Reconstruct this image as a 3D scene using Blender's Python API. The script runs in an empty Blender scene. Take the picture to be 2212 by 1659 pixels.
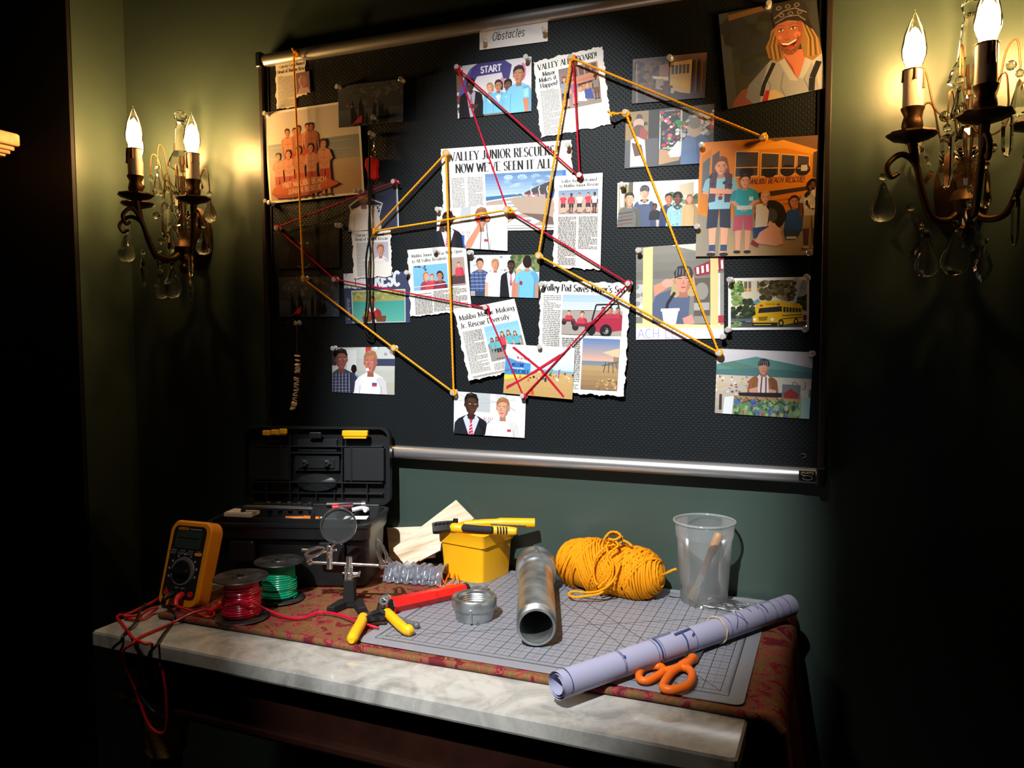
import bpy, math, random
from mathutils import Vector, Matrix
random.seed(7)
SC = bpy.context.scene
COL = SC.collection
PI = math.pi
# ---------------------------------------------------------------- camera
FPX = 1698.99
RT = Vector((0.92861932, 0.37100373, -0.00473199))
UP = Vector((-0.01831392, 0.0585701, 0.9981153))
FW = Vector((-0.37058165, 0.92678249, -0.06118386))
CAM = Vector((0, 0, 1.292))
cd = bpy.data.cameras.new('camera')
cd.sensor_width = 36.0
cd.lens = FPX / 2212 * 36.0
cd.clip_start = 0.05
cam = bpy.data.objects.new('camera', cd)
COL.objects.link(cam)
cam.matrix_world = Matrix(((RT.x, UP.x, -FW.x, 0), (RT.y, UP.y, -FW.y, 0), (RT.z, UP.z, -FW.z, CAM.z), (0, 0, 0, 1)))
SC.camera = cam
# ---------------------------------------------------------------- view, world, lights
SC.view_settings.view_transform = 'Standard'
SC.view_settings.look = 'None'
SC.view_settings.gamma = 1.0
SC.view_settings.use_curve_mapping = False
SC.view_settings.exposure = 0.0
w = bpy.data.worlds.new('room_air')
SC.world = w
w.use_nodes = True
w.node_tree.nodes['Background'].inputs[0].default_value = (0.9, 0.8, 0.75, 1)
w.node_tree.nodes['Background'].inputs[1].default_value = 0.003
BULB_STRENGTH = 240.0


def add_spot(name, loc, aim, energy, color, half_deg, blend, size, squash=1.0):
    ld = bpy.data.lights.new(name, 'SPOT')
    ld.energy = energy
    ld.color = color
    ld.spot_size = math.radians(2 * half_deg)
    ld.spot_blend = blend
    ld.shadow_soft_size = size
    o = bpy.data.objects.new(name, ld)
    COL.objects.link(o)
    o.location = loc
    o.scale = (squash, 1, 1)
    o.rotation_euler = (Vector(aim) - Vector(loc)).to_track_quat('-Z', 'Y').to_euler()
    return o


add_spot('ceiling_spotlight', (-0.36, -0.54, 2.74), (-0.545, 1.45, 1.10), 490, (0.96, 0.985, 1.0), 18.3, 0.58, 0.012, 0.655)
add_spot('ceiling_downlight', (-0.85, 0.35, 2.74), (-0.70, 1.0, 0.78), 42, (1.0, 0.86, 0.70), 26, 1.0, 0.08)

# ---------------------------------------------------------------- pixels of the photograph to places
def ray(px, py):
    return FW + RT * ((px - 1106) / FPX) - UP * ((py - 829.5) / FPX)


def on_y(px, py, y):
    d = ray(px, py)
    return CAM + d * (y / d.y)


def on_z(px, py, z=0.80):
    d = ray(px, py)
    return CAM + d * ((z - CAM.z) / d.z)


WALL = 1.524
BF = 1.499      # face of the black board
TOP = 0.80      # upper side of the cutting mat


# ---------------------------------------------------------------- colours and materials
def lin(h):
    r = []
    for s in (16, 8, 0):
        c = ((h >> s) & 255) / 255
        r.append(c / 12.92 if c <= 0.04045 else ((c + 0.055) / 1.055) ** 2.4)
    return (r[0], r[1], r[2], 1.0)


def setin(n, **k):
    for a, v in k.items():
        n.inputs[a.replace('_', ' ')].default_value = v


def newmat(name):
    m = bpy.data.materials.new(name)
    m.use_nodes = True
    nt = m.node_tree
    return m, nt, nt.nodes['Principled BSDF']


def mat(name, col, rough=0.5, metal=0.0, spec=0.5, bump=None, var=None, **kw):
    m, nt, b = newmat(name)
    c = lin(col) if isinstance(col, int) else col
    setin(b, Base_Color=c, Roughness=rough, Metallic=metal, Specular_IOR_Level=spec)
    for k, v in kw.items():
        b.inputs[k.replace('_', ' ')].default_value = v
    if var or bump:
        tc = nt.nodes.new('ShaderNodeTexCoord')
    if var:                      # (scale, second colour, amount)
        n = nt.nodes.new('ShaderNodeTexNoise')
        setin(n, Scale=var[0], Detail=6.0)
        nt.links.new(tc.outputs['Object'], n.inputs['Vector'])
        mx = nt.nodes.new('ShaderNodeMix')
        mx.data_type = 'RGBA'
        mx.inputs[6].default_value = c
        mx.inputs[7].default_value = lin(var[1]) if isinstance(var[1], int) else var[1]
        mr = nt.nodes.new('ShaderNodeMapRange')
        setin(mr, From_Min=0.4, From_Max=0.65, To_Min=0.0, To_Max=var[2])
        nt.links.new(n.outputs['Fac'], mr.inputs['Value'])
        nt.links.new(mr.outputs[0], mx.inputs[0])
        nt.links.new(mx.outputs[2], b.inputs['Base Color'])
    if bump:                     # (scale, strength, distance)
        n = nt.nodes.new('ShaderNodeTexNoise')
        setin(n, Scale=bump[0], Detail=4.0)
        nt.links.new(tc.outputs['Object'], n.inputs['Vector'])
        bp_ = nt.nodes.new('ShaderNodeBump')
        setin(bp_, Strength=bump[1], Distance=bump[2])
        nt.links.new(n.outputs['Fac'], bp_.inputs['Height'])
        nt.links.new(bp_.outputs[0], b.inputs['Normal'])
    return m


def clearmat(name, tint, gloss, rough=0.05, body=None, amount=0.0):
    """thin clear glass or plastic: see-through, a sheen at grazing angles, some milky body"""
    m = bpy.data.materials.new(name)
    m.use_nodes = True
    nt = m.node_tree
    nt.nodes.remove(nt.nodes['Principled BSDF'])
    out = nt.nodes['Material Output']
    tr = nt.nodes.new('ShaderNodeBsdfTransparent')
    tr.inputs[0].default_value = tint
    gl = nt.nodes.new('ShaderNodeBsdfGlossy')
    gl.inputs['Roughness'].default_value = rough
    lw = nt.nodes.new('ShaderNodeLayerWeight')
    lw.inputs[0].default_value = gloss
    mx = nt.nodes.new('ShaderNodeMixShader')
    nt.links.new(lw.outputs['Fresnel'], mx.inputs[0])
    nt.links.new(tr.outputs[0], mx.inputs[1])
    nt.links.new(gl.outputs[0], mx.inputs[2])
    last = mx
    if body:
        df = nt.nodes.new('ShaderNodeBsdfDiffuse')
        df.inputs[0].default_value = body
        tl = nt.nodes.new('ShaderNodeBsdfTranslucent')
        tl.inputs[0].default_value = body
        ad = nt.nodes.new('ShaderNodeMixShader')
        ad.inputs[0].default_value = 0.5
        nt.links.new(df.outputs[0], ad.inputs[1])
        nt.links.new(tl.outputs[0], ad.inputs[2])
        m2 = nt.nodes.new('ShaderNodeMixShader')
        m2.inputs[0].default_value = amount
        nt.links.new(mx.outputs[0], m2.inputs[1])
        nt.links.new(ad.outputs[0], m2.inputs[2])
        last = m2
    nt.links.new(last.outputs[0], out.inputs[0])
    return m


def colmat(name, rough, spec, bump=None):
    """colour comes with the mesh, face by face (prints, dials, mats)"""
    m, nt, b = newmat(name)
    a = nt.nodes.new('ShaderNodeAttribute')
    a.attribute_name = 'Col'
    nt.links.new(a.outputs['Color'], b.inputs['Base Color'])
    setin(b, Roughness=rough, Specular_IOR_Level=spec)
    return m


# ---------------------------------------------------------------- mesh builder
class MB:
    def __init__(s):
        s.v, s.f, s.c, s.sm = [], [], [], []

    def add(s, vs, fs, col=0xffffff, smooth=False, M=None):
        o = len(s.v)
        for p in vs:
            p = Vector(p)
            s.v.append(M @ p if M else p)
        for f in fs:
            s.f.append([i + o for i in f])
            s.c.append(col)
            s.sm.append(smooth)

    def box(s, c, size, col=0xffffff, M=None, taper=1.0, bev=0.0):
        x, y, z = size[0] / 2, size[1] / 2, size[2] / 2
        if bev > 0:
            b = min(bev, x * .9, y * .9)
            ring = []
            for (cx, cy, a0) in ((x - b, y - b, 0), (-x + b, y - b, 90), (-x + b, -y + b, 180), (x - b, -y + b, 270)):
                for k in range(4):
                    a = math.radians(a0 + 30 * k)
                    ring.append((cx + b * math.cos(a), cy + b * math.sin(a)))
            s.prism(ring, c[2] - z, c[2] + z, col, M, (c[0], c[1]), taper, min(b * .5, z * .5))
            return
        vs = [(c[0] + sx * x * (taper if sz > 0 else 1), c[1] + sy * y * (taper if sz > 0 else 1), c[2] + sz * z) for sz in (-1, 1) for sy in (-1, 1) for sx in (-1, 1)]
        s.add(vs, [(0, 2, 3, 1), (4, 5, 7, 6), (0, 1, 5, 4), (2, 6, 7, 3), (0, 4, 6, 2), (1, 3, 7, 5)], col, False, M)

    def prism(s, ring, z0, z1, col=0xffffff, M=None, off=(0, 0), taper=1.0, ch=0.0):
        n = len(ring)
        lv = [(z0, 1.0)] if ch <= 0 else [(z0, -ch), (z0 + ch, 0), (z1 - ch, 0), (z1, -ch)]
        if ch <= 0:
            lv = [(z0, 0), (z1, 0)]
        vs = []
        for z, d in lv:
            k = 1 + (taper - 1) * (z - z0) / (z1 - z0)
            for (x, y) in ring:
                r = math.hypot(x, y) or 1
                kk = k * (r + d) / r
                vs.append((off[0] + x * kk, off[1] + y * kk, z))
        fs = [tuple(reversed(range(n))), tuple(range((len(lv) - 1) * n, len(lv) * n))]
        for l in range(len(lv) - 1):
            for i in range(n):
                j = (i + 1) % n
                fs.append((l * n + i, l * n + j, l * n + n + j, l * n + n + i))
        s.add(vs, fs, col, False, M)

    def lathe(s, prof, n=32, c=(0, 0, 0), col=0xffffff, M=None, smooth=True, lobes=None, close=True):
        """prof: (radius, height) pairs"""
        vs, fs = [], []
        for (r, z) in prof:
            for i in range(n):
                a = 2 * PI * i / n
                rr = r * (1 + lobes[0] * math.cos(lobes[1] * a)) if lobes else r
                vs.append((c[0] + rr * math.cos(a), c[1] + rr * math.sin(a), c[2] + z))
        m = len(prof)
        for k in range(m - 1):
            for i in range(n):
                j = (i + 1) % n
                fs.append((k * n + i, k * n + j, k * n + n + j, k * n + n + i))
        if close:
            if prof[0][0] > 1e-6:
                fs.append(tuple(reversed(range(n))))
            if prof[-1][0] > 1e-6:
                fs.append(tuple(range((m - 1) * n, m * n)))
        s.add(vs, fs, col, smooth, M)

    def cyl(s, p, q, r, r2=None, n=16, col=0xffffff, M=None):
        p, q = Vector(p), Vector(q)
        d = q - p
        R = d.to_track_quat('Z', 'Y').to_matrix().to_4x4()
        T = Matrix.Translation(p) @ R
        if M:
            T = M @ T
        s.lathe([(r, 0), (r if r2 is None else r2, d.length)], n, (0, 0, 0), col, T)

    def ball(s, c, r, n=16, m=8, col=0xffffff, M=None, flat=False):
        r = (r, r, r) if not isinstance(r, (tuple, list)) else r
        vs, fs = [], []
        for k in range(m + 1):
            t = PI * k / m
            for i in range(n):
                a = 2 * PI * i / n
                vs.append((c[0] + r[0] * math.sin(t) * math.cos(a), c[1] + r[1] * math.sin(t) * math.sin(a), c[2] + r[2] * math.cos(t)))
        for k in range(m):
            for i in range(n):
                j = (i + 1) % n
                fs.append((k * n + i, k * n + n + i, k * n + n + j, k * n + j))
        s.add(vs, fs, col, not flat, M)

    def tube(s, pts, r, n=8, col=0xffffff, M=None, lobes=None, closed=False):
        """sweep along pts; lobes = (count, depth, twist per metre) makes twisted yarn"""
        pts = [Vector(p) for p in pts]
        N = len(pts)
        up = None
        vs, fs = [], []
        dist = 0.0
        for i, p in enumerate(pts):
            if closed:
                t = pts[(i + 1) % N] - pts[i - 1]
            else:
                t = pts[min(i + 1, N - 1)] - pts[max(i - 1, 0)]
            t = t.normalized() if t.length > 1e-9 else Vector((0, 0, 1))
            if up is None:
                up = Vector((0, 0, 1)) if abs(t.z) < .9 else Vector((1, 0, 0))
            up = (up - t * up.dot(t)).normalized()
            sd = t.cross(up)
            if i:
                dist += (p - pts[i - 1]).length
            rr = r[i] if isinstance(r, (list, tuple)) else r
            for k in range(n):
                a = 2 * PI * k / n
                q = rr
                if lobes:
                    q = rr * (1 - lobes[1] * (0.5 - 0.5 * math.cos(lobes[0] * a + dist * lobes[2])))
                vs.append(p + up * (q * math.cos(a)) + sd * (q * math.sin(a)))
        for i in range(N if closed else N - 1):
            i2 = (i + 1) % N
            for k in range(n):
                j = (k + 1) % n
                fs.append((i * n + k, i * n + j, i2 * n + j, i2 * n + k))
        if not closed:
            fs.append(tuple(reversed(range(n))))
            fs.append(tuple(range((N - 1) * n, N * n)))
        s.add(vs, fs, col, True, M)

    def torus(s, c, R, r, n=32, m=10, M=None, col=0xffffff):
        s.tube([(c[0] + R * math.cos(2 * PI * i / n), c[1] + R * math.sin(2 * PI * i / n), c[2]) for i in range(n)], r, m, col, M, None, True)

    def grid(s, fn, nu, nv, col=0xffffff, smooth=True, M=None):
        vs = [fn(i / nu, j / nv) for j in range(nv + 1) for i in range(nu + 1)]
        fs = [(j * (nu + 1) + i, j * (nu + 1) + i + 1, (j + 1) * (nu + 1) + i + 1, (j + 1) * (nu + 1) + i) for j in range(nv) for i in range(nu)]
        s.add(vs, fs, col, smooth, M)

    def obj(s, name, material, parent=None, origin=None):
        me = bpy.data.meshes.new(name)
        o0 = Vector(origin) if origin else Vector((0, 0, 0))
        me.from_pydata([tuple(p - o0) for p in s.v], [], s.f)
        a = me.attributes.new('Col', 'FLOAT_COLOR', 'FACE')
        cache = {}
        flat = []
        for c in s.c:
            if c not in cache:
                cache[c] = lin(c)
            flat.extend(cache[c])
        a.data.foreach_set('color', flat)
        me.polygons.foreach_set('use_smooth', s.sm)
        if any(s.sm):
            me.set_sharp_from_angle(angle=math.radians(42))
        me.materials.append(material)
        me.update()
        o = bpy.data.objects.new(name, me)
        COL.objects.link(o)
        o.location = o0
        if parent:
            o.parent = parent
        return o


def tag(o, label, cat, group=None):
    o['label'] = label
    o['category'] = cat
    if group:
        o['group'] = group
    return o


def thing(name, label, cat, loc=(0, 0, 0), rz=0.0, group=None):
    o = bpy.data.objects.new(name, None)
    o.empty_display_size = 0.02
    COL.objects.link(o)
    o.location = loc
    o.rotation_euler = (0, 0, rz)
    return tag(o, label, cat, group)


def structure(o):
    o['kind'] = 'structure'
    return o


def smooth_path(pts, n=8, closed=False):
    """Catmull-Rom through pts"""
    P = [Vector(p) for p in pts]
    out = []
    L = len(P)
    for i in range(L if closed else L - 1):
        if closed:
            a, b, c, d = P[i - 1], P[i], P[(i + 1) % L], P[(i + 2) % L]
        else:
            a, b, c, d = P[max(i - 1, 0)], P[i], P[i + 1], P[min(i + 2, L - 1)]
        for k in range(n):
            t = k / n
            out.append(0.5 * ((2 * b) + (c - a) * t + (2 * a - 5 * b + 4 * c - d) * t * t + (3 * b - a - 3 * c + d) * t ** 3))
    if not closed:
        out.append(P[-1])
    return out


def straight(pts, step):
    P = [Vector(p) for p in pts]
    out = []
    for a, b in zip(P, P[1:]):
        n = max(1, int((b - a).length / step))
        out += [a + (b - a) * (k / n) for k in range(n)]
    return out + [P[-1]]
# ================================================================ SETTING
M_wall = mat('green_wall_paint', (0.043, 0.066, 0.054, 1), 0.38, 0, 0.5, bump=(90, 0.10, 0.002))
M_dark = mat('dark_painted_panelling', (0.012, 0.011, 0.010, 1), 0.6, 0, 0.2)
M_floor = mat('dark_floor', (0.02, 0.014, 0.010, 1), 0.5, 0, 0.3, bump=(30, .2, .002))


def slab(name, lo, hi, m):
    b = MB()
    b.box(((lo[0] + hi[0]) / 2, (lo[1] + hi[1]) / 2, (lo[2] + hi[2]) / 2), (hi[0] - lo[0], hi[1] - lo[1], hi[2] - lo[2]))
    o = b.obj(name, m)
    return structure(o)


RX = -1.657      # face of the return beside the left sconce
slab('floor', (-2.6, -1.6, -0.1), (1.6, WALL + .1, 0.0), M_floor)
slab('ceiling', (-2.6, -1.6, 2.85), (1.6, WALL + .1, 2.95), M_dark)
slab('wall_back', (RX, WALL, 0), (1.6, WALL + .1, 2.85), M_wall)
slab('wall_left', (RX - .1, 1.372, 0), (RX, WALL + .1, 2.85), M_wall)
slab('wall_chimney', (-2.6, 1.362, 0), (RX - .002, 1.372, 2.85), M_dark)

# fireplace mantel at the far left
M_mantel = mat('carved_pale_wood', 0xC8A27C, 0.55, 0, .3, bump=(60, .3, .004), var=(35, 0x9A7350, .8))
t = thing('fireplace_mantel', 'pale carved wooden mantel shelf end jutting in at the far left edge', 'mantel', (-1.86, 1.10, 0))
b = MB()
b.box((0.03, 0.0, 1.7345), (.282, .32, .027), bev=.006)
b.obj('shelf', M_mantel, t)
b = MB()
for k, (dx, z, h) in enumerate(((.158, 1.7165, .009), (.152, 1.708, .008), (.145, 1.7012, .0055))):
    b.box((dx - .14, 0.0, z), (.28, .31 - .012 * k, h), bev=.003)
b.obj('moulding', M_mantel, t)
b = MB()
b.box((.003, -.02, 1.679), (.26, .31, .039))
b.obj('frieze', M_mantel, t)
b = MB()
b.box((-.06, -.04, .83), (.14, .26, 1.66))
b.obj('pilaster', M_dark, t)

# ================================================================ BOARD
M_rub = None
m, nt, bs = newmat('black_studded_rubber')
setin(bs, Base_Color=(0.0085, 0.0108, 0.0122, 1), Roughness=0.48, Specular_IOR_Level=0.17)
tc = nt.nodes.new('ShaderNodeTexCoord')
mp = nt.nodes.new('ShaderNodeMapping')
mp.inputs['Rotation'].default_value = (0, math.radians(45), 0)
mp.inputs['Scale'].default_value = (150, 0.0, 150)
vo = nt.nodes.new('ShaderNodeTexVoronoi')
setin(vo, Scale=1.0, Randomness=0.08)
mr = nt.nodes.new('ShaderNodeMapRange')
mr.interpolation_type = 'SMOOTHSTEP'
setin(mr, From_Min=0.05, From_Max=0.32, To_Min=1.0, To_Max=0.0)
bu = nt.nodes.new('ShaderNodeBump')
setin(bu, Strength=0.55, Distance=0.0010)
nt.links.new(tc.outputs['Object'], mp.inputs['Vector'])
nt.links.new(mp.outputs[0], vo.inputs['Vector'])
nt.links.new(vo.outputs['Distance'], mr.inputs['Value'])
nt.links.new(mr.outputs[0], bu.inputs['Height'])
nt.links.new(bu.outputs[0], bs.inputs['Normal'])
M_rub = m
M_alu = mat('brushed_aluminium', 0xC9C8C8, 0.33, 0.85, .5, bump=(200, .05, .001))
M_blk = mat('black_plastic', 0x121315, 0.38, 0, .5, bump=(150, .08, .001))
M_frame = mat('dark_board_edge', 0x2A2420, 0.35, 0.0, .6)

board = thing('bulletin_board', 'large black studded bulletin board with silver rails hung on the green wall', 'board', (-0.608, BF, 1.025))
bl, br = -1.217 + .608, 0.001 + .608


def bpart(name, mb, m):
    return mb.obj(name, m, board)


b = MB()
b.box((0, .008, .455), (br - bl - .02, .016, .90))
bpart('pinning_panel', b, M_rub)
for sx in (bl, br):
    b = MB()
    s = 1 if sx < 0 else -1
    b.box((sx + s * .006, .004, .455), (.011, .026, .905), bev=.002)
    bpart('side_frame', b, M_frame)
    b = MB()
    b.box((sx + s * .0175, -.0005, .455), (.012, .003, .90))
    bpart('gasket_strip', b, M_blk)


def rail(z0, name):
    b = MB()
    prof = [(.016, z0), (-.002, z0)]
    for k in range(11):
        a = PI * k / 10
        prof.append((-.002 - .0125 * math.sin(a), z0 + .0140 - .0140 * math.cos(a)))
    prof += [(.016, z0 + .028)]
    n = len(prof)
    vs = [(x, p[0], p[1]) for x in (bl + .014, br - .014) for p in prof]
    b.add(vs, [(i, (i + 1) % n, n + (i + 1) % n, n + i) for i in range(n)] + [tuple(range(n)), tuple(range(2 * n - 1, n - 1, -1))], 0xffffff, True)
    o = bpart(name, b, M_alu)
    for sx in (bl + .006, br - .006):
        b = MB()
        b.box((sx, .0005, z0 + .014), (.0155, .034, .033), bev=.004)
        bpart('end_cap', b, M_blk)
    return o


rail(0.882, 'top_rail')
rail(0.0, 'bottom_rail')
# ================================================================ LETTERING (drawn stroke by stroke)
GL = {}
for ln in '''A|70|0,0 35,100 70,0|14,38 56,38
B|60|8,0 8,100|8,100 32,100 @32,75,22,25,90,-90 8,50|8,50 36,50 @34,25,26,25,90,-90 8,0
C|66|@36,50,32,50,50,310
D|70|8,0 8,100|8,100 30,100 @30,50,36,50,90,-90 8,0
E|58|8,0 8,100|8,100 54,100|8,52 44,52|8,0 56,0
F|55|8,0 8,100|8,100 54,100|8,52 44,52
G|72|@36,50,32,50,50,350 68,45 44,45
H|72|8,0 8,100|64,0 64,100|8,50 64,50
I|24|12,0 12,100
J|46|32,100 32,25 @18,22,14,22,0,-160
K|68|8,0 8,100|60,100 8,42|24,58 64,0
L|56|8,100 8,0|8,0 54,0
M|86|8,0 8,100 43,12 78,100 78,0
N|74|8,0 8,100 66,0 66,100
O|74|@37,50,33,50,0,360
P|58|8,0 8,100 32,100 @32,74,22,26,90,-90 8,48
Q|74|@37,50,33,50,0,360|44,24 74,-10
R|64|8,0 8,100 32,100 @32,75,22,25,90,-90 8,50|30,50 60,0
S|54|@27,75,21,25,30,270 @27,25,23,25,90,-160
T|62|0,100 62,100|31,100 31,0
U|70|8,100 8,32 @35,32,27,32,180,360 62,100
V|70|0,100 35,0 70,100
W|100|0,100 25,0 50,90 75,0 100,100
Y|66|0,100 33,48 66,100|33,48 33,0
X|60|0,0 60,100|0,100 60,0
a|50|@23,32,19,32,0,360|42,64 42,0
b|52|6,100 6,0|@27,32,20,32,0,360
c|46|@26,33,21,33,50,310
d|52|44,100 44,0|@24,32,20,32,0,360
e|48|6,36 45,36 @25,33,20,33,5,310
f|34|34,92 @24,82,10,18,60,180 14,0|2,62 30,62
g|50|@23,34,19,30,0,360|42,64 42,-8 @24,-8,18,20,0,-160
h|52|6,100 6,0|6,40 @26,40,20,26,180,0 46,0
i|20|10,64 10,0|10,86 10,93
k|50|6,100 6,0|42,64 6,28|18,38 46,0
l|20|10,100 10,0
m|80|6,64 6,0|6,42 @23,44,17,22,180,0 40,0|40,42 @57,44,17,22,180,0 74,0
n|52|6,64 6,0|6,40 @26,42,20,24,180,0 46,0
o|50|@25,33,21,33,0,360
p|52|6,64 6,-28|@27,33,20,32,0,360
r|36|6,64 6,0|6,42 @24,46,16,20,170,50
s|42|@21,49,16,17,30,270 @21,16,17,16,90,-160
t|32|14,88 14,14 @24,14,10,14,180,290|2,64 28,64
u|52|6,64 6,22 @25,22,19,22,180,360 44,64|44,40 44,0
v|50|2,64 25,0 48,64
w|72|2,64 19,0 36,60 53,0 70,64
y|50|2,64 25,2|48,64 20,-28 6,-26
1|40|8,82 22,100 22,0
4|56|44,0 44,100 4,32 54,32
6|54|@27,30,21,30,0,360|6,30 @34,44,28,56,190,80
7|52|4,100 50,100 20,0
8|52|@26,74,18,26,0,360|@26,25,22,25,0,360
9|54|@27,70,21,30,0,360|48,70 @20,56,28,56,10,-80
!|20|10,100 10,30|10,6 10,0
?|46|@23,76,19,24,170,-50 23,44 23,28|23,6 23,0
'|16|10,100 6,80
.|16|8,6 8,0
-|36|4,38 32,38'''.split('\n'):
    f = ln.split('|')
    st = []
    for sdef in f[2:]:
        pts = []
        for tk in sdef.split():
            if tk[0] == '@':
                cx, cy, rx, ry, a0, a1 = map(float, tk[1:].split(','))
                n = max(4, int(abs(a1 - a0) / 24))
                for k in range(n + 1):
                    a = math.radians(a0 + (a1 - a0) * k / n)
                    pts.append((cx + rx * math.cos(a), cy + ry * math.sin(a)))
            else:
                pts.append(tuple(map(float, tk.split(','))))
        st.append((pts, sdef))
    GL[f[0]] = (float(f[1]), st)


def text_width(s, gap):
    return sum((GL[c][0] if c in GL else 34) + gap for c in s) - gap


def text_quads(s, h, width=None, pen=11, serif=False, gap=12, slant=0.0, wob=0.0):
    """strips of the lettering, each a list of (left, right) edge points; baseline starts at 0,0, x right, y up; h = capital height"""
    k = h / 100
    kx = k if width is None else width / text_width(s, gap)
    out = []
    x = 0.0
    rnd = random.Random(len(s) * 31 + 5)

    def pw(a, b):
        if not serif:
            return pen * k / 2
        dx, dy = (b[0] - a[0]), (b[1] - a[1])
        q = abs(dy) / (math.hypot(dx, dy) or 1e-9)
        if dy * dx > 0 and q < .97:
            q *= .45
        return k * (4.2 + (pen - 4.2) * q ** 1.5) / 2 * 1.15

    def strip(P, ends):
        n = len(P)
        cl = n > 3 and math.hypot(P[0][0] - P[-1][0], P[0][1] - P[-1][1]) < k * .5
        T = [pw(a, b) for a, b in zip(P, P[1:])]
        rows = []
        for i in range(n):
            a = P[i - 1] if i else (P[-2] if cl else None)
            c = P[i + 1] if i < n - 1 else (P[1] if cl else None)
            vx = vy = 0.0
            for p, q in ((a, P[i]), (P[i], c)):
                if p and q:
                    L = math.hypot(q[0] - p[0], q[1] - p[1]) or 1e-9
                    vx += (q[0] - p[0]) / L
                    vy += (q[1] - p[1]) / L
            L = math.hypot(vx, vy) or 1e-9
            vx, vy = vx / L, vy / L
            t0 = T[i - 1] if i else (T[-1] if cl else T[0])
            t1 = T[i] if i < n - 1 else (T[0] if cl else T[-1])
            t = (t0 + t1) / 2
            px, py = P[i]
            if ends and not cl and i in (0, n - 1):
                e = t * (.5 if i else -.5)
                px, py = px + vx * e, py + vy * e
            rows.append(((px - vy * t, py + vx * t), (px + vy * t, py - vx * t)))
        out.append(rows)

    for ch in s:
        if ch not in GL:
            x += 34 + gap
            continue
        wd, st = GL[ch]
        jy = rnd.uniform(-wob, wob)
        for pts, sdef in st:
            P = [((x + p[0]) * kx + slant * p[1] * k, (p[1] + jy) * k) for p in pts]
            cur = [P[0]]
            for i in range(1, len(P)):
                cur.append(P[i])
                if i < len(P) - 1:
                    a, b, c = P[i - 1], P[i], P[i + 1]
                    v1, v2 = math.atan2(b[1] - a[1], b[0] - a[0]), math.atan2(c[1] - b[1], c[0] - b[0])
                    if abs((v2 - v1 + PI) % (2 * PI) - PI) > .9:
                        strip(cur, not serif)
                        cur = [P[i]]
            strip(cur, not serif)
            if serif and len(pts) > 1:
                for e, q in ((0, 1), (-1, -2)):
                    p, p2 = pts[e], pts[q]
                    if p[1] in (0, 100, 64, -28) and abs(p[1] - p2[1]) > abs(p[0] - p2[0]) * .9 and not (ch in 'J' and p[1] == 0):
                        hw = (13 if ch not in 'mnhukripl' else 10) * kx
                        yy = (p[1] + (2 if p[1] <= 0 else -2)) * k
                        cx = (x + p[0]) * kx
                        t = 2.9 * k
                        out.append([((cx - hw, yy + t), (cx - hw, yy - t)), ((cx + hw, yy + t), (cx + hw, yy - t))])
                if ch in 'ELTFCGS' and sdef.startswith(('0,100 62', '8,100 5', '8,0 5')):
                    p = pts[-1]
                    d = -1 if p[1] > 50 else 1
                    cx, t = (x + p[0]) * kx, 2.6 * k
                    out.append([((cx - t, p[1] * k), (cx + t, p[1] * k)), ((cx - t * .4, (p[1] + d * 24) * k), (cx + t * .4, (p[1] + d * 24) * k))])
        x += wd + gap
    return out


def put_text(mb, strips, place, col):
    """place(x, y, i) gives the point in space; every strip lies a hair above the one before"""
    for i, rows in enumerate(strips):
        vs = []
        for l, r in rows:
            vs += [place(l[0], l[1], i), place(r[0], r[1], i)]
        mb.add(vs, [(2 * q, 2 * q + 1, 2 * q + 3, 2 * q + 2) for q in range(len(rows) - 1)], col)
# ================================================================ PRINTS: pictures and clippings
M_photo = colmat('glossy_photo_paper', 0.32, 0.45)
M_news = colmat('newsprint_paper', 0.85, 0.15)
M_card = colmat('white_card', 0.7, 0.2)


def shade(c, k):
    r = [min(255, max(0, int(((c >> s) & 255) * k))) for s in (16, 8, 0)]
    return (r[0] << 16) | (r[1] << 8) | r[2]


def mixc(a, b, t):
    r = [int(((a >> s) & 255) * (1 - t) + ((b >> s) & 255) * t) for s in (16, 8, 0)]
    return (r[0] << 16) | (r[1] << 8) | r[2]


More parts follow.
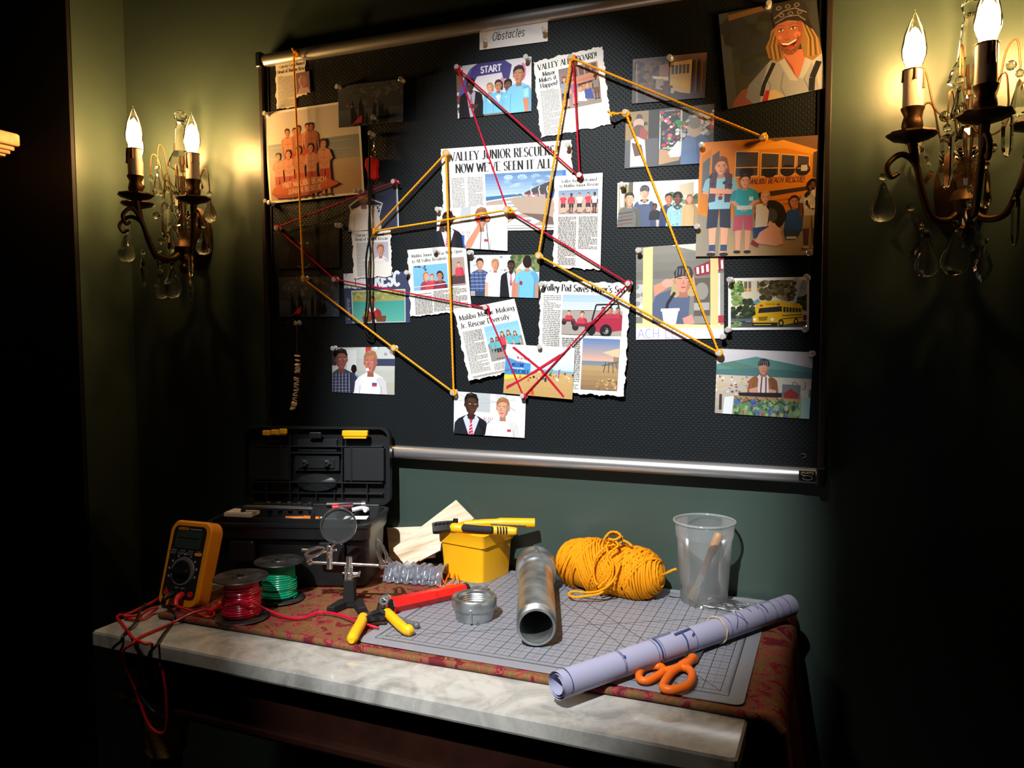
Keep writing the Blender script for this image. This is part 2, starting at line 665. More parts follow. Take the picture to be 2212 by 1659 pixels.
class Print:
    """a sheet pinned to the board. Drawing units: height of the sheet = 1, x from 0 to s.a, y downwards"""

    def __init__(s, quad, layer=0, base=0xF4F2EE, lift=(0, 0, 0, 0), torn='', seed=1, outline=None):
        y0 = BF - .0022 - .0026 * layer
        s.q = [on_y(px, py, y0 - l) for (px, py), l in zip(quad, lift)]
        wt = ((s.q[1] - s.q[0]).length + (s.q[2] - s.q[3]).length) / 2
        ht = ((s.q[3] - s.q[0]).length + (s.q[2] - s.q[1]).length) / 2
        s.a = wt / ht
        s.ht = ht
        s.mb = MB()
        s.k = 0
        s.rnd = random.Random(seed)
        s.fade = None
        o = outline or [(0, 0), (s.a, 0), (s.a, 1), (0, 1)]
        if torn:
            o2 = []
            for i, p in enumerate(o):
                q = o[(i + 1) % len(o)]
                side = 'TRBL'[i] if len(o) == 4 else ('x' if i in (torn if not isinstance(torn, str) else ()) else '-')
                o2.append(p)
                if side in torn or side == 'x' or torn == 'all':
                    L = math.hypot(q[0] - p[0], q[1] - p[1])
                    n = max(3, int(L * ht / .0045))
                    dx, dy = (q[0] - p[0]) / L, (q[1] - p[1]) / L
                    wv = s.rnd.uniform(0, 6)
                    for k in range(1, n):
                        tt = k / n
                        am = (s.rnd.uniform(-.0016, .0012) + .0012 * math.sin(wv + k * .8)) / ht
                        o2.append((p[0] + (q[0] - p[0]) * tt + dy * am, p[1] + (q[1] - p[1]) * tt - dx * am))
            o = o2
        n = len(o)
        fr = [s.P(x, y) for (x, y) in o]
        bk = [p + Vector((0, .0005, 0)) for p in fr]
        s.mb.add(fr + bk, [tuple(range(n - 1, -1, -1)), tuple(range(n, 2 * n))] + [(i, (i + 1) % n, n + (i + 1) % n, n + i) for i in range(n)], base)
        s.k = 1

    def P(s, x, y):
        u = x / s.a
        a = s.q[0] + (s.q[1] - s.q[0]) * u
        b = s.q[3] + (s.q[2] - s.q[3]) * u
        p = a + (b - a) * y
        return p - Vector((0, .000009 * s.k, 0))

    def poly(s, pts, col, clip=None):
        x0, y0, x1, y1 = clip or s.clip
        s.mb.add([s.P(min(max(x, x0), x1), min(max(y, y0), y1)) for (x, y) in pts], [tuple(range(len(pts) - 1, -1, -1))], s.tint(col))
        s.k += 1

    @property
    def clip(s):
        return getattr(s, '_clip', None) or (0, 0, s.a, 1)

    def tint(s, c):
        return mixc(c, s.fade[0], s.fade[1]) if s.fade else c

    def rect(s, x0, y0, x1, y1, col):
        s.poly([(x0, y0), (x1, y0), (x1, y1), (x0, y1)], col)

    def grad(s, x0, y0, x1, y1, c0, c1, n=10):
        for i in range(n):
            s.rect(x0, y0 + (y1 - y0) * i / n, x1, y0 + (y1 - y0) * (i + 1) / n, mixc(c0, c1, (i + .5) / n))
            s.k -= 1
        s.k += 1

    def ell(s, x, y, rx, ry, col, n=20, a0=0, a1=360, rot=0):
        c, sn = math.cos(rot), math.sin(rot)
        pts = []
        m = n if a1 - a0 == 360 else n + 1
        for i in range(m):
            a = math.radians(a0 + (a1 - a0) * i / n)
            dx, dy = rx * math.cos(a), ry * math.sin(a)
            pts.append((x + dx * c - dy * sn, y + dx * sn + dy * c))
        s.poly(pts, col)

    def line(s, pts, w, col):
        for a, b in zip(pts, pts[1:]):
            L = math.hypot(b[0] - a[0], b[1] - a[1]) or 1e-6
            nx, ny = -(b[1] - a[1]) / L * w / 2, (b[0] - a[0]) / L * w / 2
            s.poly([(a[0] + nx, a[1] + ny), (b[0] + nx, b[1] + ny), (b[0] - nx, b[1] - ny), (a[0] - nx, a[1] - ny)], col)
            s.k -= 1
        s.k += 1

    def text(s, t, x, y, h, col, width=None, pen=11, serif=False, rot=0.0, slant=0.0, wob=0, gap=12):
        c, sn = math.cos(rot), math.sin(rot)
        st = text_quads(t, h, width, pen, serif, gap, slant, wob)
        put_text(s.mb, st, lambda px, py, i: s.P(x + px * c + py * sn, y - py * c + px * sn) - Vector((0, .0000015 * i, 0)), s.tint(col))
        s.k += 2 + int(len(st) * .17)

    def column(s, x0, y0, x1, y1, lh=.021, col=0x8b8986):
        """small print: lines of grey words"""
        y = y0
        while y < y1:
            x = x0 + (s.rnd.uniform(0, .012) if s.rnd.random() < .2 else 0)
            xe = x1 if s.rnd.random() > .12 else x0 + (x1 - x0) * s.rnd.uniform(.3, .8)
            while x < xe - .004:
                wd = s.rnd.uniform(.6, 2.6) * lh
                s.rect(x, y, min(x + wd, xe), y + lh * .50, col)
                s.k -= 1
                x += wd + lh * .32
            y += lh
        s.k += 1

    def spots(s, x0, y0, x1, y1, n, r, cols, flat=.8):
        for i in range(n):
            q = r * s.rnd.uniform(.5, 1.3)
            s.ell(s.rnd.uniform(x0, x1), s.rnd.uniform(y0, y1), q, q * flat, s.rnd.choice(cols), 7)
            s.k -= 1
            s.k += .15
        s.k = int(s.k) + 1

    # ---- people in the pictures
    def head(s, x, y, h, skin, hair, style='short', look=0, beard=None):
        d = look * h * .07
        if style == 'long':
            s.poly([(x - .40 * h, y - .25 * h), (x - .30 * h, y - .55 * h), (x + .05 * h, y - .64 * h), (x + .34 * h, y - .5 * h), (x + .44 * h, y - .1 * h), (x + .58 * h, y + .62 * h), (x + .34 * h, y + .70 * h), (x, y + .55 * h), (x - .32 * h, y + .72 * h), (x - .56 * h, y + .6 * h), (x - .46 * h, y + .1 * h)], hair)
        elif style == 'pony':
            s.ell(x - look * .34 * h, y + .05 * h, .16 * h, .42 * h, hair, 12)
        s.poly([(x - .15 * h, y + .25 * h), (x + .15 * h, y + .25 * h), (x + .19 * h, y + .72 * h), (x - .19 * h, y + .72 * h)], shade(skin, .80))
        s.ell(x - .34 * h, y + .04 * h, .06 * h, .11 * h, shade(skin, .85), 8)
        s.ell(x + .34 * h, y + .04 * h, .06 * h, .11 * h, shade(skin, .85), 8)
        s.poly([(x - .34 * h, y - .2 * h), (x - .28 * h, y - .44 * h), (x, y - .52 * h), (x + .28 * h, y - .44 * h), (x + .34 * h, y - .2 * h), (x + .33 * h, y + .12 * h), (x + .24 * h, y + .36 * h), (x + .08 * h, y + .5 * h), (x - .08 * h, y + .5 * h), (x - .24 * h, y + .36 * h), (x - .33 * h, y + .12 * h)], skin)
        sx = 1 if look <= 0 else -1
        s.poly([(x + sx * .34 * h, y - .2 * h), (x + sx * .33 * h, y + .12 * h), (x + sx * .24 * h, y + .36 * h), (x + sx * .08 * h, y + .5 * h), (x + sx * .17 * h, y + .1 * h), (x + sx * .2 * h, y - .3 * h)], shade(skin, .82))
        if beard:
            s.poly([(x - .33 * h, y + .1 * h), (x - .24 * h, y + .38 * h), (x - .08 * h, y + .53 * h), (x + .08 * h, y + .53 * h), (x + .24 * h, y + .38 * h), (x + .33 * h, y + .1 * h), (x + .2 * h, y + .2 * h), (x, y + .17 * h), (x - .2 * h, y + .2 * h)], beard)
        dk = shade(skin, .38)
        for e in (-1, 1):
            s.ell(x + d + e * .145 * h, y - .02 * h, .055 * h, .026 * h, 0xe8e0d8 if h > .2 else dk, 8)
            if h > .2:
                s.ell(x + d + e * .145 * h, y - .02 * h, .024 * h, .026 * h, 0x2a2320, 8)
            s.poly([(x + d + e * .06 * h, y - .10 * h), (x + d + e * .24 * h, y - .11 * h), (x + d + e * .24 * h, y - .085 * h), (x + d + e * .06 * h, y - .07 * h)], mixc(hair, dk, .5))
        s.poly([(x + d * 1.5 - .02 * h, y), (x + d * 1.5 + .03 * h, y), (x + d * 2 + .07 * h, y + .16 * h), (x + d * 2 - .06 * h, y + .17 * h)], shade(skin, .86))
        s.poly([(x + d - .12 * h, y + .27 * h), (x + d, y + .25 * h), (x + d + .12 * h, y + .27 * h), (x + d + .06 * h, y + .32 * h), (x + d - .06 * h, y + .32 * h)], mixc(skin, 0x8a2f2c, .55))
        if style in ('short', 'long', 'pony'):
            s.poly([(x - .37 * h, y + .0 * h), (x - .38 * h, y - .28 * h), (x - .26 * h, y - .5 * h), (x, y - .6 * h), (x + .28 * h, y - .5 * h), (x + .38 * h, y - .26 * h), (x + .37 * h, y), (x + .31 * h, y - .16 * h), (x + .2 * h, y - .30 * h), (x - .02 * h, y - .33 * h), (x - .2 * h, y - .28 * h), (x - .31 * h, y - .14 * h)], hair)
            s.poly([(x - .2 * h, y - .5 * h), (x, y - .57 * h), (x + .12 * h, y - .52 * h), (x - .05 * h, y - .44 * h)], mixc(hair, 0xffffff, .13))
        elif style == 'curly':
            for k in range(9):
                a = PI * (1.0 + k / 8)
                s.ell(x + .32 * h * math.cos(a), y - .16 * h + .36 * h * math.sin(a), .14 * h, .14 * h, hair, 9)
        elif style == 'bandana':
            s.poly([(x - .38 * h, y - .1 * h), (x - .40 * h, y - .35 * h), (x - .24 * h, y - .6 * h), (x + .06 * h, y - .66 * h), (x + .32 * h, y - .54 * h), (x + .41 * h, y - .3 * h), (x + .38 * h, y - .08 * h), (x, y - .20 * h)], 0x34343a)
            for k in range(5):
                s.line([(x - .3 * h + k * .14 * h, y - .2 * h - .07 * h * math.sin(k * 1.3)), (x - .26 * h + k * .12 * h, y - .5 * h)], .022 * h, 0x9d9c9c)
        elif style == 'back':
            s.ell(x, y - .06 * h, .37 * h, .5 * h, hair, 16)

    def bust(s, x, y, h, skin, hair, shirt, style='short', look=0, wide=1.15, bot=1.0, collar=None, tie=None, beard=None, sleeve=None):
        W = wide * h
        s.poly([(x - .2 * h, y + .5 * h), (x - .72 * W, y + .74 * h), (x - .92 * W, y + .95 * h), (x - W, y + 1.5 * h), (x - 1.06 * W, bot), (x + 1.06 * W, bot), (x + W, y + 1.5 * h), (x + .92 * W, y + .95 * h), (x + .72 * W, y + .74 * h), (x + .2 * h, y + .5 * h)], shirt)
        s.poly([(x + .25 * W, y + .75 * h), (x + .72 * W, y + .74 * h), (x + .92 * W, y + .95 * h), (x + W, y + 1.5 * h), (x + 1.06 * W, bot), (x + .5 * W, bot), (x + .6 * W, y + 1.3 * h)], shade(shirt, .86))
        s.line([(x - .62 * W, y + 1.15 * h), (x - .68 * W, bot)], .03 * h, shade(shirt, .7))
        s.line([(x + .62 * W, y + 1.15 * h), (x + .68 * W, bot)], .03 * h, shade(shirt, .66))
        if sleeve:
            for e in (-1, 1):
                s.poly([(x + e * 1.0 * W, y + 1.6 * h), (x + e * .70 * W, y + 1.6 * h), (x + e * .74 * W, bot), (x + e * 1.08 * W, bot)], sleeve)
        if collar:
            s.poly([(x - .26 * h, y + .52 * h), (x, y + .9 * h), (x + .26 * h, y + .52 * h), (x + .44 * h, y + .72 * h), (x + .14 * h, bot if tie else y + 1.0 * h), (x - .14 * h, bot if tie else y + 1.0 * h), (x - .44 * h, y + .72 * h)], collar)
        if tie:
            s.poly([(x - .08 * h, y + .74 * h), (x + .08 * h, y + .74 * h), (x + .05 * h, y + .9 * h), (x + .13 * h, y + 1.7 * h), (x, y + 1.95 * h), (x - .13 * h, y + 1.7 * h), (x - .05 * h, y + .9 * h)], tie)
            for k in range(5):
                s.line([(x - .08 * h, y + (1.02 + k * .16) * h), (x + .09 * h, y + (.92 + k * .16) * h)], .035 * h, 0xe8d8d8)
        s.head(x, y, h, skin, hair, style, look, beard)

    def figure(s, x, y, h, skin, hair, top, bottom, style='short', bare=False, arms='down', shoes=0x2a2a2a, shorts=False):
        """whole person, feet at y, standing height h"""
        u = h / 7.4
        hip = y - 3.6 * u
        sh = y - 6.0 * u
        for e in (-1, 1):
            s.poly([(x + e * .08 * u, hip), (x + e * .8 * u, hip), (x + e * .72 * u, y - 1.8 * u), (x + e * .6 * u, y), (x + e * .25 * u, y), (x + e * .18 * u, y - 1.8 * u)], skin if shorts else bottom)
            if shorts:
                s.poly([(x, hip - .2 * u), (x + e * .85 * u, hip - .2 * u), (x + e * .92 * u, y - 2.0 * u), (x + e * .1 * u, y - 2.1 * u)], bottom)
            s.ell(x + e * .48 * u, y, .36 * u, .16 * u, shoes, 8)
        tp = skin if bare else top
        s.poly([(x - .3 * u, sh - .15 * u), (x - 1.0 * u, sh + .15 * u), (x - .95 * u, sh + 1.0 * u), (x - .78 * u, hip + .1 * u), (x + .78 * u, hip + .1 * u), (x + .95 * u, sh + 1.0 * u), (x + 1.0 * u, sh + .15 * u), (x + .3 * u, sh - .15 * u)], tp)
        if bare:
            s.line([(x - .6 * u, sh + 1.0 * u), (x, sh + 1.15 * u), (x + .6 * u, sh + 1.0 * u)], .1 * u, shade(skin, .8))
            s.line([(x, sh + .4 * u), (x, hip - .2 * u)], .08 * u, shade(skin, .85))
        for e in (-1, 1):
            if arms == 'down':
                q = [(x + e * 1.0 * u, sh + .15 * u), (x + e * 1.3 * u, sh + .5 * u), (x + e * 1.35 * u, hip + .2 * u), (x + e * 1.02 * u, hip + .3 * u), (x + e * .9 * u, sh + .9 * u)]
            elif arms == 'cross':
                q = [(x + e * 1.0 * u, sh + .2 * u), (x + e * 1.35 * u, sh + 1.3 * u), (x - e * .7 * u, sh + 1.6 * u), (x - e * .7 * u, sh + 1.15 * u), (x + e * .75 * u, sh + 1.0 * u)]
            else:
                q = [(x + e * .95 * u, sh + .2 * u), (x + e * 1.35 * u, sh + 1.2 * u), (x + e * .1 * u, hip - .2 * u), (x, hip - .5 * u), (x + e * .8 * u, sh + 1.2 * u)]
            s.poly(q, shade(skin, .93))
            if not bare and arms != 'bare':
                s.poly([(x + e * .8 * u, sh + .05 * u), (x + e * 1.15 * u, sh + .25 * u), (x + e * 1.38 * u, sh + 1.05 * u), (x + e * .85 * u, sh + 1.15 * u)], shade(top, .92))
        s.head(x, y - 6.75 * u, 1.25 * u, skin, hair, style)

    def done(s, name, label, cat, group=None, m=None):
        c = sum(s.q, Vector((0, 0, 0))) / 4
        return tag(s.mb.obj(name, m or M_photo, None, c), label, cat, group)


GP, GC = 'photo prints pinned to the board', 'newspaper clippings pinned to the board'
SKA, SKB, SKC, SKD = 0xE0A486, 0xB87A5C, 0x6B4534, 0x4A3026
# ---------------------------------------------------------------- pictures
def head_line(p, rows, col=0x2b2b2d):
    for (t, x, y, h, wd, rot) in rows:
        p.text(t, x, y, h, col, wd, 17, True, rot)


# poster of a beach rescue team
p = Print([(569, 244), (775, 214), (787, 418), (583, 440)], 1)
a = p.a
b0 = .025
p._clip = (b0, b0, a - b0, 1 - b0)
p.rect(b0, b0, a - b0, .99, 0xCFC6BC)
p.grad(b0, b0, a - b0, .38, 0xC9C0BC, 0xD8CCC0, 6)
p.grad(b0, .36, a - b0, .60, 0x8C9699, 0xA5A39C, 6)
for i in range(7):
    p.line([(p.rnd.uniform(0, .5), .40 + i * .03), (p.rnd.uniform(.6, a), .40 + i * .03 + .004)], .006, 0xB7B6B0)
p.grad(b0, .60, a - b0, 1 - b0, 0xC8B096, 0xB89A7C, 6)
R0 = 0xB8402A
for (x, y, h, sk) in ((.40, .62, .40, SKA), (.30, .66, .44, SKA), (.45, .66, .46, SKB), (.57, .60, .41, SKA), (.62, .63, .44, SKB)):
    p.figure(x, y + .05, h + .06, mixc(sk, 0xC0603A, .35), 0x3a2c24, R0, R0, bare=True, shorts=True, arms='down')
for (x, y, h, sk) in ((.16, .95, .49, SKA), (.30, .98, .54, SKA), (.44, .97, .56, SKB), (.60, .97, .57, SKA), (.77, .97, .60, SKA)):
    p.figure(x, y, h, mixc(sk, 0xC0603A, .3), 0x33261f, R0, R0, bare=True, shorts=True, arms='front')
p.poly([(.04, .90), (.08, .84), (.20, .79), (.40, .755), (.62, .755), (.80, .79), (.90, .84), (.94, .862), (.88, .885), (.72, .925), (.5, .955), (.28, .965), (.12, .955)], 0xC85A22)
p.poly([(.04, .90), (.12, .955), (.28, .965), (.5, .955), (.72, .925), (.88, .885), (.94, .862), (.70, .90), (.45, .925), (.2, .925)], 0xA84A1E)
p.text('1987 MALIBU BEACH', .20, .853, .055, 0xE8CDB8, .58, 15, rot=-.05)
p.text('JUNIOR RESCUE', .27, .925, .052, 0xE8CDB8, .44, 15, rot=-.05)
p._clip = None
p.done('photo_print', 'poster of a shirtless beach lifeguard team behind an orange surfboard with white lettering', 'photo', GP)

# dusky pictures of people with a red kayak tip
def dusk(quad, layer, label, seed):
    p = Print(quad, layer, 0x2E3238, seed=seed)
    a = p.a
    p.grad(0, 0, a, .62, 0x4A4E54, 0x3E444C, 8)
    p.spots(.1, .0, a, .5, 60, .06, [0x555A5E, 0x474C52, 0x3E4248, 0x62666a])
    p.grad(0, .60, a, 1, 0x4E5864, 0x3A424C, 6)
    p.spots(a * .65, .6, a, 1, 25, .03, [0x68727C, 0x5A646E, 0x3C444C], .3)
    for (x, y0, y1) in ((.30, .38, .95), (.36, .55, 1), (.47, .32, 1), (.52, .48, .95), (.60, .66, .98), (.76, .42, .98), (.88, .46, .98), (.93, .50, .95), (1.0, .58, .95), (1.04, .62, .9)):
        x = x * a / 1.35
        p.poly([(x - .05, y1), (x - .045, y0 + .18), (x - .02, y0 + .12), (x, y0), (x + .025, y0 + .12), (x + .05, y0 + .2), (x + .04, y1)], 0x14161A)
    p.spots(a * .10, .32, a * .22, .55, 14, .03, [0x6E3A3C, 0x5A4044, 0x70686A])
    p.spots(a * .38, .2, a * .6, .4, 8, .03, [0x5A383C, 0x4A4248])
    p.poly([(a * .22, .96), (a * .29, .84), (a * .37, .74), (a * .36, .93), (a * .30, .92)], 0xB53A38)
    p.line([(a * .20, 1), (a * .24, .93), (a * .38, .86)], .015, 0xB53A38)
    return p.done('photo_print', label, 'photo', GP)


dusk([(730, 186), (871, 170), (871, 263), (732, 276)], 2, 'dusky picture of dark figures and a red kayak tip overlapping the lifeguard poster', 11)
dusk([(602, 599), (732, 597), (733, 684), (604, 684)], 0, 'dusky picture of dark figures and a red kayak tip, pinned below the hooded face', 12)

# white polo, badge shield
p = Print([(744, 404), (859, 396), (862, 491), (748, 501)], 0, 0x2E3448)
a = p.a
p.grad(0, 0, a, 1, 0x2C3144, 0x343A50, 5)
sh = [(.10, .42), (.30, .30), (.55, .26), (.80, .34), (1.0, .42), (.93, .62), (.86, .86), (.20, .9), (.15, .62)]
p.poly(sh, 0xC8CACC)
p.poly([((x - .55) * .93 + .55, (y - .6) * .92 + .6) for x, y in sh], 0x23283E)
p.text('MALIBU', .15, .60, .11, 0xD8DADC, .36, 17)
p.text('BEACH', .66, .57, .11, 0xD8DADC, .28, 17)
p.bust(.50, .22, .42, 0xB08468, 0x3a3230, 0xD8D2CC, wide=1.0, collar=0xE6E0DA, beard=0x6a5448)
p.rect(a - .045, 0, a - .02, 1, 0x8a9098)
p.rect(a - .02, 0, a, 1, 0xB8C4C8)
p.done('photo_print', 'photo of a man in a white polo before a dark badge shield', 'photo', GP)

# hooded face in the dark
p = Print([(600, 489), (733, 485), (733, 578), (601, 581)], 0, 0x1C1E20)
a = p.a
p.spots(0, 0, a, 1, 50, .10, [0x26282A, 0x202224, 0x2C2E2F, 0x1a1b1d])
p.poly([(.25, 1), (.32, .6), (.48, .2), (.66, .02), (.86, .05), (1.02, .25), (1.15, .6), (1.22, 1)], 0x15110F)
p.poly([(.95, .3), (1.05, .5), (1.12, .95), (.95, .95)], 0x24120F)
p.head(.76, .42, .62, 0x2E2826, 0x151312, 'short', beard=0x1d1918)
p.line([(.56, .93), (.68, .99), (.84, .97), (.92, .9)], .03, 0x585A5A)
p.done('photo_print', 'nearly black photo of a hooded bearded face by the left board edge', 'photo', GP)

# poster with podium
p = Print([(741, 592), (885, 586), (886, 697), (747, 700)], 0, 0x3A405A)
a = p.a
p.text('MALIBU', .03, .27, .26, 0xC8CCD2, .48, 24)
p.text('RESC', .72, .26, .26, 0xC8CCD2, .56, 24)
p.rect(.17, .34, a - .10, .985, 0xB9BDB8)
p._clip = (.19, .36, a - .12, .97)
p.grad(.19, .36, a - .12, .6, 0x7A8A58, 0x9A8E50, 6)
p.spots(.19, .36, a - .12, .52, 40, .04, [0x8C7C44, 0x6E7C4C, 0xA89A5C])
p.grad(.19, .56, a - .12, .97, 0x3F8C84, 0x54A090, 6)
p.bust(.64, .57, .21, 0xB98468, 0x4A3A30, 0xA8303A, wide=1.05, collar=0xE4E0DA)
p.poly([(.40, .86), (.96, .85), (.94, .97), (.42, .97)], 0x6A3E2A)
p.ell(.67, .96, .06, .05, 0xD0C8B8)
p.rect(.45, .76, .52, .86, 0xC8B43C)
p.rect(.51, .74, .56, .83, 0x4E9A4A)
p._clip = None
for k in range(12):
    p.rect(.06, .5 + k * .036, .06 + p.rnd.uniform(.03, .08), .515 + k * .036, 0x9AA0B0)
p.done('photo_print', 'navy poster with big pale lettering and a man at a podium before green water', 'photo', GP)

# binoculars
p = Print([(944, 452), (1097, 441), (1096, 542), (943, 532)], 1, 0xE9EDEE)
a = p.a
p.poly([(.66, 0), (.92, 0), (.92, .38), (.62, .36)], 0xA9B0B8)
p.poly([(.2, .1), (.42, .05), (.42, .3), (.3, .3)], 0x8c8278)
p.line([(0, .16), (.5, .3), (a, .2)], .02, 0xB8C4CC)
p.rect(.0, .42, a, 1, 0xE4E8F2)
p.text('46TH A', .66, .66, .075, 0xA84450, .42, 17, True)
p.text('UC', .70, .98, .28, 0x345EA8, .42, 26)
p.bust(.30, .30, .40, SKD, 0x1a1614, 0x22242C, wide=1.05, collar=0xC9CEDC, tie=0xB04450, bot=1)
p.poly([(.06, .60), (.10, .35), (.22, .28), (.30, .36), (.22, .48), (.22, .62)], SKD)
p.rect(.20, .22, .48, .32, 0x2A2024)
p.ell(.47, .25, .05, .06, 0x7A2A34)
p.bust(1.20, .28, .44, 0xC78A6E, 0x8A6040, 0xE9E9EA, wide=.85, collar=0xF4F4F4, bot=1)
p.poly([(.78, .99), (.82, .84), (.98, .62), (1.10, .44), (1.04, .34), (1.14, .26), (1.26, .30), (1.24, .44), (1.12, .66), (.98, .92), (.92, 1)], 0xC4866A)
p.rect(1.10, .24, 1.38, .36, 0x2A262A)
p.ell(1.13, .30, .07, .08, 0x6a2a2c)
p.ell(1.13, .30, .052, .06, 0xC8402E)
p.ell(1.37, .30, .07, .08, 0x5a2c22)
p.ell(1.37, .30, .052, .06, 0xD06A34)
p.line([(1.16, .38), (1.2, .6), (1.18, 1)], .018, 0x1c1c20)
p.line([(1.34, .38), (1.36, .6), (1.42, 1)], .018, 0x1c1c20)
p.rect(1.28, .76, 1.40, .82, 0xA04450)
p.done('photo_print', 'photo of a suited man and a man in white looking through binoculars', 'photo', GP)

# four people talking in front of tents
p = Print([(1015, 551), (1166, 550), (1163, 644), (1017, 639)], 0, 0xD9DFE2)
a = p.a
p.spots(0, .05, a * .6, .7, 60, .05, [0xC9D2DA, 0xE8ECEE, 0xA9B2BA, 0x8c969c, 0xF0F0F0])
p.poly([(a * .6, 0), (a, 0), (a, .4), (a * .6, .4)], 0x6E7C50)
p.spots(a * .6, 0, a, .35, 40, .05, [0x5C6C42, 0x84905E, 0x4c5a3a])
p.poly([(a * .66, .36), (a * .78, .14), (a * .92, .36)], 0xE4EAE6)
p.rect(a * .66, .36, a * .92, .55, 0x5FA07C)
p.grad(0, .75, a, 1, 0xB8B4AC, 0x9a9894, 4)
p.bust(.26, .22, .26, 0xC09074, 0x2C2420, 0x4A5A86, look=1, wide=1.05, bot=.88)
for k in range(5):
    p.line([(.0 + k * .11, .42), (.02 + k * .11, .88)], .018, 0x2C3450)
    p.line([(0, .46 + k * .09), (.5, .44 + k * .09)], .015, 0x8C9CC4)
p.rect(.12, .88, .42, 1, 0x3A4560)
p.bust(.66, .24, .26, 0xC98C70, 0xA07850, 0xE8EAEE, wide=1.0, collar=0xF2F2F4, sleeve=SKA)
p.bust(1.07, .26, .25, SKD, 0x1a1614, 0x1E2026, wide=1.1, collar=0xC0C6DC, tie=0xA03848)
p.bust(1.28, .44, .2, SKA, 0xC8A468, 0xC07A68, 'long', wide=.9)
p.bust(1.48, .18, .30, SKA, 0x221a18, 0x6FB2DC, 'back', wide=1.0, sleeve=0xB88468)
p.ell(1.33, .66, .04, .05, 0x8C3048)
p.done('photo_print', 'photo of four people talking by tents, one in plaid and one in light blue', 'photo', GP)

# start arch
p = Print([(985, 144), (1148, 122), (1148, 240), (989, 256)], 0, 0xC9C4C4)
a = p.a
p.rect(0, 0, a, .5, 0xD4CED0)
p.rect(0, 0, .14, .5, 0x7A5A48)
p.poly([(.02, .6), (.1, .34), (.3, .08), (.45, .0), (1.02, 0), (1.16, .10), (1.10, .36), (.98, .34), (.95, .22), (.44, .24), (.34, .40), (.26, .62)], 0x443C78)
p.poly([(.02, .6), (.1, .34), (.3, .08), (.36, .06), (.2, .36), (.12, .62)], 0x5A5290)
p.text('START', .52, .185, .115, 0xE0DCE4, .42, 22)
p.poly([(.95, .3), (.88, .45), (1.1, .45)], 0xC88494)
p.ell(1.38, .25, .06, .16, 0xD0708C)
p.spots(0, .6, .16, 1, 16, .05, [0x8A2C30, 0xA8A8A8, 0x2c4a3c, 0x5c4a40])
p.grad(.2, .9, a, 1, 0x8C8480, 0x70685f, 3)
p.bust(.30, .38, .22, SKD, 0x17120f, 0x191519, wide=1.15, collar=0xA09CB0, tie=0x6a3040)
p.poly([(.24, .80), (.34, .75), (.46, .78), (.38, .86)], SKD)
for (x, y, h, sk, hr) in ((.70, .48, .17, SKA, 0xA87850), (.88, .46, .20, SKB, 0x2A2220), (1.08, .48, .22, SKC, 0x191412)):
    p.bust(x, y, h, sk, hr, 0x6FB0D0, 'pony' if x < 1 else 'short', look=-1, wide=.85, bot=.97)
    p.poly([(x - .06, y + .2), (x, y + .16), (x + .07, y + .22), (x, y + .3)], 0xD8E4E8)
p.poly([(1.05, .78), (1.10, .60), (1.28, .46), (1.26, .62), (1.18, .80)], 0xA83040)
p.bust(1.30, .30, .30, SKB, 0x221a18, 0x74B4D4, look=-1, wide=.9)
p.poly([(1.4, .58), (1.5, .56), (1.5, .74), (1.4, .72)], 0x8FC4DC)
p.poly([(1.38, .74), (1.5, .76), (1.5, 1), (1.42, 1)], SKB)
p.done('photo_print', 'photo of a young team in light blue shirts under a purple inflatable start arch', 'photo', GP)

# street with a bus
p = Print([(1367, 128), (1527, 113), (1522, 211), (1365, 224)], 0, 0x4A3A34)
a = p.a
p.grad(0, 0, a, .2, 0x7A5C58, 0x5A4640, 4)
p.spots(.1, .1, .75, .62, 60, .07, [0x3C3028, 0x564534, 0x2C241e, 0x6A5440])
p.rect(.62, .18, .85, .56, 0x8A6C60)
p.poly([(.86, .16), (1.36, .12), (1.34, .92), (.86, .74)], 0xB9A070)
p.poly([(.86, .50), (1.34, .60), (1.34, .78), (.86, .62)], 0xC2A85C)
for k in range(5):
    p.rect(.90 + k * .085, .22, .96 + k * .085, .42, 0x4E5258)
p.poly([(.45, .42), (.85, .47), (.85, .55), (.50, .48)], 0xC4B49C)
p.rect(.55, .5, .72, .75, 0x8C7C70)
p.rect(.84, .1, .87, .8, 0x3A2C24)
for k in range(4):
    p.rect(1.37 + k * .065, .14, 1.40 + k * .065, .85, 0x6A5230 if k % 2 else 0x2A2220)
p.poly([(0, .75), (.5, .7), (.9, .80), (a, .94), (a, 1), (0, 1)], 0x3E3434)
p.spots(.15, .65, .95, .92, 30, .07, [0x2A2226, 0x4C3836, 0x6A4A40, 0x38303a])
p.ell(.80, .72, .06, .09, 0x5A3428)
p.rect(.9, .76, .98, .84, 0xA8A29C)
p.line([(.09, .1), (.12, 1)], .012, 0xB8A08C)
p.done('photo_print', 'dim photo of a crowded street beside a parked yellow and white bus', 'photo', GP)

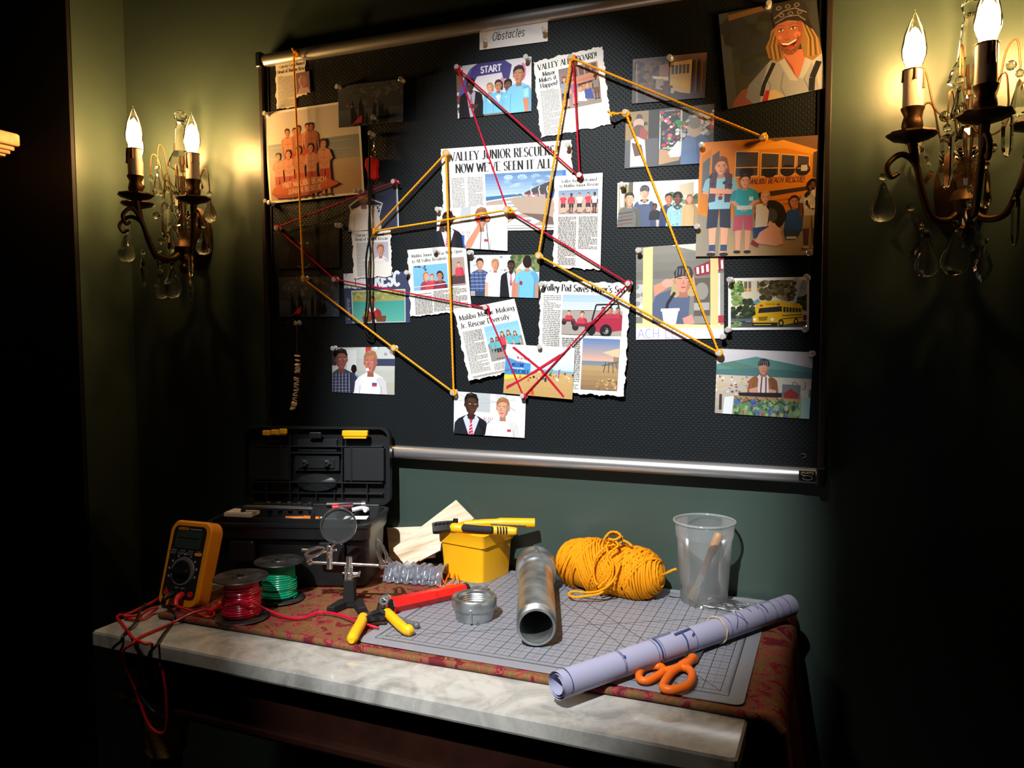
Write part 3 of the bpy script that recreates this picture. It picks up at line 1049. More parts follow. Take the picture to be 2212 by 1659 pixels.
# toy stall
p = Print([(1352, 243), (1543, 224), (1541, 351), (1349, 364)], 0, 0x4A4A4C)
a = p.a
p.rect(0, 0, .42, .5, 0x8C7450)
p.ell(.25, .12, .06, .07, 0x4a3c30)
p.rect(.10, .2, .40, .26, 0x3a322c)
p.rect(.42, 0, .62, .55, 0x2E2C2C)
p.rect(.62, .04, 1.02, .70, 0xC8CAC8)
p.rect(.64, .05, .99, .68, 0x2E3430)
p.spots(.65, .05, 1.0, .70, 90, .035, [0xB83A3C, 0x3F9A50, 0x8CB848, 0xE0DCD8, 0x2C4A8C, 0xC86A80, 0x30383a, 0x7a3040])
p.spots(1.02, .0, a, .5, 80, .05, [0x5C7A4C, 0xA04040, 0xB8B8B4, 0x3C4438, 0x7A8CA0, 0xC8C4BC])
p.rect(.0, .5, .6, 1, 0x55555A)
p.ell(.24, .22, .10, .09, 0xB89A8C)
p.ell(.24, .34, .11, .10, 0x5A4438)
p.poly([(.28, .28), (.42, .38), (.38, .54), (.24, .56)], 0x8C4440)
p.poly([(.1, .5), (.2, .44), (.36, .52), (.40, .98), (.10, .98)], 0xC9C4C0)
p.poly([(.12, .55), (.3, .6), (.34, .78), (.18, .8)], 0x5C463C)
p.poly([(.62, .70), (1.0, .78), (.98, .92), (.62, .98)], 0xB0906C)
p.poly([(.78, .78), (.95, .58), (1.06, .62), (1.0, .86), (.82, .86)], 0xD8DADC)
p.poly([(1.02, .6), (1.12, .5), (1.38, .5), (1.48, .62), (1.48, 1), (1.0, 1)], 0x5E78A0)
p.poly([(1.25, .5), (1.38, .5), (1.48, .62), (1.48, 1), (1.3, 1)], 0x4E668C)
p.ell(1.24, .40, .13, .14, 0xB0A08C)
p.ell(1.24, .30, .11, .10, 0x84807C)
p.done('photo_print', 'photo of a long haired man in a denim vest at a colourful toy stall', 'photo', GP)

# laughing man with bandana
p = Print([(1552, 31), (1763, -10), (1783, 190), (1572, 236)], 1, 0x3A3C3C)
a = p.a
p.grad(0, 0, a, 1, 0x3A3C40, 0x3E4030, 8)
p.grad(.0, .0, .10, 1, 0x4C5056, 0x46484a, 4)
p.spots(.12, .15, .6, .7, 25, .12, [0x33363A, 0x3A3E34, 0x34383C, 0x30322c])
p.poly([(.1, .03), (.5, -.02), (.5, .05), (.1, .09)], 0x7A5A38)
p.poly([(.06, .95), (.16, .84), (.34, .80), (.36, 1), (.06, 1)], 0x7A4A44)
p.poly([(.20, .92), (.24, .80), (.40, .66), (.52, .56), (.70, .62), (.90, .56), (a, .60), (a, 1), (.28, 1)], 0x9096A2)
p.poly([(.20, .92), (.24, .80), (.40, .66), (.46, .62), (.38, .8), (.34, 1), (.27, 1)], 0x6C7484)
p.poly([(.86, .60), (a, .60), (a, 1), (.94, 1), (.92, .8)], 0xA8AAB0)
for q in ([(.40, .72), (.46, .84), (.44, .96)], [(.60, .74), (.56, .9), (.60, 1)], [(.84, .72), (.80, .86), (.84, .98)], [(.30, .80), (.36, .86)]):
    p.line(q, .014, 0x747C8A)
p.poly([(.60, .52), (.64, .70), (.74, .84), (.80, .70), (.86, .54)], 0xB87058)
p.poly([(.62, .56), (.66, .72), (.73, .84), (.70, .70)], 0x8A4A3C)
p.poly([(.56, .60), (.62, .58), (.74, .86), (.66, .84)], 0xA8ACB4)
p.poly([(.86, .56), (.94, .60), (.80, .84), (.75, .84)], 0xA8ACB4)
p.line([(.52, .62), (.40, .82), (.36, .94)], .04, 0x24262C)
p.line([(.96, .70), (.88, .86), (.86, 1)], .06, 0x24262C)
p.poly([(.36, 1), (.40, .90), (.50, .90), (.60, 1)], 0xB8A484)
p.poly([(.36, 1), (.41, .89), (.45, .90), (.42, 1)], 0x9A2C30)
HB, HL, HD = 0x8C6C40, 0xA88850, 0x584428
p.poly([(.52, .28), (.50, .36), (.45, .44), (.47, .56), (.55, .62), (.62, .60), (.60, .40), (.58, .24)], HB)
p.poly([(.84, .20), (.92, .34), (.98, .46), (1.0, .62), (.90, .68), (.82, .62), (.80, .46)], HB)
for k in range(5):
    p.line([(.55 + k * .012, .30), (.49 + k * .022, .44), (.50 + k * .022, .59)], .012, HL if k % 2 else HD)
    p.line([(.84 + k * .012, .26), (.88 + k * .020, .44), (.86 + k * .026, .63)], .014, HL if k % 2 == 0 else HD)
F0 = 0xB26A50
p.poly([(.565, .24), (.56, .34), (.575, .44), (.61, .52), (.66, .57), (.715, .575), (.77, .53), (.815, .44), (.835, .34), (.835, .22), (.70, .18)], F0)
p.poly([(.78, .22), (.835, .22), (.835, .34), (.815, .44), (.77, .53), (.715, .575), (.755, .48), (.79, .36)], 0x9A5440)
p.poly([(.575, .44), (.61, .52), (.66, .57), (.715, .575), (.77, .53), (.80, .47), (.755, .50), (.70, .52), (.64, .49), (.60, .43)], 0x86503A)
p.ell(.775, .37, .035, .028, 0xCF7C60)
p.ell(.600, .37, .022, .026, 0xCF7C60)
for ex in (.618, .740):
    p.poly([(ex - .030, .298), (ex, .283), (ex + .034, .292), (ex + .02, .306), (ex - .015, .308)], 0xE8DDD0)
    p.ell(ex + .002, .296, .0115, .0125, 0x3C4C50)
    p.line([(ex - .036, .296), (ex, .279), (ex + .040, .290)], .009, 0x5A3024)
    p.line([(ex - .042, .262), (ex, .245), (ex + .045, .258)], .014, 0x8A6240)
    p.line([(ex - .02, .318), (ex + .03, .316)], .007, 0xA05C46)
p.poly([(.665, .30), (.655, .37), (.645, .395), (.675, .405), (.705, .395), (.69, .36), (.688, .30)], 0xB2664C)
p.poly([(.645, .395), (.675, .41), (.705, .395), (.69, .412), (.66, .414)], 0x7A3C30)
p.poly([(.60, .425), (.68, .44), (.775, .405), (.76, .46), (.72, .50), (.67, .505), (.625, .475)], 0x54201E)
p.poly([(.608, .430), (.68, .445), (.768, .412), (.757, .438), (.68, .468), (.622, .452)], 0xE8DCCC)
p.poly([(.64, .485), (.68, .478), (.73, .474), (.715, .50), (.67, .505)], 0xA8483E)
p.line([(.590, .385), (.588, .43), (.60, .46)], .008, 0x8E4C3A)
p.line([(.775, .375), (.792, .42), (.775, .46)], .008, 0x8E4C3A)
p.spots(.60, .49, .78, .565, 60, .006, [0x7A4A34, 0x94644A, 0x6A3C2A])
p.poly([(.555, .26), (.545, .12), (.58, .02), (.66, -.03), (.80, -.03), (.88, .04), (.91, .16), (.88, .30), (.83, .24), (.70, .205), (.60, .225)], 0x34302E)
p.poly([(.83, .24), (.88, .30), (.94, .36), (.90, .22)], 0x2A2624)
for k in range(6):
    p.ell(.62 + (k % 3) * .09 + .02 * (k // 3), .06 + .08 * (k // 3), .028, .022, 0x8C847C, 12)
    p.ell(.62 + (k % 3) * .09 + .02 * (k // 3), .06 + .08 * (k // 3), .019, .014, 0x3A3432, 12)
p.line([(.56, .16), (.66, .10), (.78, .09), (.89, .16)], .010, 0x8C847C)
p.line([(.57, .21), (.68, .165), (.80, .17), (.87, .24)], .010, 0x8C847C)
p.done('photo_print', 'large portrait of a laughing long haired man in a dark bandana', 'photo', GP)

# bus group
p = Print([(1513, 308), (1767, 292), (1756, 551), (1502, 554)], 2, 0xD98628)
a = p.a
p.grad(0, .0, a, .75, 0xE08A24, 0xD07A1E, 8)
p.poly([(.55, 0), (a, 0), (a, .14), (.72, .06)], 0x7A5A40)
p.poly([(.30, .10), (.70, .02), (a, .12), (a, .17), (.72, .09)], 0xEAA040)
p.poly([(.02, .12), (.10, .06), (.10, .62), (.02, .62)], 0xC87820)
p.poly([(.03, .18), (.09, .13), (.09, .42), (.03, .44)], 0x5C6468)
p.poly([(.11, .12), (.17, .08), (.18, .3), (.11, .32)], 0x5A5C60)
for (x0, x1, y0, y1) in ((.315, .50, .10, .31), (.53, .67, .125, .315), (.695, .80, .145, .31), (.825, .915, .16, .31)):
    p.poly([(x0 - .008, y0 - .012), (x1 + .008, y0 + .004), (x1 + .008, y1 + .012), (x0 - .008, y1 + .014)], 0xE8B468)
    p.poly([(x0, y0), (x1, y0 + .014), (x1, y1), (x0, y1 + .003)], 0x4A4650)
    p.ell((x0 + x1) / 2, y1 - .03, .06, .05, 0x2c2a30)
    p.line([(x0, (y0 + y1) / 2 + .03), (x1, (y0 + y1) / 2 + .035)], .008, 0xE0A860)
p.poly([(.95, .14), (a, .13), (a, .36), (.95, .34)], 0x5A4A3A)
p.rect(.855, .24, .905, .29, 0xC8C4B8)
p.text('MALIBU BEACH RESCUE!', .435, .383, .042, 0x503058, .45, 12, rot=-.01, slant=.15, wob=5)
p.poly([(.40, .47), (.92, .42), (.92, .45), (.40, .52)], 0x3E3438)
p.line([(.40, .56), (.92, .50)], .012, 0xB0641A)
p.line([(.40, .60), (.92, .54)], .012, 0xB0641A)
p.grad(0, .66, a, 1, 0xA08C70, 0xB49A70, 6)
p.poly([(.0, .62), (.2, .7), (.2, 1), (0, 1)], 0x8C8474)
p.ell(.62, .66, .13, .135, 0x2A2624)
p.ell(.62, .66, .06, .065, 0x4a4644)
p.figure(.19, .985, .84, SKA, 0x7A5034, 0x8FC4D8, 0x2E3648, 'long', arms='cross', shorts=True)
p.poly([(.10, .28), (.16, .26), (.15, .52), (.09, .53)], 0x4A4456)
p.poly([(.23, .27), (.29, .29), (.29, .53), (.23, .53)], 0x4A4456)
p.spots(.10, .3, .29, .5, 16, .016, [0xA8A4A4, 0x84303A, 0x3A3448])
p.poly([(.10, .40), (.29, .42), (.29, .46), (.10, .45)], SKA)
p.rect(.115, .90, .17, .955, 0x3A4C70)
p.rect(.215, .90, .27, .955, 0x3A4C70)
p.figure(.40, .965, .67, SKA, 0x3A2A22, 0x2FA0B4, 0xB85468, arms='front', shorts=True)
p.rect(.34, .565, .47, .60, 0xBCD4D4)
p.rect(.44, .49, .475, .525, 0xC4DCDC)
p.poly([(.50, .56), (.57, .55), (.61, .62), (.60, .75), (.50, .76)], 0xD8CFC2)
p.poly([(.48, .76), (.58, .75), (.60, .82), (.49, .85)], 0x2C4A78)
p.poly([(.54, .80), (.66, .72), (.70, .78), (.74, .90), (.68, .92), (.50, .89)], SKA)
p.poly([(.62, .70), (.72, .78), (.69, .80), (.60, .74)], SKA)
p.poly([(.48, .86), (.54, .90), (.53, .93), (.47, .90)], 0x8C3038)
p.head(.575, .50, .10, SKA, 0xC89A5C, 'short')
p.poly([(.76, .62), (.84, .60), (.90, .68), (.88, .80), (.74, .80)], 0x2A4C90)
p.poly([(.74, .78), (.88, .78), (.86, .84), (.76, .86)], 0x34445C)
p.rect(.76, .84, .84, .86, 0xC8C4BC)
p.head(.81, .545, .095, SKB, 0x2A2020, 'pony')
p.figure(.955, .93, .56, SKC, 0x1A1412, 0xB8AC98, 0x9A8058, 'curly', shorts=True, shoes=0xC4BCB0)
p.spots(.90, .44, 1.02, .62, 30, .016, [0x2A2422, 0x2A2422, 0xD0C4B0], 1.4)
p.done('photo_print', 'large group photo of five people posing before an orange beach rescue bus', 'photo', GP)

# five people talking
p = Print([(1334, 395), (1509, 387), (1507, 488), (1333, 491)], 0, 0xEDEEEA)
a = p.a
p.rect(.03, .05, .26, .7, 0x9C9458)
p.rect(.06, .08, .15, .55, 0xCDD2D2)
p.rect(.18, .04, .21, .7, 0x4a4a44)
p.rect(.26, .0, .36, .6, 0x5A5850)
p.spots(1.2, .3, a, .7, 40, .07, [0x5C7048, 0x7A8A5C, 0x48583c, 0xB0B8A0])
p.poly([(1.38, .1), (1.7, .05), (1.7, .3), (1.4, .35)], 0xC8BC9C)
p.grad(0, .8, a, 1, 0xC4C0B8, 0xA8A49C, 3)
p.bust(.62, .25, .27, SKA, 0x9A7E58, 0x4E5A78, 'bandana', wide=.95, collar=0x2C2828)
p.poly([(.45, .38), (.62, .48), (.78, .38), (.72, .5), (.5, .5)], 0xDCD8CC)
p.bust(.86, .56, .13, SKC, 0x1a1614, 0x2A2A2E, wide=1.0, bot=.85)
p.bust(.28, .38, .28, SKA, 0x2C2420, 0x6A6C66, look=1, wide=.95)
for k in range(4):
    p.line([(.02, .70 + k * .08), (.36, .66 + k * .08)], .02, 0x8C4444 if k % 2 else 0x3c4444)
p.bust(1.16, .40, .22, SKB, 0x241C1A, 0x343E60, look=-1, wide=.9)
p.poly([(1.28, .5), (1.5, .52), (1.62, .9), (1.6, 1), (1.2, 1)], 0x9CC8D4)
p.bust(1.36, .40, .24, SKC, 0x1A1412, 0x8CBCCC, 'curly', look=-1, wide=1.0, collar=0x4A5450)
p.spots(1.24, .62, 1.6, 1, 22, .03, [0xD8E8EC, 0x5A8CA4, 0x7ab0c4])
p.bust(1.62, .42, .17, SKA, 0xA85A3C, 0xC8A878, 'long', look=-1, wide=1.0)
p.done('photo_print', 'photo of five people chatting against a bright white sky', 'photo', GP)

# snack stall
p = Print([(1374, 535), (1564, 522), (1564, 731), (1374, 734)], 0, 0x7E7C74)
a = p.a
p.grad(0, 0, a, .35, 0x85837A, 0x6E6C66, 4)
p.rect(.0, .4, .12, .75, 0xB8B8B4)
p.spots(0, .42, .12, .72, 14, .03, [0x4a4a4c, 0xd8d8d8, 0x8a8a88])
p.poly([(.38, .0), (a, -.05), (a, .16), (.8, .12)], 0xE4D4BC)
p.poly([(.62, .25), (.80, .18), (a, .15), (a, .28), (.84, .32), (.64, .34)], 0x8A2C38)
for k in range(6):
    p.poly([(.645 + k * .05, .25 - k * .012), (.67 + k * .05, .245 - k * .012), (.675 + k * .05, .315 - k * .008), (.65 + k * .05, .32 - k * .008)], 0xE0D8D4)
p.rect(.62, .36, .8, .85, 0x5C564E)
p.ell(.70, .50, .07, .09, 0x8A887E)
p.rect(.62, .62, .78, .70, 0xA0A09A)
p.rect(.62, .76, .80, .84, 0x8C8A84)
p.rect(.84, .32, .94, .86, 0x8C8C86)
p.rect(.87, .32, .89, .86, 0xD0D4D4)
p.rect(.82, .76, .94, .84, 0xA83A40)
p.poly([(.08, .01), (.185, .0), (.175, .86), (.07, .86)], 0xE4CB8C)
p.poly([(.79, .10), (.87, .1), (.87, .86), (.79, .86)], 0xDEC488)
p.poly([(.18, .62), (.22, .52), (.40, .46), (.58, .5), (.56, .84), (.18, .84)], 0x55607A)
p.poly([(.19, .42), (.34, .36), (.36, .44), (.2, .54)], 0xC88C74)
p.ell(.34, .40, .06, .045, 0xD89C88)
for k in range(3):
    p.line([(.33, .39 + k * .02), (.40, .36 + k * .035)], .02, 0xD89C88)
p.head(.51, .38, .25, 0xC98A74, 0xB09A70, 'long')
p.head(.51, .38, .25, 0xC98A74, 0x46464c, 'bandana')
p.line([(.42, .5), (.34, .62), (.32, .78)], .03, 0x2A2A30)
p.poly([(.28, .68), (.46, .69), (.43, .84), (.30, .83)], 0xC9D0D8)
p.rect(.27, .67, .47, .70, 0xDCE2E6)
p.poly([(.50, .78), (.60, .74), (.63, .84), (.52, .85)], 0xD09080)
p.poly([(0, .82), (a, .86), (a, .90), (0, .87)], 0xE8D09C)
p.poly([(0, .865), (a, .895), (a, 1), (0, 1)], 0xE6D2DC)
p.text('ACH LE', .02, .985, .10, 0x9AA0D8, .42, 9)
p.text('F8', .62, .96, .06, 0xC8B4C8, .2, 7)
p.done('photo_print', 'photo of a man in a bandana leaning out of a yellow snack stall', 'photo', GP)

# school bus
p = Print([(1573, 601), (1748, 598), (1747, 712), (1573, 713)], 0, 0xE8E8E4)
a = p.a
p._clip = (.05, .05, a - .04, .95)
p.rect(.05, .05, a, .95, 0xD9CFB4)
p.rect(a * .62, .05, a, .5, 0xC8CCD0)
for (x0, x1) in ((.30, .36), (.38, .43), (.54, .58), (.60, .64)):
    p.rect(x0, .07, x1, .26, 0x6E6450)
    p.rect(x0, .20, x1, .25, 0xC89448)
p.spots(.05, .05, .26, .5, 50, .05, [0x4E7434, 0x6A8C44, 0x3A5A28, 0x86A05C])
p.spots(.62, .06, 1.22, .42, 110, .055, [0x6A5A30, 0x54482A, 0x7C6A3C, 0x8C7C48, 0x40381f])
p.spots(1.3, .35, a, .62, 40, .05, [0x3E4A2C, 0x2e3822, 0x5a6440])
p.spots(.05, .55, .5, .82, 60, .05, [0x26301f, 0x33402a, 0x1a2016, 0x445434])
p.spots(.3, .42, .5, .6, 24, .05, [0x2e3a26, 0x3c482e])
p.poly([(.46, .48), (.55, .40), (.62, .47), (.55, .53)], 0x5C94A8)
p.rect(.05, .78, .45, .83, 0x56606C)
p.grad(.05, .84, a, .95, 0x3A3A3E, 0x545254, 3)
p.spots(.05, .84, .25, .93, 20, .03, [0x5a7c48, 0x7a8c60])
YB = 0xE0AE14
p.poly([(.50, .60), (.54, .50), (.60, .46), (.90, .44), (1.30, .50), (1.36, .56), (1.36, .84), (.95, .92), (.50, .92), (.46, .86), (.46, .74), (.52, .70)], YB)
p.poly([(.58, .585), (.99, .55), (1.0, .65), (.56, .68)], 0x24262A)
p.poly([(.56, .53), (.60, .47), (.90, .45), (1.0, .50), (1.0, .54), (.58, .57)], 0xEAB818)
p.text('SCHOOL BUS', .70, .525, .03, 0x3a3020, .17, 14)
p.ell(.62, .535, .035, .022, 0xB8402A)
p.ell(.93, .515, .035, .022, 0xB8402A)
for k in range(6):
    x = 1.02 + k * .055
    p.poly([(x, .56 + k * .006), (x + .042, .565 + k * .006), (x + .042, .67), (x, .66)], 0x2C2E34)
p.line([(1.0, .73), (1.36, .71)], .014, 0x2A2A2C)
p.line([(1.0, .79), (1.36, .76)], .014, 0x2A2A2C)
p.poly([(.56, .75), (.74, .74), (.72, .82), (.58, .83)], 0x8C6A18)
p.ell(.50, .80, .03, .03, 0xF0ECE0)
p.ell(.82, .80, .03, .03, 0xF0ECE0)
p.poly([(.44, .86), (.92, .86), (.92, .93), (.46, .93)], 0x222326)
p.rect(.48, .89, .8, .905, 0xD8B030)
p.ell(.98, .87, .05, .075, 0x1C1C1E)
p.ell(.98, .87, .025, .04, 0xD0A020)
p.ell(1.25, .84, .04, .065, 0x1C1C1E)
p.ell(1.25, .84, .02, .035, 0xD0A020)
p.rect(1.38, .72, 1.52, .82, 0x5A2830)
p._clip = None
p.done('photo_print', 'white bordered photo of a yellow school bus parked under trees', 'photo', GP)

# disc jockey
p = Print([(1549, 753), (1757, 761), (1748, 905), (1544, 892)], 0, 0xCFCBCB)
a = p.a
p.grad(0, 0, a, .35, 0xC6C2C6, 0xB8B8BA, 4)
p.poly([(0, .24), (.58, .10), (a, .24), (a, .42), (0, .42)], 0x4A7270)
p.poly([(0, .24), (.58, .10), (a, .24), (a, .30), (.6, .27), (0, .32)], 0x5A8480)
p.poly([(0, .24), (.25, .18), (.58, .26), (.3, .30)], 0x53786c)
p.grad(0, .40, a, 1, 0xC2B4A4, 0x9c9288, 5)
p.spots(0, .42, .6, .7, 40, .02, [0xA03C3C, 0x3C6A4C, 0xC8A844, 0x8A5C7C, 0xD8D0C4])
p.rect(.95, .42, a, .70, 0xB9B2A4)
p.text('D J', 1.12, .57, .11, 0x3C3834, .20, 8, wob=6)
p.text('O', 1.2, .72, .07, 0x4a4440, .06, 8)
p.bust(.70, .26, .21, 0xC0846C, 0xA89C90, 0x8C5A38, 'bandana', wide=1.05, bot=.72, collar=0xD8CCC4)
p.poly([(.63, .40), (.77, .40), (.80, .70), (.62, .70)], 0xD0C8C4)
p.line([(.68, .40), (.67, .70)], .02, 0x7A3038)
p.line([(.74, .40), (.75, .70)], .02, 0x7A3038)
p.poly([(.50, .60), (.62, .56), (.64, .66), (.52, .68)], 0xC89080)
p.poly([(.8, .58), (.9, .60), (.88, .68), (.78, .66)], 0xC89080)
p.poly([(.34, .66), (1.0, .63), (1.0, .70), (.36, .72)], 0x26262A)
p.rect(.98, .50, 1.24, .74, 0x6A6C70)
p.poly([(1.0, .64), (1.1, .56), (1.22, .64), (1.2, .74), (1.02, .74)], 0x8A3430)
p.rect(.28, .71, 1.25, .76, 0xA07C58)
p.grad(.28, .76, 1.25, 1, 0x5A7A50, 0x6A8C5C, 3)
p.spots(.28, .76, 1.25, 1, 110, .025, [0x4A6A44, 0x7C9C68, 0x384c34, 0xA05050, 0x50609c, 0x8CA878], 1.6)
for k in range(5):
    p.line([(.3 + k * .15, .72), (.4 + k * .16, .82), (.55 + k * .14, .76)], .01, 0x2c2c30)
p.poly([(.14, .74), (.28, .72), (.26, 1), (.12, 1)], 0xCFD4D8)
p.rect(.06, .70, .10, .94, 0x3a342e)
p.rect(1.27, .68, a, 1, 0x8CB0AC)
p.rect(1.36, .56, 1.44, .68, 0x4E7C64)
p.done('photo_print', 'photo of a bandana wearing disc jockey behind a decorated table, in the lower corner', 'photo', GP)

# crossed-out beach banner
p = Print([(1094, 743), (1242, 752), (1236, 863), (1087, 849)], 3, 0xE9EBEC)
a = p.a
p.grad(0, .0, a, .5, 0xECEEEF, 0xB8D0E2, 5)
p.spots(0, .1, a, .4, 30, .08, [0xE8EEF2, 0xD8E4EC, 0xC8DCEA], .5)
p.rect(a * .55, .46, a, .52, 0x84A4B0)
p.grad(0, .52, a, 1, 0xC4A470, 0xB8955C, 5)
p.poly([(0, .20), (.10, .28), (.30, .34), (.55, .36), (.55, .58), (.3, .60), (0, .62)], 0x4A8CC8)
p.spots(.02, .24, .52, .36, 16, .02, [0xE0E4E8, 0x2A4C8C, 0xC84848])
p.text('WELCOME', .15, .44, .07, 0x1E3C7A, .26, 18)
p.text('TO THE 46TH ANNUAL', .16, .49, .028, 0xE4ECF4, .26, 14)
p.text('CRUCIBLE', .15, .575, .075, 0x1E3C7A, .37, 20)
p.poly([(0, .62), (.55, .58), (.6, .62), (.4, .64), (0, .72)], 0xE8C83C)
p.spots(.55, .5, a, .66, 40, .025, [0x2A2C30, 0x8A2C30, 0x3C5C8C, 0xD8D4CC, 0xC89C3C])
for (x, y, h) in ((.52, .72, .08), (.34, .66, .08), (.62, .98, .18)):
    p.poly([(x - h * .25, y), (x, y - h), (x + h * .25, y)], 0xD84A2C)
p.rect(.86, .62, .90, .70, 0x26282c)
for (x, c) in ((1.0, 0x4C9C8C), (1.15, 0x8C4C9C)):
    p.line([(x, .6), (x, .46), (x + .03, .44)], .02, c)
C = 0xB81E34
p.line([(.14, .06), (.75, .46), (1.28, .97)], .036, C)
p.line([(.17, .05), (.8, .47), (1.27, .94)], .020, shade(C, .9))
p.line([(.06, .90), (.68, .50), (1.24, .10)], .036, C)
p.line([(.06, .86), (.66, .53), (1.26, .12)], .018, shade(C, .9))
p.line([(.10, .88), (.72, .44), (1.15, .14)], .014, C)
p.done('photo_print', 'photo of a blue beach welcome banner crossed out with a red marker cross', 'photo', GP)

# suit and polo, bottom
p = Print([(981, 845), (1136, 856), (1133, 946), (980, 936)], 1, 0xE2E8EA)
a = p.a
p.poly([(.55, 0), (.95, 0), (.95, .45), (.6, .45)], 0xB4BABE)
p.poly([(1.1, 0), (1.4, 0), (1.3, .3), (1.1, .3)], 0xC4CACE)
for q in ([(.1, .05), (.7, .25), (1.6, .1)], [(.1, .22), (.8, .12), (1.6, .35)], [(1.2, .05), (1.6, .4)]):
    p.line(q, .015, 0xA4B0B4)
p.rect(.3, .5, a, 1, 0xE4E6F0)
p.text('E 46TH', .66, .64, .075, 0xA85058, .36, 17, True)
p.text('UC', .66, .93, .26, 0x4A62A0, .40, 26)
p.bust(.46, .28, .48, SKD, 0x1B1614, 0x22242C, look=1, wide=.98, collar=0xC4CAE4, tie=0xB8364C)
p.bust(1.28, .32, .44, 0xD09A80, 0x9A6A44, 0xF0F0F0, look=-1, wide=1.0, collar=0xFAFAFA)
p.rect(1.40, .82, 1.50, .88, 0xB03C4C)
p.done('photo_print', 'photo of a suited and a white shirted man, lowest on the board', 'photo', GP)

# plaid and polo, left
p = Print([(717, 751), (853, 749), (852, 853), (718, 847)], 0, 0xB9BEBE)
a = p.a
p.grad(0, 0, a, 1, 0xC0C6C4, 0xA8A89C, 4)
p.rect(.38, .05, .62, .7, 0xD0D6D4)
p.rect(0, 0, .12, .4, 0x3A3234)
p.rect(1.1, .25, a, .40, 0x3A3E58)
p.poly([(.85, 0), (1.0, 0), (.98, .2), (.86, .2)], 0xC03C40)
p.spots(1.1, 0, a, .2, 8, .04, [0xC84C50, 0x8C94A4, 0xE8E8E8])
p.bust(.56, .48, .19, SKC, 0x1b1614, 0x7CA8D8, 'back', wide=.9, bot=.98)
p.bust(.24, .26, .42, 0x8A5448, 0x221A18, 0x3C4058, look=1, wide=1.05)
for k in range(6):
    p.line([(.02 + k * .085, .56), (.0 + k * .09, 1)], .014, 0x9498A8)
    p.line([(.0, .62 + k * .07), (.44, .60 + k * .07)], .012, 0x7c8094)
    p.line([(.05 + k * .085, .56), (.03 + k * .09, 1)], .02, 0x20223a)
p.bust(.98, .32, .44, 0xB87060, 0x9A6E4A, 0xE6E6EA, look=-1, wide=.95, collar=0xF6F6F8)
p.poly([(.86, .46), (.93, .44), (.95, .50), (.88, .52)], 0xF0E8E0)
p.rect(1.02, .76, 1.14, .83, 0x5A4C84)
p.rect(1.02, .80, 1.14, .84, 0xB04450)
p.done('photo_print', 'photo of a man in plaid facing a laughing man in a white polo', 'photo', GP)
# ---------------------------------------------------------------- newspaper clippings
PAPER = 0xD6D4CE


def clip(quad, layer, torn, seed, base=PAPER, lift=(0, 0, 0, 0), outline=None):
    return Print(quad, layer, base, lift, torn, seed, outline)


# small cutting under the top rail (an L shape) and its twin lower down
p = clip([(595, 137), (669, 123), (676, 226), (597, 236)], 0, 'all', 21, 0xE2DCD2, outline=[(0, 0), (.80, 0), (.80, .78), (.50, .80), (.50, 1), (0, 1)])
a = p.a
head_line(p, [('Garvin Gets Named', .12 * a, .13, .075, .72 * a, 0), ('Head of Malibu Rescue', .06 * a, .24, .075, .86 * a, 0)])
p.column(.06 * a, .30, .52 * a, .97, .026)
p.rect(.58 * a, .29, .96 * a, .74, 0x7A5F6A)
p.poly([(.64 * a, .44), (.74 * a, .34), (.84 * a, .58), (.70 * a, .62)], 0xC4A8A0)
p.ell(.78 * a, .48, .10 * a, .12, 0x9A6C64)
p.poly([(.6 * a, .74), (.66 * a, .62), (.9 * a, .62), (.96 * a, .74)], 0xB89898)
p.done('newspaper_clipping', 'small cutting with a tiny portrait tucked under the top rail by the hanging yellow yarn', 'clipping', GC, M_news)

p = clip([(760, 500), (844, 497), (846, 596), (764, 602)], 1, 'RBL', 22)
a = p.a
head_line(p, [('Garvin Gets Named', .12 * a, .115, .065, .70 * a, 0), ('Head of Malibu Rescue', .08 * a, .205, .065, .84 * a, 0)])
p.column(.10 * a, .25, .46 * a, .95, .024)
p.rect(.52 * a, .25, .93 * a, .68, 0xA8A4B4)
p._clip = (.52 * a, .25, .93 * a, .68)
p.bust(.73 * a, .43, .24, 0xC08C74, 0x8a5c40, 0xD8D4D4, wide=.95, bot=.68)
p._clip = None
p.done('newspaper_clipping', 'small cutting with a tiny portrait behind the hanging black lanyard', 'clipping', GC, M_news)

# now open to all valley residents
p = clip([(880, 540), (1006, 528), (1019, 671), (887, 684)], 1, 'BL', 23)
a = p.a
head_line(p, [('Malibu Junior Rescue Now Open', .07 * a, .125, .05, .86 * a, -.01), ('to All Valley Residents', .07 * a, .205, .05, .60 * a, -.01)])
p._clip = (.08 * a, .25, .66 * a, .62)
p.rect(.08 * a, .25, .66 * a, .62, 0x6EA8C8)
p.spots(.08 * a, .25, .3 * a, .34, 10, .02, [0x4A5864, 0x3c4858])
p.bust(.30 * a, .42, .12, SKA, 0xA86C48, 0x983848, 'pony', look=1, wide=.9, bot=.62)
p.bust(.40 * a, .44, .09, SKA, 0xA04838, 0xC03C44, 'short', wide=1.2, bot=.62)
p.bust(.53 * a, .43, .13, SKB, 0x2A2020, 0x7A3040, 'pony', look=-1, wide=.9, bot=.62)
p.line([(.08 * a, .57), (.66 * a, .555)], .014, 0xB8C4CC)
p._clip = (.70 * a, .18, .95 * a, .60)
p.rect(.70 * a, .18, .95 * a, .60, 0x9C8C84)
p.poly([(.72 * a, .46), (.82 * a, .42), (.94 * a, .45), (.94 * a, .58), (.72 * a, .58)], 0x4A3A3C)
p.bust(.86 * a, .29, .07, SKA, 0x6a4a38, 0xC04050, wide=1.0, bot=.46)
p._clip = None
p.column(.09 * a, .67, .38 * a, .97)
p.column(.40 * a, .65, .67 * a, .96)
p.column(.70 * a, .63, .95 * a, .93)
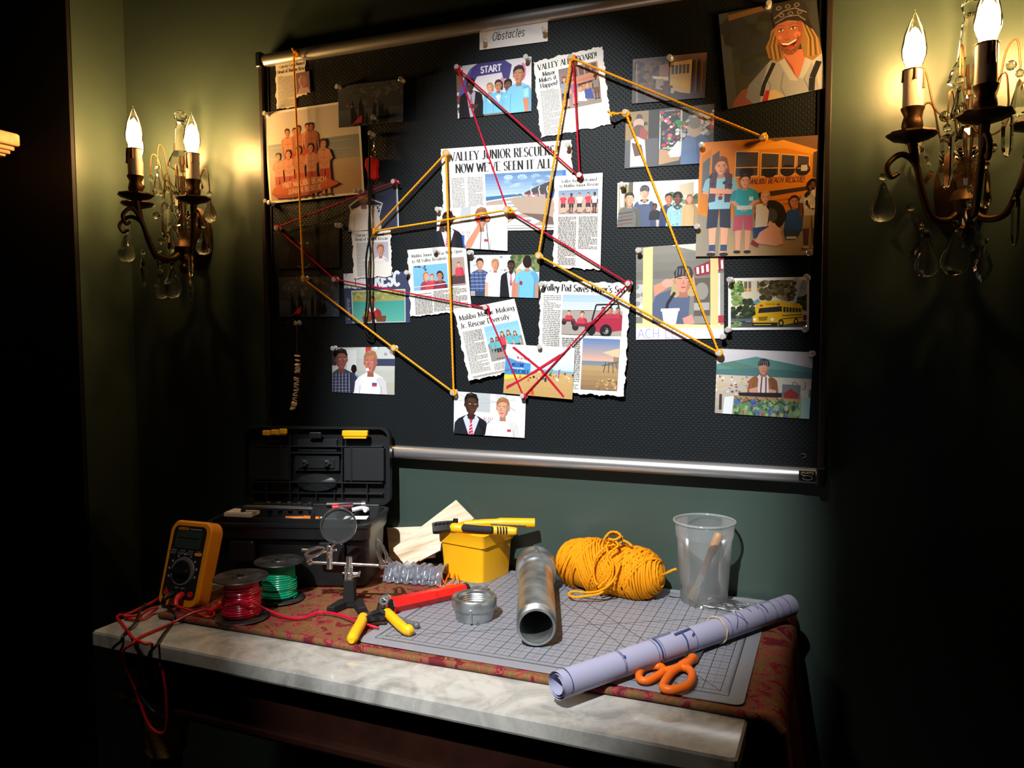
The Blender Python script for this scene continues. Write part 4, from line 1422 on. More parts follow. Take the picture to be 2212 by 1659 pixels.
p.done('newspaper_clipping', 'clipping with a pale blue photo of two girls at a rail', 'clipping', GC, M_news)

# valley junior rescuers
p = clip([(952, 322), (1234, 302), (1240, 496), (960, 500)], 0, 'RL', 24, 0xD8D5CF)
a = p.a
head_line(p, [("VALLEY JUNIOR RESCUERS?", .075 * a, .155, .105, .83 * a, 0), ("NOW WE'VE SEEN IT ALL", .115 * a, .30, .105, .74 * a, 0)])
p.column(.075 * a, .36, .18 * a, 1.0, .018)
p.column(.205 * a, .36, .325 * a, 1.0, .018)
p._clip = (.345 * a, .33, .93 * a, .945)
p.grad(.345 * a, .33, .93 * a, .60, 0x5C7CA8, 0xA9BED0, 7)
p.spots(.45 * a, .38, .9 * a, .5, 24, .05, [0x8CA4C0, 0x9CB4CC, 0x748CAE], .5)
p.poly([(.345 * a, .60), (.62 * a, .575), (.62 * a, .61), (.345 * a, .66)], 0x3E6A94)
p.line([(.345 * a, .655), (.5 * a, .625), (.62 * a, .61)], .014, 0xDCE6EA)
p.poly([(.345 * a, .665), (.62 * a, .605), (.93 * a, .60), (.93 * a, .95), (.345 * a, .95)], 0xA89484)
p.poly([(.64 * a, .57), (.74 * a, .50), (.83 * a, .45), (.93 * a, .40), (.93 * a, .60), (.66 * a, .59)], 0x4E4A4A)
p.spots(.55 * a, .57, .92 * a, .61, 40, .012, [0xC84C4C, 0xE0DCD8, 0x4A6CA0, 0xB8A050])
for k in range(4):
    p.line([(.70 * a + k * .1, .60), (.69 * a + k * .1, .53), (.70 * a + k * .1, .50)], .012, 0xC4CCD8)
p.poly([(.8 * a, .58), (.93 * a, .56), (.93 * a, .64), (.8 * a, .64)], 0x3C4C78)
for (x, y, s_) in ((.50, .66, .07), (.51, .70, .08), (.52, .74, .10), (.53, .79, .12)):
    p.poly([(x * a - s_ * .6, y + s_ * .3), (x * a - s_ * .4, y), (x * a + s_ * .8, y - s_ * .1), (x * a + s_ * 1.2, y + s_ * .15), (x * a + s_ * .5, y + s_ * .55), (x * a - s_ * .4, y + s_ * .6)], 0xB9C4CA)
    p.poly([(x * a - s_ * .6, y + s_ * .3), (x * a + s_ * .6, y + s_ * .25), (x * a + s_ * 1.2, y + s_ * .15), (x * a + s_ * .5, y + s_ * .55), (x * a - s_ * .4, y + s_ * .6)], 0x8A9AA4)
p.text('RESCUE', .50 * a, .855, .03, 0xB04850, .10, 16)
p.poly([(.5 * a, .93), (.56 * a, .86), (.70 * a, .85), (.78 * a, .88), (.70 * a, .94), (.5 * a, .95)], 0xC4D2D8)
p.ell(.66 * a, .89, .05, .014, 0x7a8a94)
p.poly([(.62 * a, .80), (.78 * a, .82), (.93 * a, .9), (.93 * a, .95), (.80 * a, .93)], 0x6E5C54)
p._clip = None
p.rect(.93 * a, .33, .955 * a, .48, 0x4A72B8)
p.line([(.42 * a, .975), (.94 * a, .972)], .006, 0x777777)
p.done('newspaper_clipping', 'wide clipping with a two line capital headline above a photo of rescue boats on sand', 'clipping', GC, M_news)

# valley kids welcomed
p = clip([(1197, 381), (1302, 373), (1297, 583), (1194, 577)], 1, 'BL', 25, 0xD8D6D1)
a = p.a
head_line(p, [('Valley Kids Welcomed', .16 * a, .078, .034, .72 * a, 0), ('to Malibu Junior Rescue', .12 * a, .128, .034, .80 * a, 0)])
p._clip = (.10 * a, .16, .92 * a, .42)
p.grad(.10 * a, .16, .92 * a, .23, 0x7C8CA4, 0x8CA0B4, 3)
p.rect(.10 * a, .23, .92 * a, .42, 0xB29C90)
for (x, c, sk) in ((.20, 0xC84858, SKA), (.37, 0xC84858, SKC), (.54, 0xE4DCD8, SKA), (.72, 0xC84858, SKA), (.85, 0xE0D8D4, SKC)):
    p.figure(x * a, .405, .21, sk, 0x3a2c26, c, 0x40343A, shorts=True)
    p.poly([(x * a + .03, .40), (x * a + .07, .36), (x * a + .10, .41)], 0x7C6A66)
p._clip = None
p.column(.10 * a, .445, .48 * a, .97, .0165, 0x9a9896)
p.column(.53 * a, .445, .92 * a, .79, .0165, 0x9a9896)
p.done('newspaper_clipping', 'tall narrow clipping with a photo of five kids running on a beach', 'clipping', GC, M_news)

# all aboard
p = clip([(1152, 134), (1301, 100), (1320, 268), (1168, 298)], 0, 'TRBL', 26, 0xE6E2DA)
a = p.a
head_line(p, [('VALLEY ALL ABOARD!', .06 * a, .125, .075, .85 * a, 0), ('Mayor', .12 * a, .215, .06, .18 * a, 0), ('Makes it', .06 * a, .285, .06, .25 * a, 0), ('Happen!', .07 * a, .36, .06, .25 * a, 0)])
p.column(.06 * a, .40, .33 * a, .97, .017)
p._clip = (.35 * a, .17, .91 * a, .70)
p.rect(.35 * a, .17, .91 * a, .70, 0x8C7A78)
p.poly([(.48 * a, .2), (.91 * a, .17), (.91 * a, .48), (.48 * a, .52)], 0xB88A6C)
for k in range(4):
    p.rect(.55 * a + k * .085, .20 - k * .006, .55 * a + k * .085 + .065, .31 - k * .006, 0x6A5C60)
p.line([(.6 * a, .37), (.86 * a, .35)], .03, 0xC47464)
p.line([(.6 * a, .42), (.88 * a, .40)], .025, 0x4A3A3C)
p.rect(.35 * a, .58, .91 * a, .70, 0x94867C)
p.figure(.42 * a, .68, .40, SKA, 0x6a4630, 0x8C98A8, 0x2E3240, 'long', shorts=True)
p.figure(.55 * a, .66, .32, SKA, 0x3a2a22, 0x98708C, 0xC47C84, shorts=True)
for (x, y, c) in ((.64, .53, 0xD8CCC8), (.74, .51, 0x4C5C94)):
    p.poly([(x * a - .05, y + .10), (x * a - .04, y - .02), (x * a + .04, y - .02), (x * a + .07, y + .12)], c)
    p.head(x * a, y - .06, .07, SKA, 0x7a5a3c)
p.figure(.86 * a, .64, .30, SKC, 0x1c1614, 0x8A8078, 0x6c5a48, 'curly', shorts=True)
p._clip = None
p.done('newspaper_clipping', 'tilted clipping about an aboard event with a faded bus group photo', 'clipping', GC, M_news)

# valley pod saves mayor's son
p = clip([(1168, 607), (1363, 611), (1348, 856), (1160, 846)], 0, 'TRBL', 27, 0xD8D6D1, (0, 0, .012, .002))
a = p.a
head_line(p, [("Valley Pod Saves Mayor's Son", .035 * a, .085, .062, .90 * a, .01)])
p.column(.04 * a, .125, .24 * a, .60, .0165)
p.column(.04 * a, .62, .24 * a, .95, .0165)
p.column(.27 * a, .50, .48 * a, .62, .0165)
p.column(.38 * a, .62, .49 * a, .95, .0165)
p._clip = (.26 * a, .115, .93 * a, .47)
p.grad(.26 * a, .115, .93 * a, .25, 0x9CB4C8, 0xB4C4CC, 4)
for k in range(4):
    p.line([(.26 * a, .19 + k * .02), (.93 * a, .18 + k * .02)], .008, 0xD4DEE0)
p.rect(.26 * a, .255, .93 * a, .48, 0x9C938C)
for (x, y, s_) in ((.34, .33, .09), (.49, .36, .12)):
    p.ell(x * a - s_ * .5, y + s_ * .35, s_ * .26, s_ * .28, 0x2A282A)
    p.ell(x * a + s_ * .5, y + s_ * .40, s_ * .26, s_ * .28, 0x2A282A)
    p.poly([(x * a - s_ * .7, y), (x * a + s_ * .6, y), (x * a + s_ * .7, y + s_ * .3), (x * a - s_ * .6, y + s_ * .3)], 0x6A2C38)
    p.bust(x * a, y - s_ * .6, s_ * .42, SKA, 0x3a2a24, 0xB83C4C, wide=1.0, bot=y + s_ * .1)
p.poly([(.56 * a, .36), (.70 * a, .31), (.93 * a, .30), (.93 * a, .42), (.72 * a, .45), (.58 * a, .42)], 0xA02C40)
p.line([(.60 * a, .34), (.64 * a, .20), (.88 * a, .19), (.90 * a, .31)], .014, 0x2A2A2E)
for x in (.72, .80, .88):
    p.bust(x * a, .245, .05, SKB, 0x2a2020, 0xA83848, wide=.9, bot=.32)
p.ell(.76 * a, .43, .055, .06, 0x242226)
p.ell(.76 * a, .43, .025, .028, 0x8a888a)
p.ell(.60 * a, .42, .04, .05, 0x242226)
p._clip = (.51 * a, .50, .92 * a, .955)
p.grad(.51 * a, .50, .92 * a, .70, 0x5C7AA8, 0xD0A48C, 8)
p.grad(.51 * a, .70, .92 * a, .74, 0x6C7C8C, 0x7c848c, 2)
p.grad(.51 * a, .74, .92 * a, .96, 0xB09468, 0x84684c, 5)
p.poly([(.74 * a, .62), (.92 * a, .58), (.92 * a, .66), (.86 * a, .655)], 0xC9B490)
p.poly([(.86 * a, .655), (.92 * a, .66), (.92 * a, .76), (.87 * a, .75)], 0x8C7A64)
for k in range(5):
    p.line([(.78 * a + k * .03, .70), (.76 * a + k * .045, .80)], .008, 0x5A4C40)
p.line([(.74 * a, .74), (.92 * a, .70)], .008, 0x5A4C40)
p.spots(.68 * a, .86, .92 * a, .96, 40, .012, [0xC4A474, 0x7a6040, 0xA88858])
p._clip = None
p.done('newspaper_clipping', 'big torn clipping with photos of red beach buggies and a lifeguard tower', 'clipping', GC, M_news)

# mayor making junior rescue diversify
p = clip([(981, 671), (1111, 645), (1149, 794), (1013, 823)], 2, 'BL', 28, 0xD8D6D1, (0, 0, 0, .005))
a = p.a
head_line(p, [('Malibu Mayor Making', .06 * a, .155, .07, .90 * a, 0), ('Jr. Rescue Diversify', .05 * a, .265, .07, .80 * a, 0)])
p.column(.06 * a, .32, .38 * a, .92, .020)
p.column(.44 * a, .84, .90 * a, .93, .020)
p._clip = (.42 * a, .31, .97 * a, .80)
p.grad(.42 * a, .31, .97 * a, .58, 0x7CB4D0, 0x9CC4D8, 4)
p.rect(.42 * a, .56, .97 * a, .80, 0x8A8884)
p.poly([(.42 * a, .56), (.97 * a, .52), (.97 * a, .6), (.42 * a, .62)], 0x5C8498)
for (x, c, h, sk) in ((.50, 0x58A8B4, .30, SKB), (.58, 0x58A8B4, .30, SKB), (.68, 0xB84850, .36, SKA), (.78, 0x58A8B4, .36, SKA), (.88, 0x58A8B4, .33, SKA)):
    p.figure(x * a, .78, h, sk, 0x5a3c2c, c, 0x2E3038, 'long', shorts=True)
p._clip = None
p.line([(.08 * a, .955), (.92 * a, .955)], .005, 0x666666)
p.line([(.08 * a, .97), (.92 * a, .97)], .004, 0x666666)
p.done('newspaper_clipping', 'slanted clipping about a mayor with a photo of kids in turquoise shirts', 'clipping', GC, M_news)

# handwritten title card
p = Print([(1036, 65), (1183, 39), (1183, 89), (1036, 108)], 0, 0xE4E1DE)
a = p.a
p.text('Obstacles', .66, .62, .40, 0x24211f, 1.65, 9, rot=0, slant=.18, wob=4, gap=14)
p.done('title_card', 'white card at the top handwritten with the title of the wall', 'sign', None, M_card)
# ================================================================ PINS, YARN AND HANGING THINGS ON THE BOARD
M_pin = mat('clear_pushpin_plastic', 0xD8D6D2, 0.10, 0.35, 0.8)
M_yarn_y = mat('yellow_yarn', 0xE0961A, 0.85, 0, .15, bump=(900, .4, .001))
M_yarn_r = mat('red_yarn', 0xB01030, 0.8, 0, .15, bump=(900, .4, .001))
pin_me = MB()
# pin points along -y (local z of the lathe turned towards the room)
RY = Matrix.Rotation(math.radians(90), 4, 'X')
pin_me.lathe([(.0004, -.006), (.0006, -.001), (.0030, 0), (.0058, .0008), (.0058, .0024), (.0034, .0036), (.0028, .0080), (.0030, .0120), (.0050, .0146), (.0052, .0162), (.0044, .0170), (0, .0172)], 14, M=RY)
PIN0 = None


def pin(px, py, where):
    global PIN0
    d = on_y(px, py, BF - .017)
    if PIN0 is None:
        PIN0 = pin_me.obj('pushpin', M_pin)
        o = PIN0
    else:
        o = PIN0.copy()
        COL.objects.link(o)
    o.location = (d.x, BF - .0035, d.z)
    o.rotation_euler = (random.uniform(-.12, .16), random.uniform(-1, 1), random.uniform(-.14, .14))
    tag(o, 'clear pushpin ' + where, 'pushpin', 'pushpins in the board')


for px, py, wh in (
        (572, 245, 'at the top left corner of the lifeguard poster'),
        (574, 436, 'left of a close pair under the lifeguard poster'),
        (583, 439, 'in the bottom left corner of the lifeguard poster'),
        (769, 413, 'in the lower right corner of the lifeguard poster'),
        (730, 187, 'at the top left corner of the upper dusky picture'),
        (864, 172, 'at the top right corner of the upper dusky picture'),
        (805, 253, 'near the lower middle of the upper dusky picture'),
        (800, 289, 'holding up the clip of the red whistle'),
        (851, 393, 'at the start of the red yarn by the badge photo'),
        (596, 492, 'where red yarn turns at the left edge'),
        (728, 486, 'at the top right corner of the hooded face photo'),
        (657, 601, 'where yellow yarn turns above the lower dusky picture'),
        (722, 603, 'where red yarn turns beside the lower dusky picture'),
        (640, 697, 'that the white shell strand hangs from'),
        (802, 498, 'under the badge photo where two yellow yarns meet'),
        (718, 752, 'at the left corner of the plaid shirt photo'),
        (849, 752, 'with yellow yarn at the right corner of the plaid shirt photo'),
        (878, 590, 'in the right edge of the navy podium poster'),
        (941, 541, 'in the headline of the two girls clipping'),
        (945, 451, 'at the left corner of the binoculars photo'),
        (963, 330, 'with yellow yarn at the corner of the widest headline'),
        (1226, 312, 'at the right end of the widest headline'),
        (1094, 453, 'with the yellow knot over the binoculars photo'),
        (1013, 545, 'at the left corner of the four people photo'),
        (1163, 553, 'with yellow yarn at the right corner of the four people photo'),
        (1251, 379, 'with red yarn atop the running kids clipping'),
        (988, 146, 'with red yarn at the corner of the start arch photo'),
        (1136, 124, 'at the right corner of the start arch photo'),
        (1234, 124, 'with red and yellow yarn atop the tilted aboard clipping'),
        (1043, 84, 'at the left end of the handwritten card'),
        (1173, 63, 'at the right end of the handwritten card'),
        (1446, 122, 'at the top middle of the dim street photo'),
        (1658, 8, 'above the laughing portrait at the very top'),
        (1352, 243, 'with the loose yellow tail at the toy stall photo'),
        (1515, 314, 'at the left corner of the orange bus photo'),
        (1648, 298, 'with yellow yarn at the roof of the orange bus'),
        (1341, 399, 'at the left corner of the five people chatting photo'),
        (1505, 488, 'at the right corner of the five people chatting photo'),
        (1376, 540, 'at the left corner of the snack stall photo'),
        (1748, 544, 'in the bottom right corner of the orange bus photo'),
        (1171, 614, 'at the left end of the beach buggies headline'),
        (1358, 612, 'with red yarn at the right end of the beach buggies headline'),
        (1050, 665, 'with red yarn in the slanted mayor clipping'),
        (1168, 750, 'at the top of the crossed out banner photo'),
        (1131, 857, 'with red yarn below the crossed out banner photo'),
        (979, 847, 'with yellow yarn at the corner of the lowest photo'),
        (1553, 763, 'with yellow yarn at the disc jockey photo'),
        (1752, 765, 'at the right corner of the disc jockey photo'),
        (1578, 604, 'at the top left corner of the school bus photo'),
        (1744, 600, 'at the top right corner of the school bus photo'),
        (1573, 711, 'at the bottom left corner of the school bus photo'),
        (1741, 709, 'at the bottom right corner of the school bus photo'),
        (1560, 727, 'in the bottom right corner of the snack stall photo')):
    pin(px, py, wh)


def yarn(name, pts, r, m, label, lobes, tails, loops, dep):
    b = MB()
    P = [on_y(px, py, BF - dep) for (px, py) in pts]
    b.tube(straight(P, .0022), r, 9, lobes=lobes)
    for i in loops:          # a turn of yarn round the pin
        c = P[i]
        b.tube([(c.x + .0050 * math.cos(2 * PI * k / 14), c.y + .0012 * math.sin(4 * PI * k / 14), c.z + .0050 * math.sin(2 * PI * k / 14)) for k in range(14)], r, 7, closed=True)
    for tl in tails:         # knot and loose ends
        q = [on_y(px, py, BF - d) for (px, py, d) in tl]
        b.tube(smooth_path(q, 6), r, 7, lobes=lobes)
    c = sum(P, Vector((0, 0, 0))) / len(P)
    return tag(b.obj(name, m, None, c), label, 'yarn', 'lengths of yarn strung over the board')


YL = (3, .45, 900)
yarn('yarn_line', [(635, 112), (635, 140), (655, 602), (850, 752), (980, 848), (963, 331), (805, 500), (1094, 454)], .0026, M_yarn_y,
     'yellow yarn from the top rail down the left side to the binoculars photo', YL,
     [[(631, 104, .034), (636, 112, .034), (641, 118, .030), (634, 128, .026), (636, 142, .014)], [(638, 110, .034), (644, 118, .032), (640, 124, .030)],
      [(1094, 454, .013), (1103, 459, .018), (1112, 455, .016)], [(1096, 452, .013), (1104, 452, .02), (1110, 460, .016)]], (2, 3, 4, 5, 6, 7), .0172)
yarn('yarn_line', [(1650, 297), (1234, 125), (1163, 552), (1553, 762), (1352, 245)], .0026, M_yarn_y,
     'yellow yarn zigzagging over the right half from the orange bus photo', YL,
     [[(1352, 245, .013), (1338, 245, .018), (1324, 246, .024), (1312, 240, .028)], [(1332, 246, .020), (1322, 244, .026), (1319, 252, .028)],
      [(1650, 297, .013), (1648, 291, .016), (1655, 288, .014)]], (0, 1, 2, 3, 4), .0172)
yarn('yarn_line', [(852, 393), (597, 492), (722, 603), (1050, 665), (1131, 857), (1357, 612), (1096, 453), (988, 147), (1252, 381), (1238, 126)], .0020, M_yarn_r,
     'long crimson yarn zigzagging across the whole board', (3, .4, 1100),
     [[(852, 393, .013), (858, 394, .018), (864, 396, .014)], [(1050, 663, .016), (1056, 668, .018), (1057, 676, .012)]], tuple(range(10)), .0128)

# red whistle on a clip with its lanyard
c0 = on_y(803, 360, BF - .014)
t = thing('whistle', 'red plastic whistle on a metal clip with a long black lanyard', 'whistle', (c0.x, BF, c0.z))
M_redpl = mat('red_plastic', 0xD01C1C, 0.3, 0, .5)
M_chrome = mat('chrome', 0xD8D6D2, 0.16, 0.95, .5)
M_cord = mat('black_cord', 0x0C0C0E, 0.8, 0, .2, bump=(700, .4, .001))


def loc_y(px, py, d):
    return on_y(px, py, BF - d) - Vector((c0.x, BF, c0.z))


b = MB()
ring = [(loc_y(px, py, .01).x, loc_y(px, py, .01).z) for (px, py) in ((793, 347), (797, 342), (809, 341), (815, 346), (817, 355), (815, 368), (816, 384), (811, 389), (799, 388), (797, 370), (792, 360))]
b.prism([(x, z) for x, z in ring], .003, .019, M=Matrix.Rotation(math.radians(90), 4, 'X'), ch=.002)
b.obj('whistle_body', M_redpl, t)
b = MB()
b.box((loc_y(806, 385, .01).x, -.0115, loc_y(806, 384, .01).z), (.012, .010, .0035))
b.obj('mouth_slot', mat('dark_red_slot', 0x6A0E10, .5), t)
b = MB()
q = loc_y(806, 333, .011)
b.torus((0, 0, 0), .0065, .0011, 20, 6, Matrix.Translation(q) @ Matrix.Rotation(1.2, 4, 'X'))
b.tube([loc_y(x, y, .011) for x, y in ((803, 326), (799, 316), (799, 304), (803, 298), (807, 304), (807, 318), (804, 326))], .0014, 6)
b.tube([loc_y(x, y, .012) for x, y in ((800, 299), (801, 290), (804, 296))], .0018, 6)
b.obj('swivel_clip', M_chrome, t)
b = MB()
b.tube(smooth_path([loc_y(x, y, d) for x, y, d in ((799, 300, .016), (798, 360, .024), (797, 430, .024), (800, 500, .026), (791, 560, .024), (793, 640, .018), (788, 700, .012), (791, 726, .010), (800, 736, .009), (808, 728, .010), (805, 690, .014), (800, 640, .022), (801, 560, .024), (797, 490, .026), (801, 420, .024), (803, 395, .018))], 8), .0022, 7)
b.tube(smooth_path([loc_y(x, y, .011) for x, y in ((791, 700), (793, 718), (800, 728), (806, 714))], 6), .002, 7)
b.obj('lanyard', M_cord, t)

# strand of pale shells
c0 = on_y(640, 700, BF - .008)
t = thing('shell_strand', 'pale strand of small shell discs hanging on a wire from one pin', 'strand', (c0.x, BF, c0.z))
M_shell = mat('pale_shell', 0xF2E0C6, 0.6, 0, .3)
b = MB()
rr = random.Random(5)
W = smooth_path([loc_y(x, y, .011) for x, y in ((640, 697), (642, 722), (641, 746), (643, 790), (642, 805), (640, 815), (640, 840), (636, 866), (635, 875), (630, 886))], 10)
for i in range(40):
    v = .08 + i * .0225
    k = v * (len(W) - 1)
    if .44 < v < .56 or v < .28:
        continue
    p0 = W[int(k)]
    R = Matrix.Translation(p0) @ Matrix.Rotation(rr.uniform(-.35, .35), 4, 'X') @ Matrix.Rotation(rr.uniform(-.4, .4), 4, 'Y')
    b.lathe([(.0018, -.0013), (rr.uniform(.0055, .0078), -.0005), (rr.uniform(.005, .0070), .0008), (.0015, .0014)], 9, M=R, smooth=False)
for k in range(120, 0, -9):
    pass
b.obj('shell_discs', M_shell, t)
b = MB()
b.tube(W, .0007, 5)
b.tube(smooth_path([loc_y(x, y, .011) for x, y in ((639, 697), (632, 690), (618, 698))], 5), .0005, 5)
b.tube(smooth_path([loc_y(x, y, .012) for x, y in ((644, 808), (650, 812), (649, 806), (645, 812), (646, 818))], 5), .0007, 5)
b.tube([loc_y(x, y, .012) for x, y in ((641, 850), (648, 860))], .0009, 5)
b.obj('wire', mat('dark_wire', 0x5A5048, .4, .6), t)

# little bent staple left low in the board
q = on_y(1736, 985, BF - .004)
b = MB()
b.tube(smooth_path([q + Vector((-.004, .002, .003)), q + Vector((0, -.001, .004)), q + Vector((.004, -.001, 0)), q + Vector((0, .003, -.004))], 5), .0011, 6)
tag(b.obj('bent_staple', mat('dull_steel', 0x8A8078, .4, .8), None, q), 'tiny bent staple left in the lower right of the board', 'staple')

# maker's plate, upside down at the right end of the lower rail
p = Print([(1725, 1015), (1764, 1017), (1763, 1041), (1725, 1038)], 0, 0x14120F)
off = (BF - .0022) - 1.4795
p.q = [on_y(px, py, 1.4838 + (0 if i < 2 else .0006)) for i, (px, py) in enumerate([(1725.5, 1016), (1762.5, 1018.5), (1762, 1041), (1725.5, 1038)])]
p.mb = MB()
p.rnd = random.Random(1)
o = [(0, .1), (.06, 0), (p.a - .06, 0), (p.a, .1), (p.a, .9), (p.a - .06, 1), (.06, 1), (0, .9)]
fr = [p.P(x, y) for x, y in o]
p.mb.add(fr + [q + Vector((0, .0006, 0)) for q in fr], [tuple(range(7, -1, -1)), tuple(range(8, 16))] + [(i, (i + 1) % 8, 8 + (i + 1) % 8, 8 + i) for i in range(8)], 0x17120E)
p.k = 2
a = p.a
p.text('Quartet', a * .88, .10, .22, 0xC9B48C, a * .76, 15, rot=PI)
pts = [(a * .5 + a * .30 * math.cos(math.radians(t_)), .66 + .22 * math.sin(math.radians(t_))) for t_ in range(-150, 190, 20)]
p.line(pts, .05, 0x9A9692)
p.line([(a * .12, .38), (a * .26, .42), (a * .40, .54)], .06, 0x9A9692)
o = p.mb.obj('maker_plate', M_photo, None)
o.parent = board
o.matrix_parent_inverse = Matrix.Translation(-Vector(board.location))
o['label'] = 'small black maker plate mounted upside down'
# ================================================================ CRYSTAL WALL SCONCES
M_bronze = mat('dark_bronze', 0x4A3420, 0.42, 0.85, .5, bump=(120, .25, .002))
M_sleeve = mat('ivory_candle_sleeve', 0xDCCFC0, 0.5, 0, .4)
M_drip = mat('brown_wax_drip', 0x7A4A2C, 0.5, 0, .4)
m, nt, bs = newmat('lead_crystal')
setin(bs, Base_Color=(1, .98, .95, 1), Roughness=0.02, IOR=1.5, Transmission_Weight=1.0)
M_cry = m
M_bulb = clearmat('clear_bulb_glass', (1, .97, .9, 1), .25, .03)
m = bpy.data.materials.new('glowing_filament')
m.use_nodes = True
nt = m.node_tree
em = nt.nodes.new('ShaderNodeEmission')
em.inputs[0].default_value = (1.0, 0.56, 0.19, 1)
em.inputs[1].default_value = BULB_STRENGTH
nt.links.new(em.outputs[0], nt.nodes['Material Output'].inputs[0])
M_glow = m


def drop_mesh(kind, w, h):
    """pendant with its bead above: hook at z=0, hanging down"""
    b = MB()
    if kind == 'bead':
        b.ball((0, 0, -h / 2), (w / 2, w / 2, h / 2), 8, 6, flat=True)
        return b
    bd = min(.0065, w * .32)
    b.ball((0, 0, -bd), bd, 8, 6, flat=True)
    z = -2 * bd - .001
    if kind == 'tear':
        P = [(0, 0), (.12, -.08), (.20, -.22), (.34, -.42), (.5, -.66), (.48, -.82), (.32, -.95), (0, -1)]
        b.lathe([(r * w, z + q * h) for r, q in reversed(P)], 14)
    elif kind == 'prism':
        P = [(.0, 0), (.30, -.04), (.5, -.10), (.48, -.75), (.28, -.93), (0, -1)]
        b.lathe([(r * w, z + q * h) for r, q in reversed(P)], 6, smooth=False)
    elif kind == 'drop':
        P = [(0, 0), (.14, -.1), (.36, -.55), (.5, -.78), (.34, -.93), (0, -1)]
        b.lathe([(r * w, z + q * h) for r, q in reversed(P)], 8, smooth=False)
    else:       # leaf shaped pendalogue, flat and scalloped
        O = [(0, 0), (.16, -.05), (.20, -.13), (.30, -.20), (.33, -.32), (.44, -.42), (.50, -.55), (.44, -.66), (.34, -.74), (.26, -.84), (.12, -.90), (0, -1)]
        ring = O + [(-x, y) for x, y in reversed(O[1:-1])]
        n = len(ring)
        vs = [(x * w, 0, z + y * h) for x, y in ring]
        vs += [(x * w * .62, -.0045, z + (-.5 + (y + .5) * .66) * h) for x, y in ring]
        vs += [(x * w * .62, .0045, z + (-.5 + (y + .5) * .66) * h) for x, y in ring]
        fs = [(i, (i + 1) % n, n + (i + 1) % n, n + i) for i in range(n)] + [((i + 1) % n, i, 2 * n + i, 2 * n + (i + 1) % n) for i in range(n)]
        fs += [tuple(range(n, 2 * n)), tuple(reversed(range(2 * n, 3 * n)))]
        b.add(vs, fs)
    return b


PEND = [  # x, y (towards the room is negative), z of the hook, kind, width, height
    (-.125, -.105, -.055, 'tear', .040, .066), (-.083, -.095, -.105, 'leaf', .062, .078), (-.056, -.070, -.145, 'tear', .036, .064),
    (-.068, -.040, .010, 'leaf', .050, .076), (-.088, -.060, .075, 'drop', .022, .066), (-.032, -.075, .020, 'prism', .021, .090),
    (-.020, -.105, .085, 'drop', .026, .058), (.044, -.115, .030, 'prism', .017, .066), (-.004, -.125, -.108, 'leaf', .032, .076),
    (-.016, -.075, -.132, 'tear', .044, .076), (.062, -.095, -.092, 'prism', .014, .080), (.018, -.110, -.050, 'drop', .018, .060),
    (.026, -.060, -.160, 'leaf', .028, .062), (.066, -.070, .095, 'drop', .026, .060), (.090, -.060, .025, 'tear', .030, .060),
    (-.034, -.060, .045, 'bead', .018, .018), (.018, -.150, -.030, 'bead', .017, .017), (.0, -.120, -.085, 'bead', .016, .016),
    (.054, -.070, .110, 'bead', .016, .016), (.110, -.105, -.055, 'tear', .036, .060)]
pend_cache = {}
ARMS = [(-.085, -.105), (.002, -.190), (.085, -.105)]


def arm_path(x, y):
    return smooth_path([(0, -.05, -.100), (x * .25, -.05 + (y + .05) * .25, -.130), (x * .6, -.05 + (y + .05) * .6, -.128), (x * .80, -.05 + (y + .05) * .8, -.085), (x * .92, y * .96, -.045), (x * 1.18, y * 1.08, -.030), (x * 1.42, y * 1.2, -.048), (x * 1.36, y * 1.16, -.066), (x * 1.22, y * 1.1, -.060)], 7)


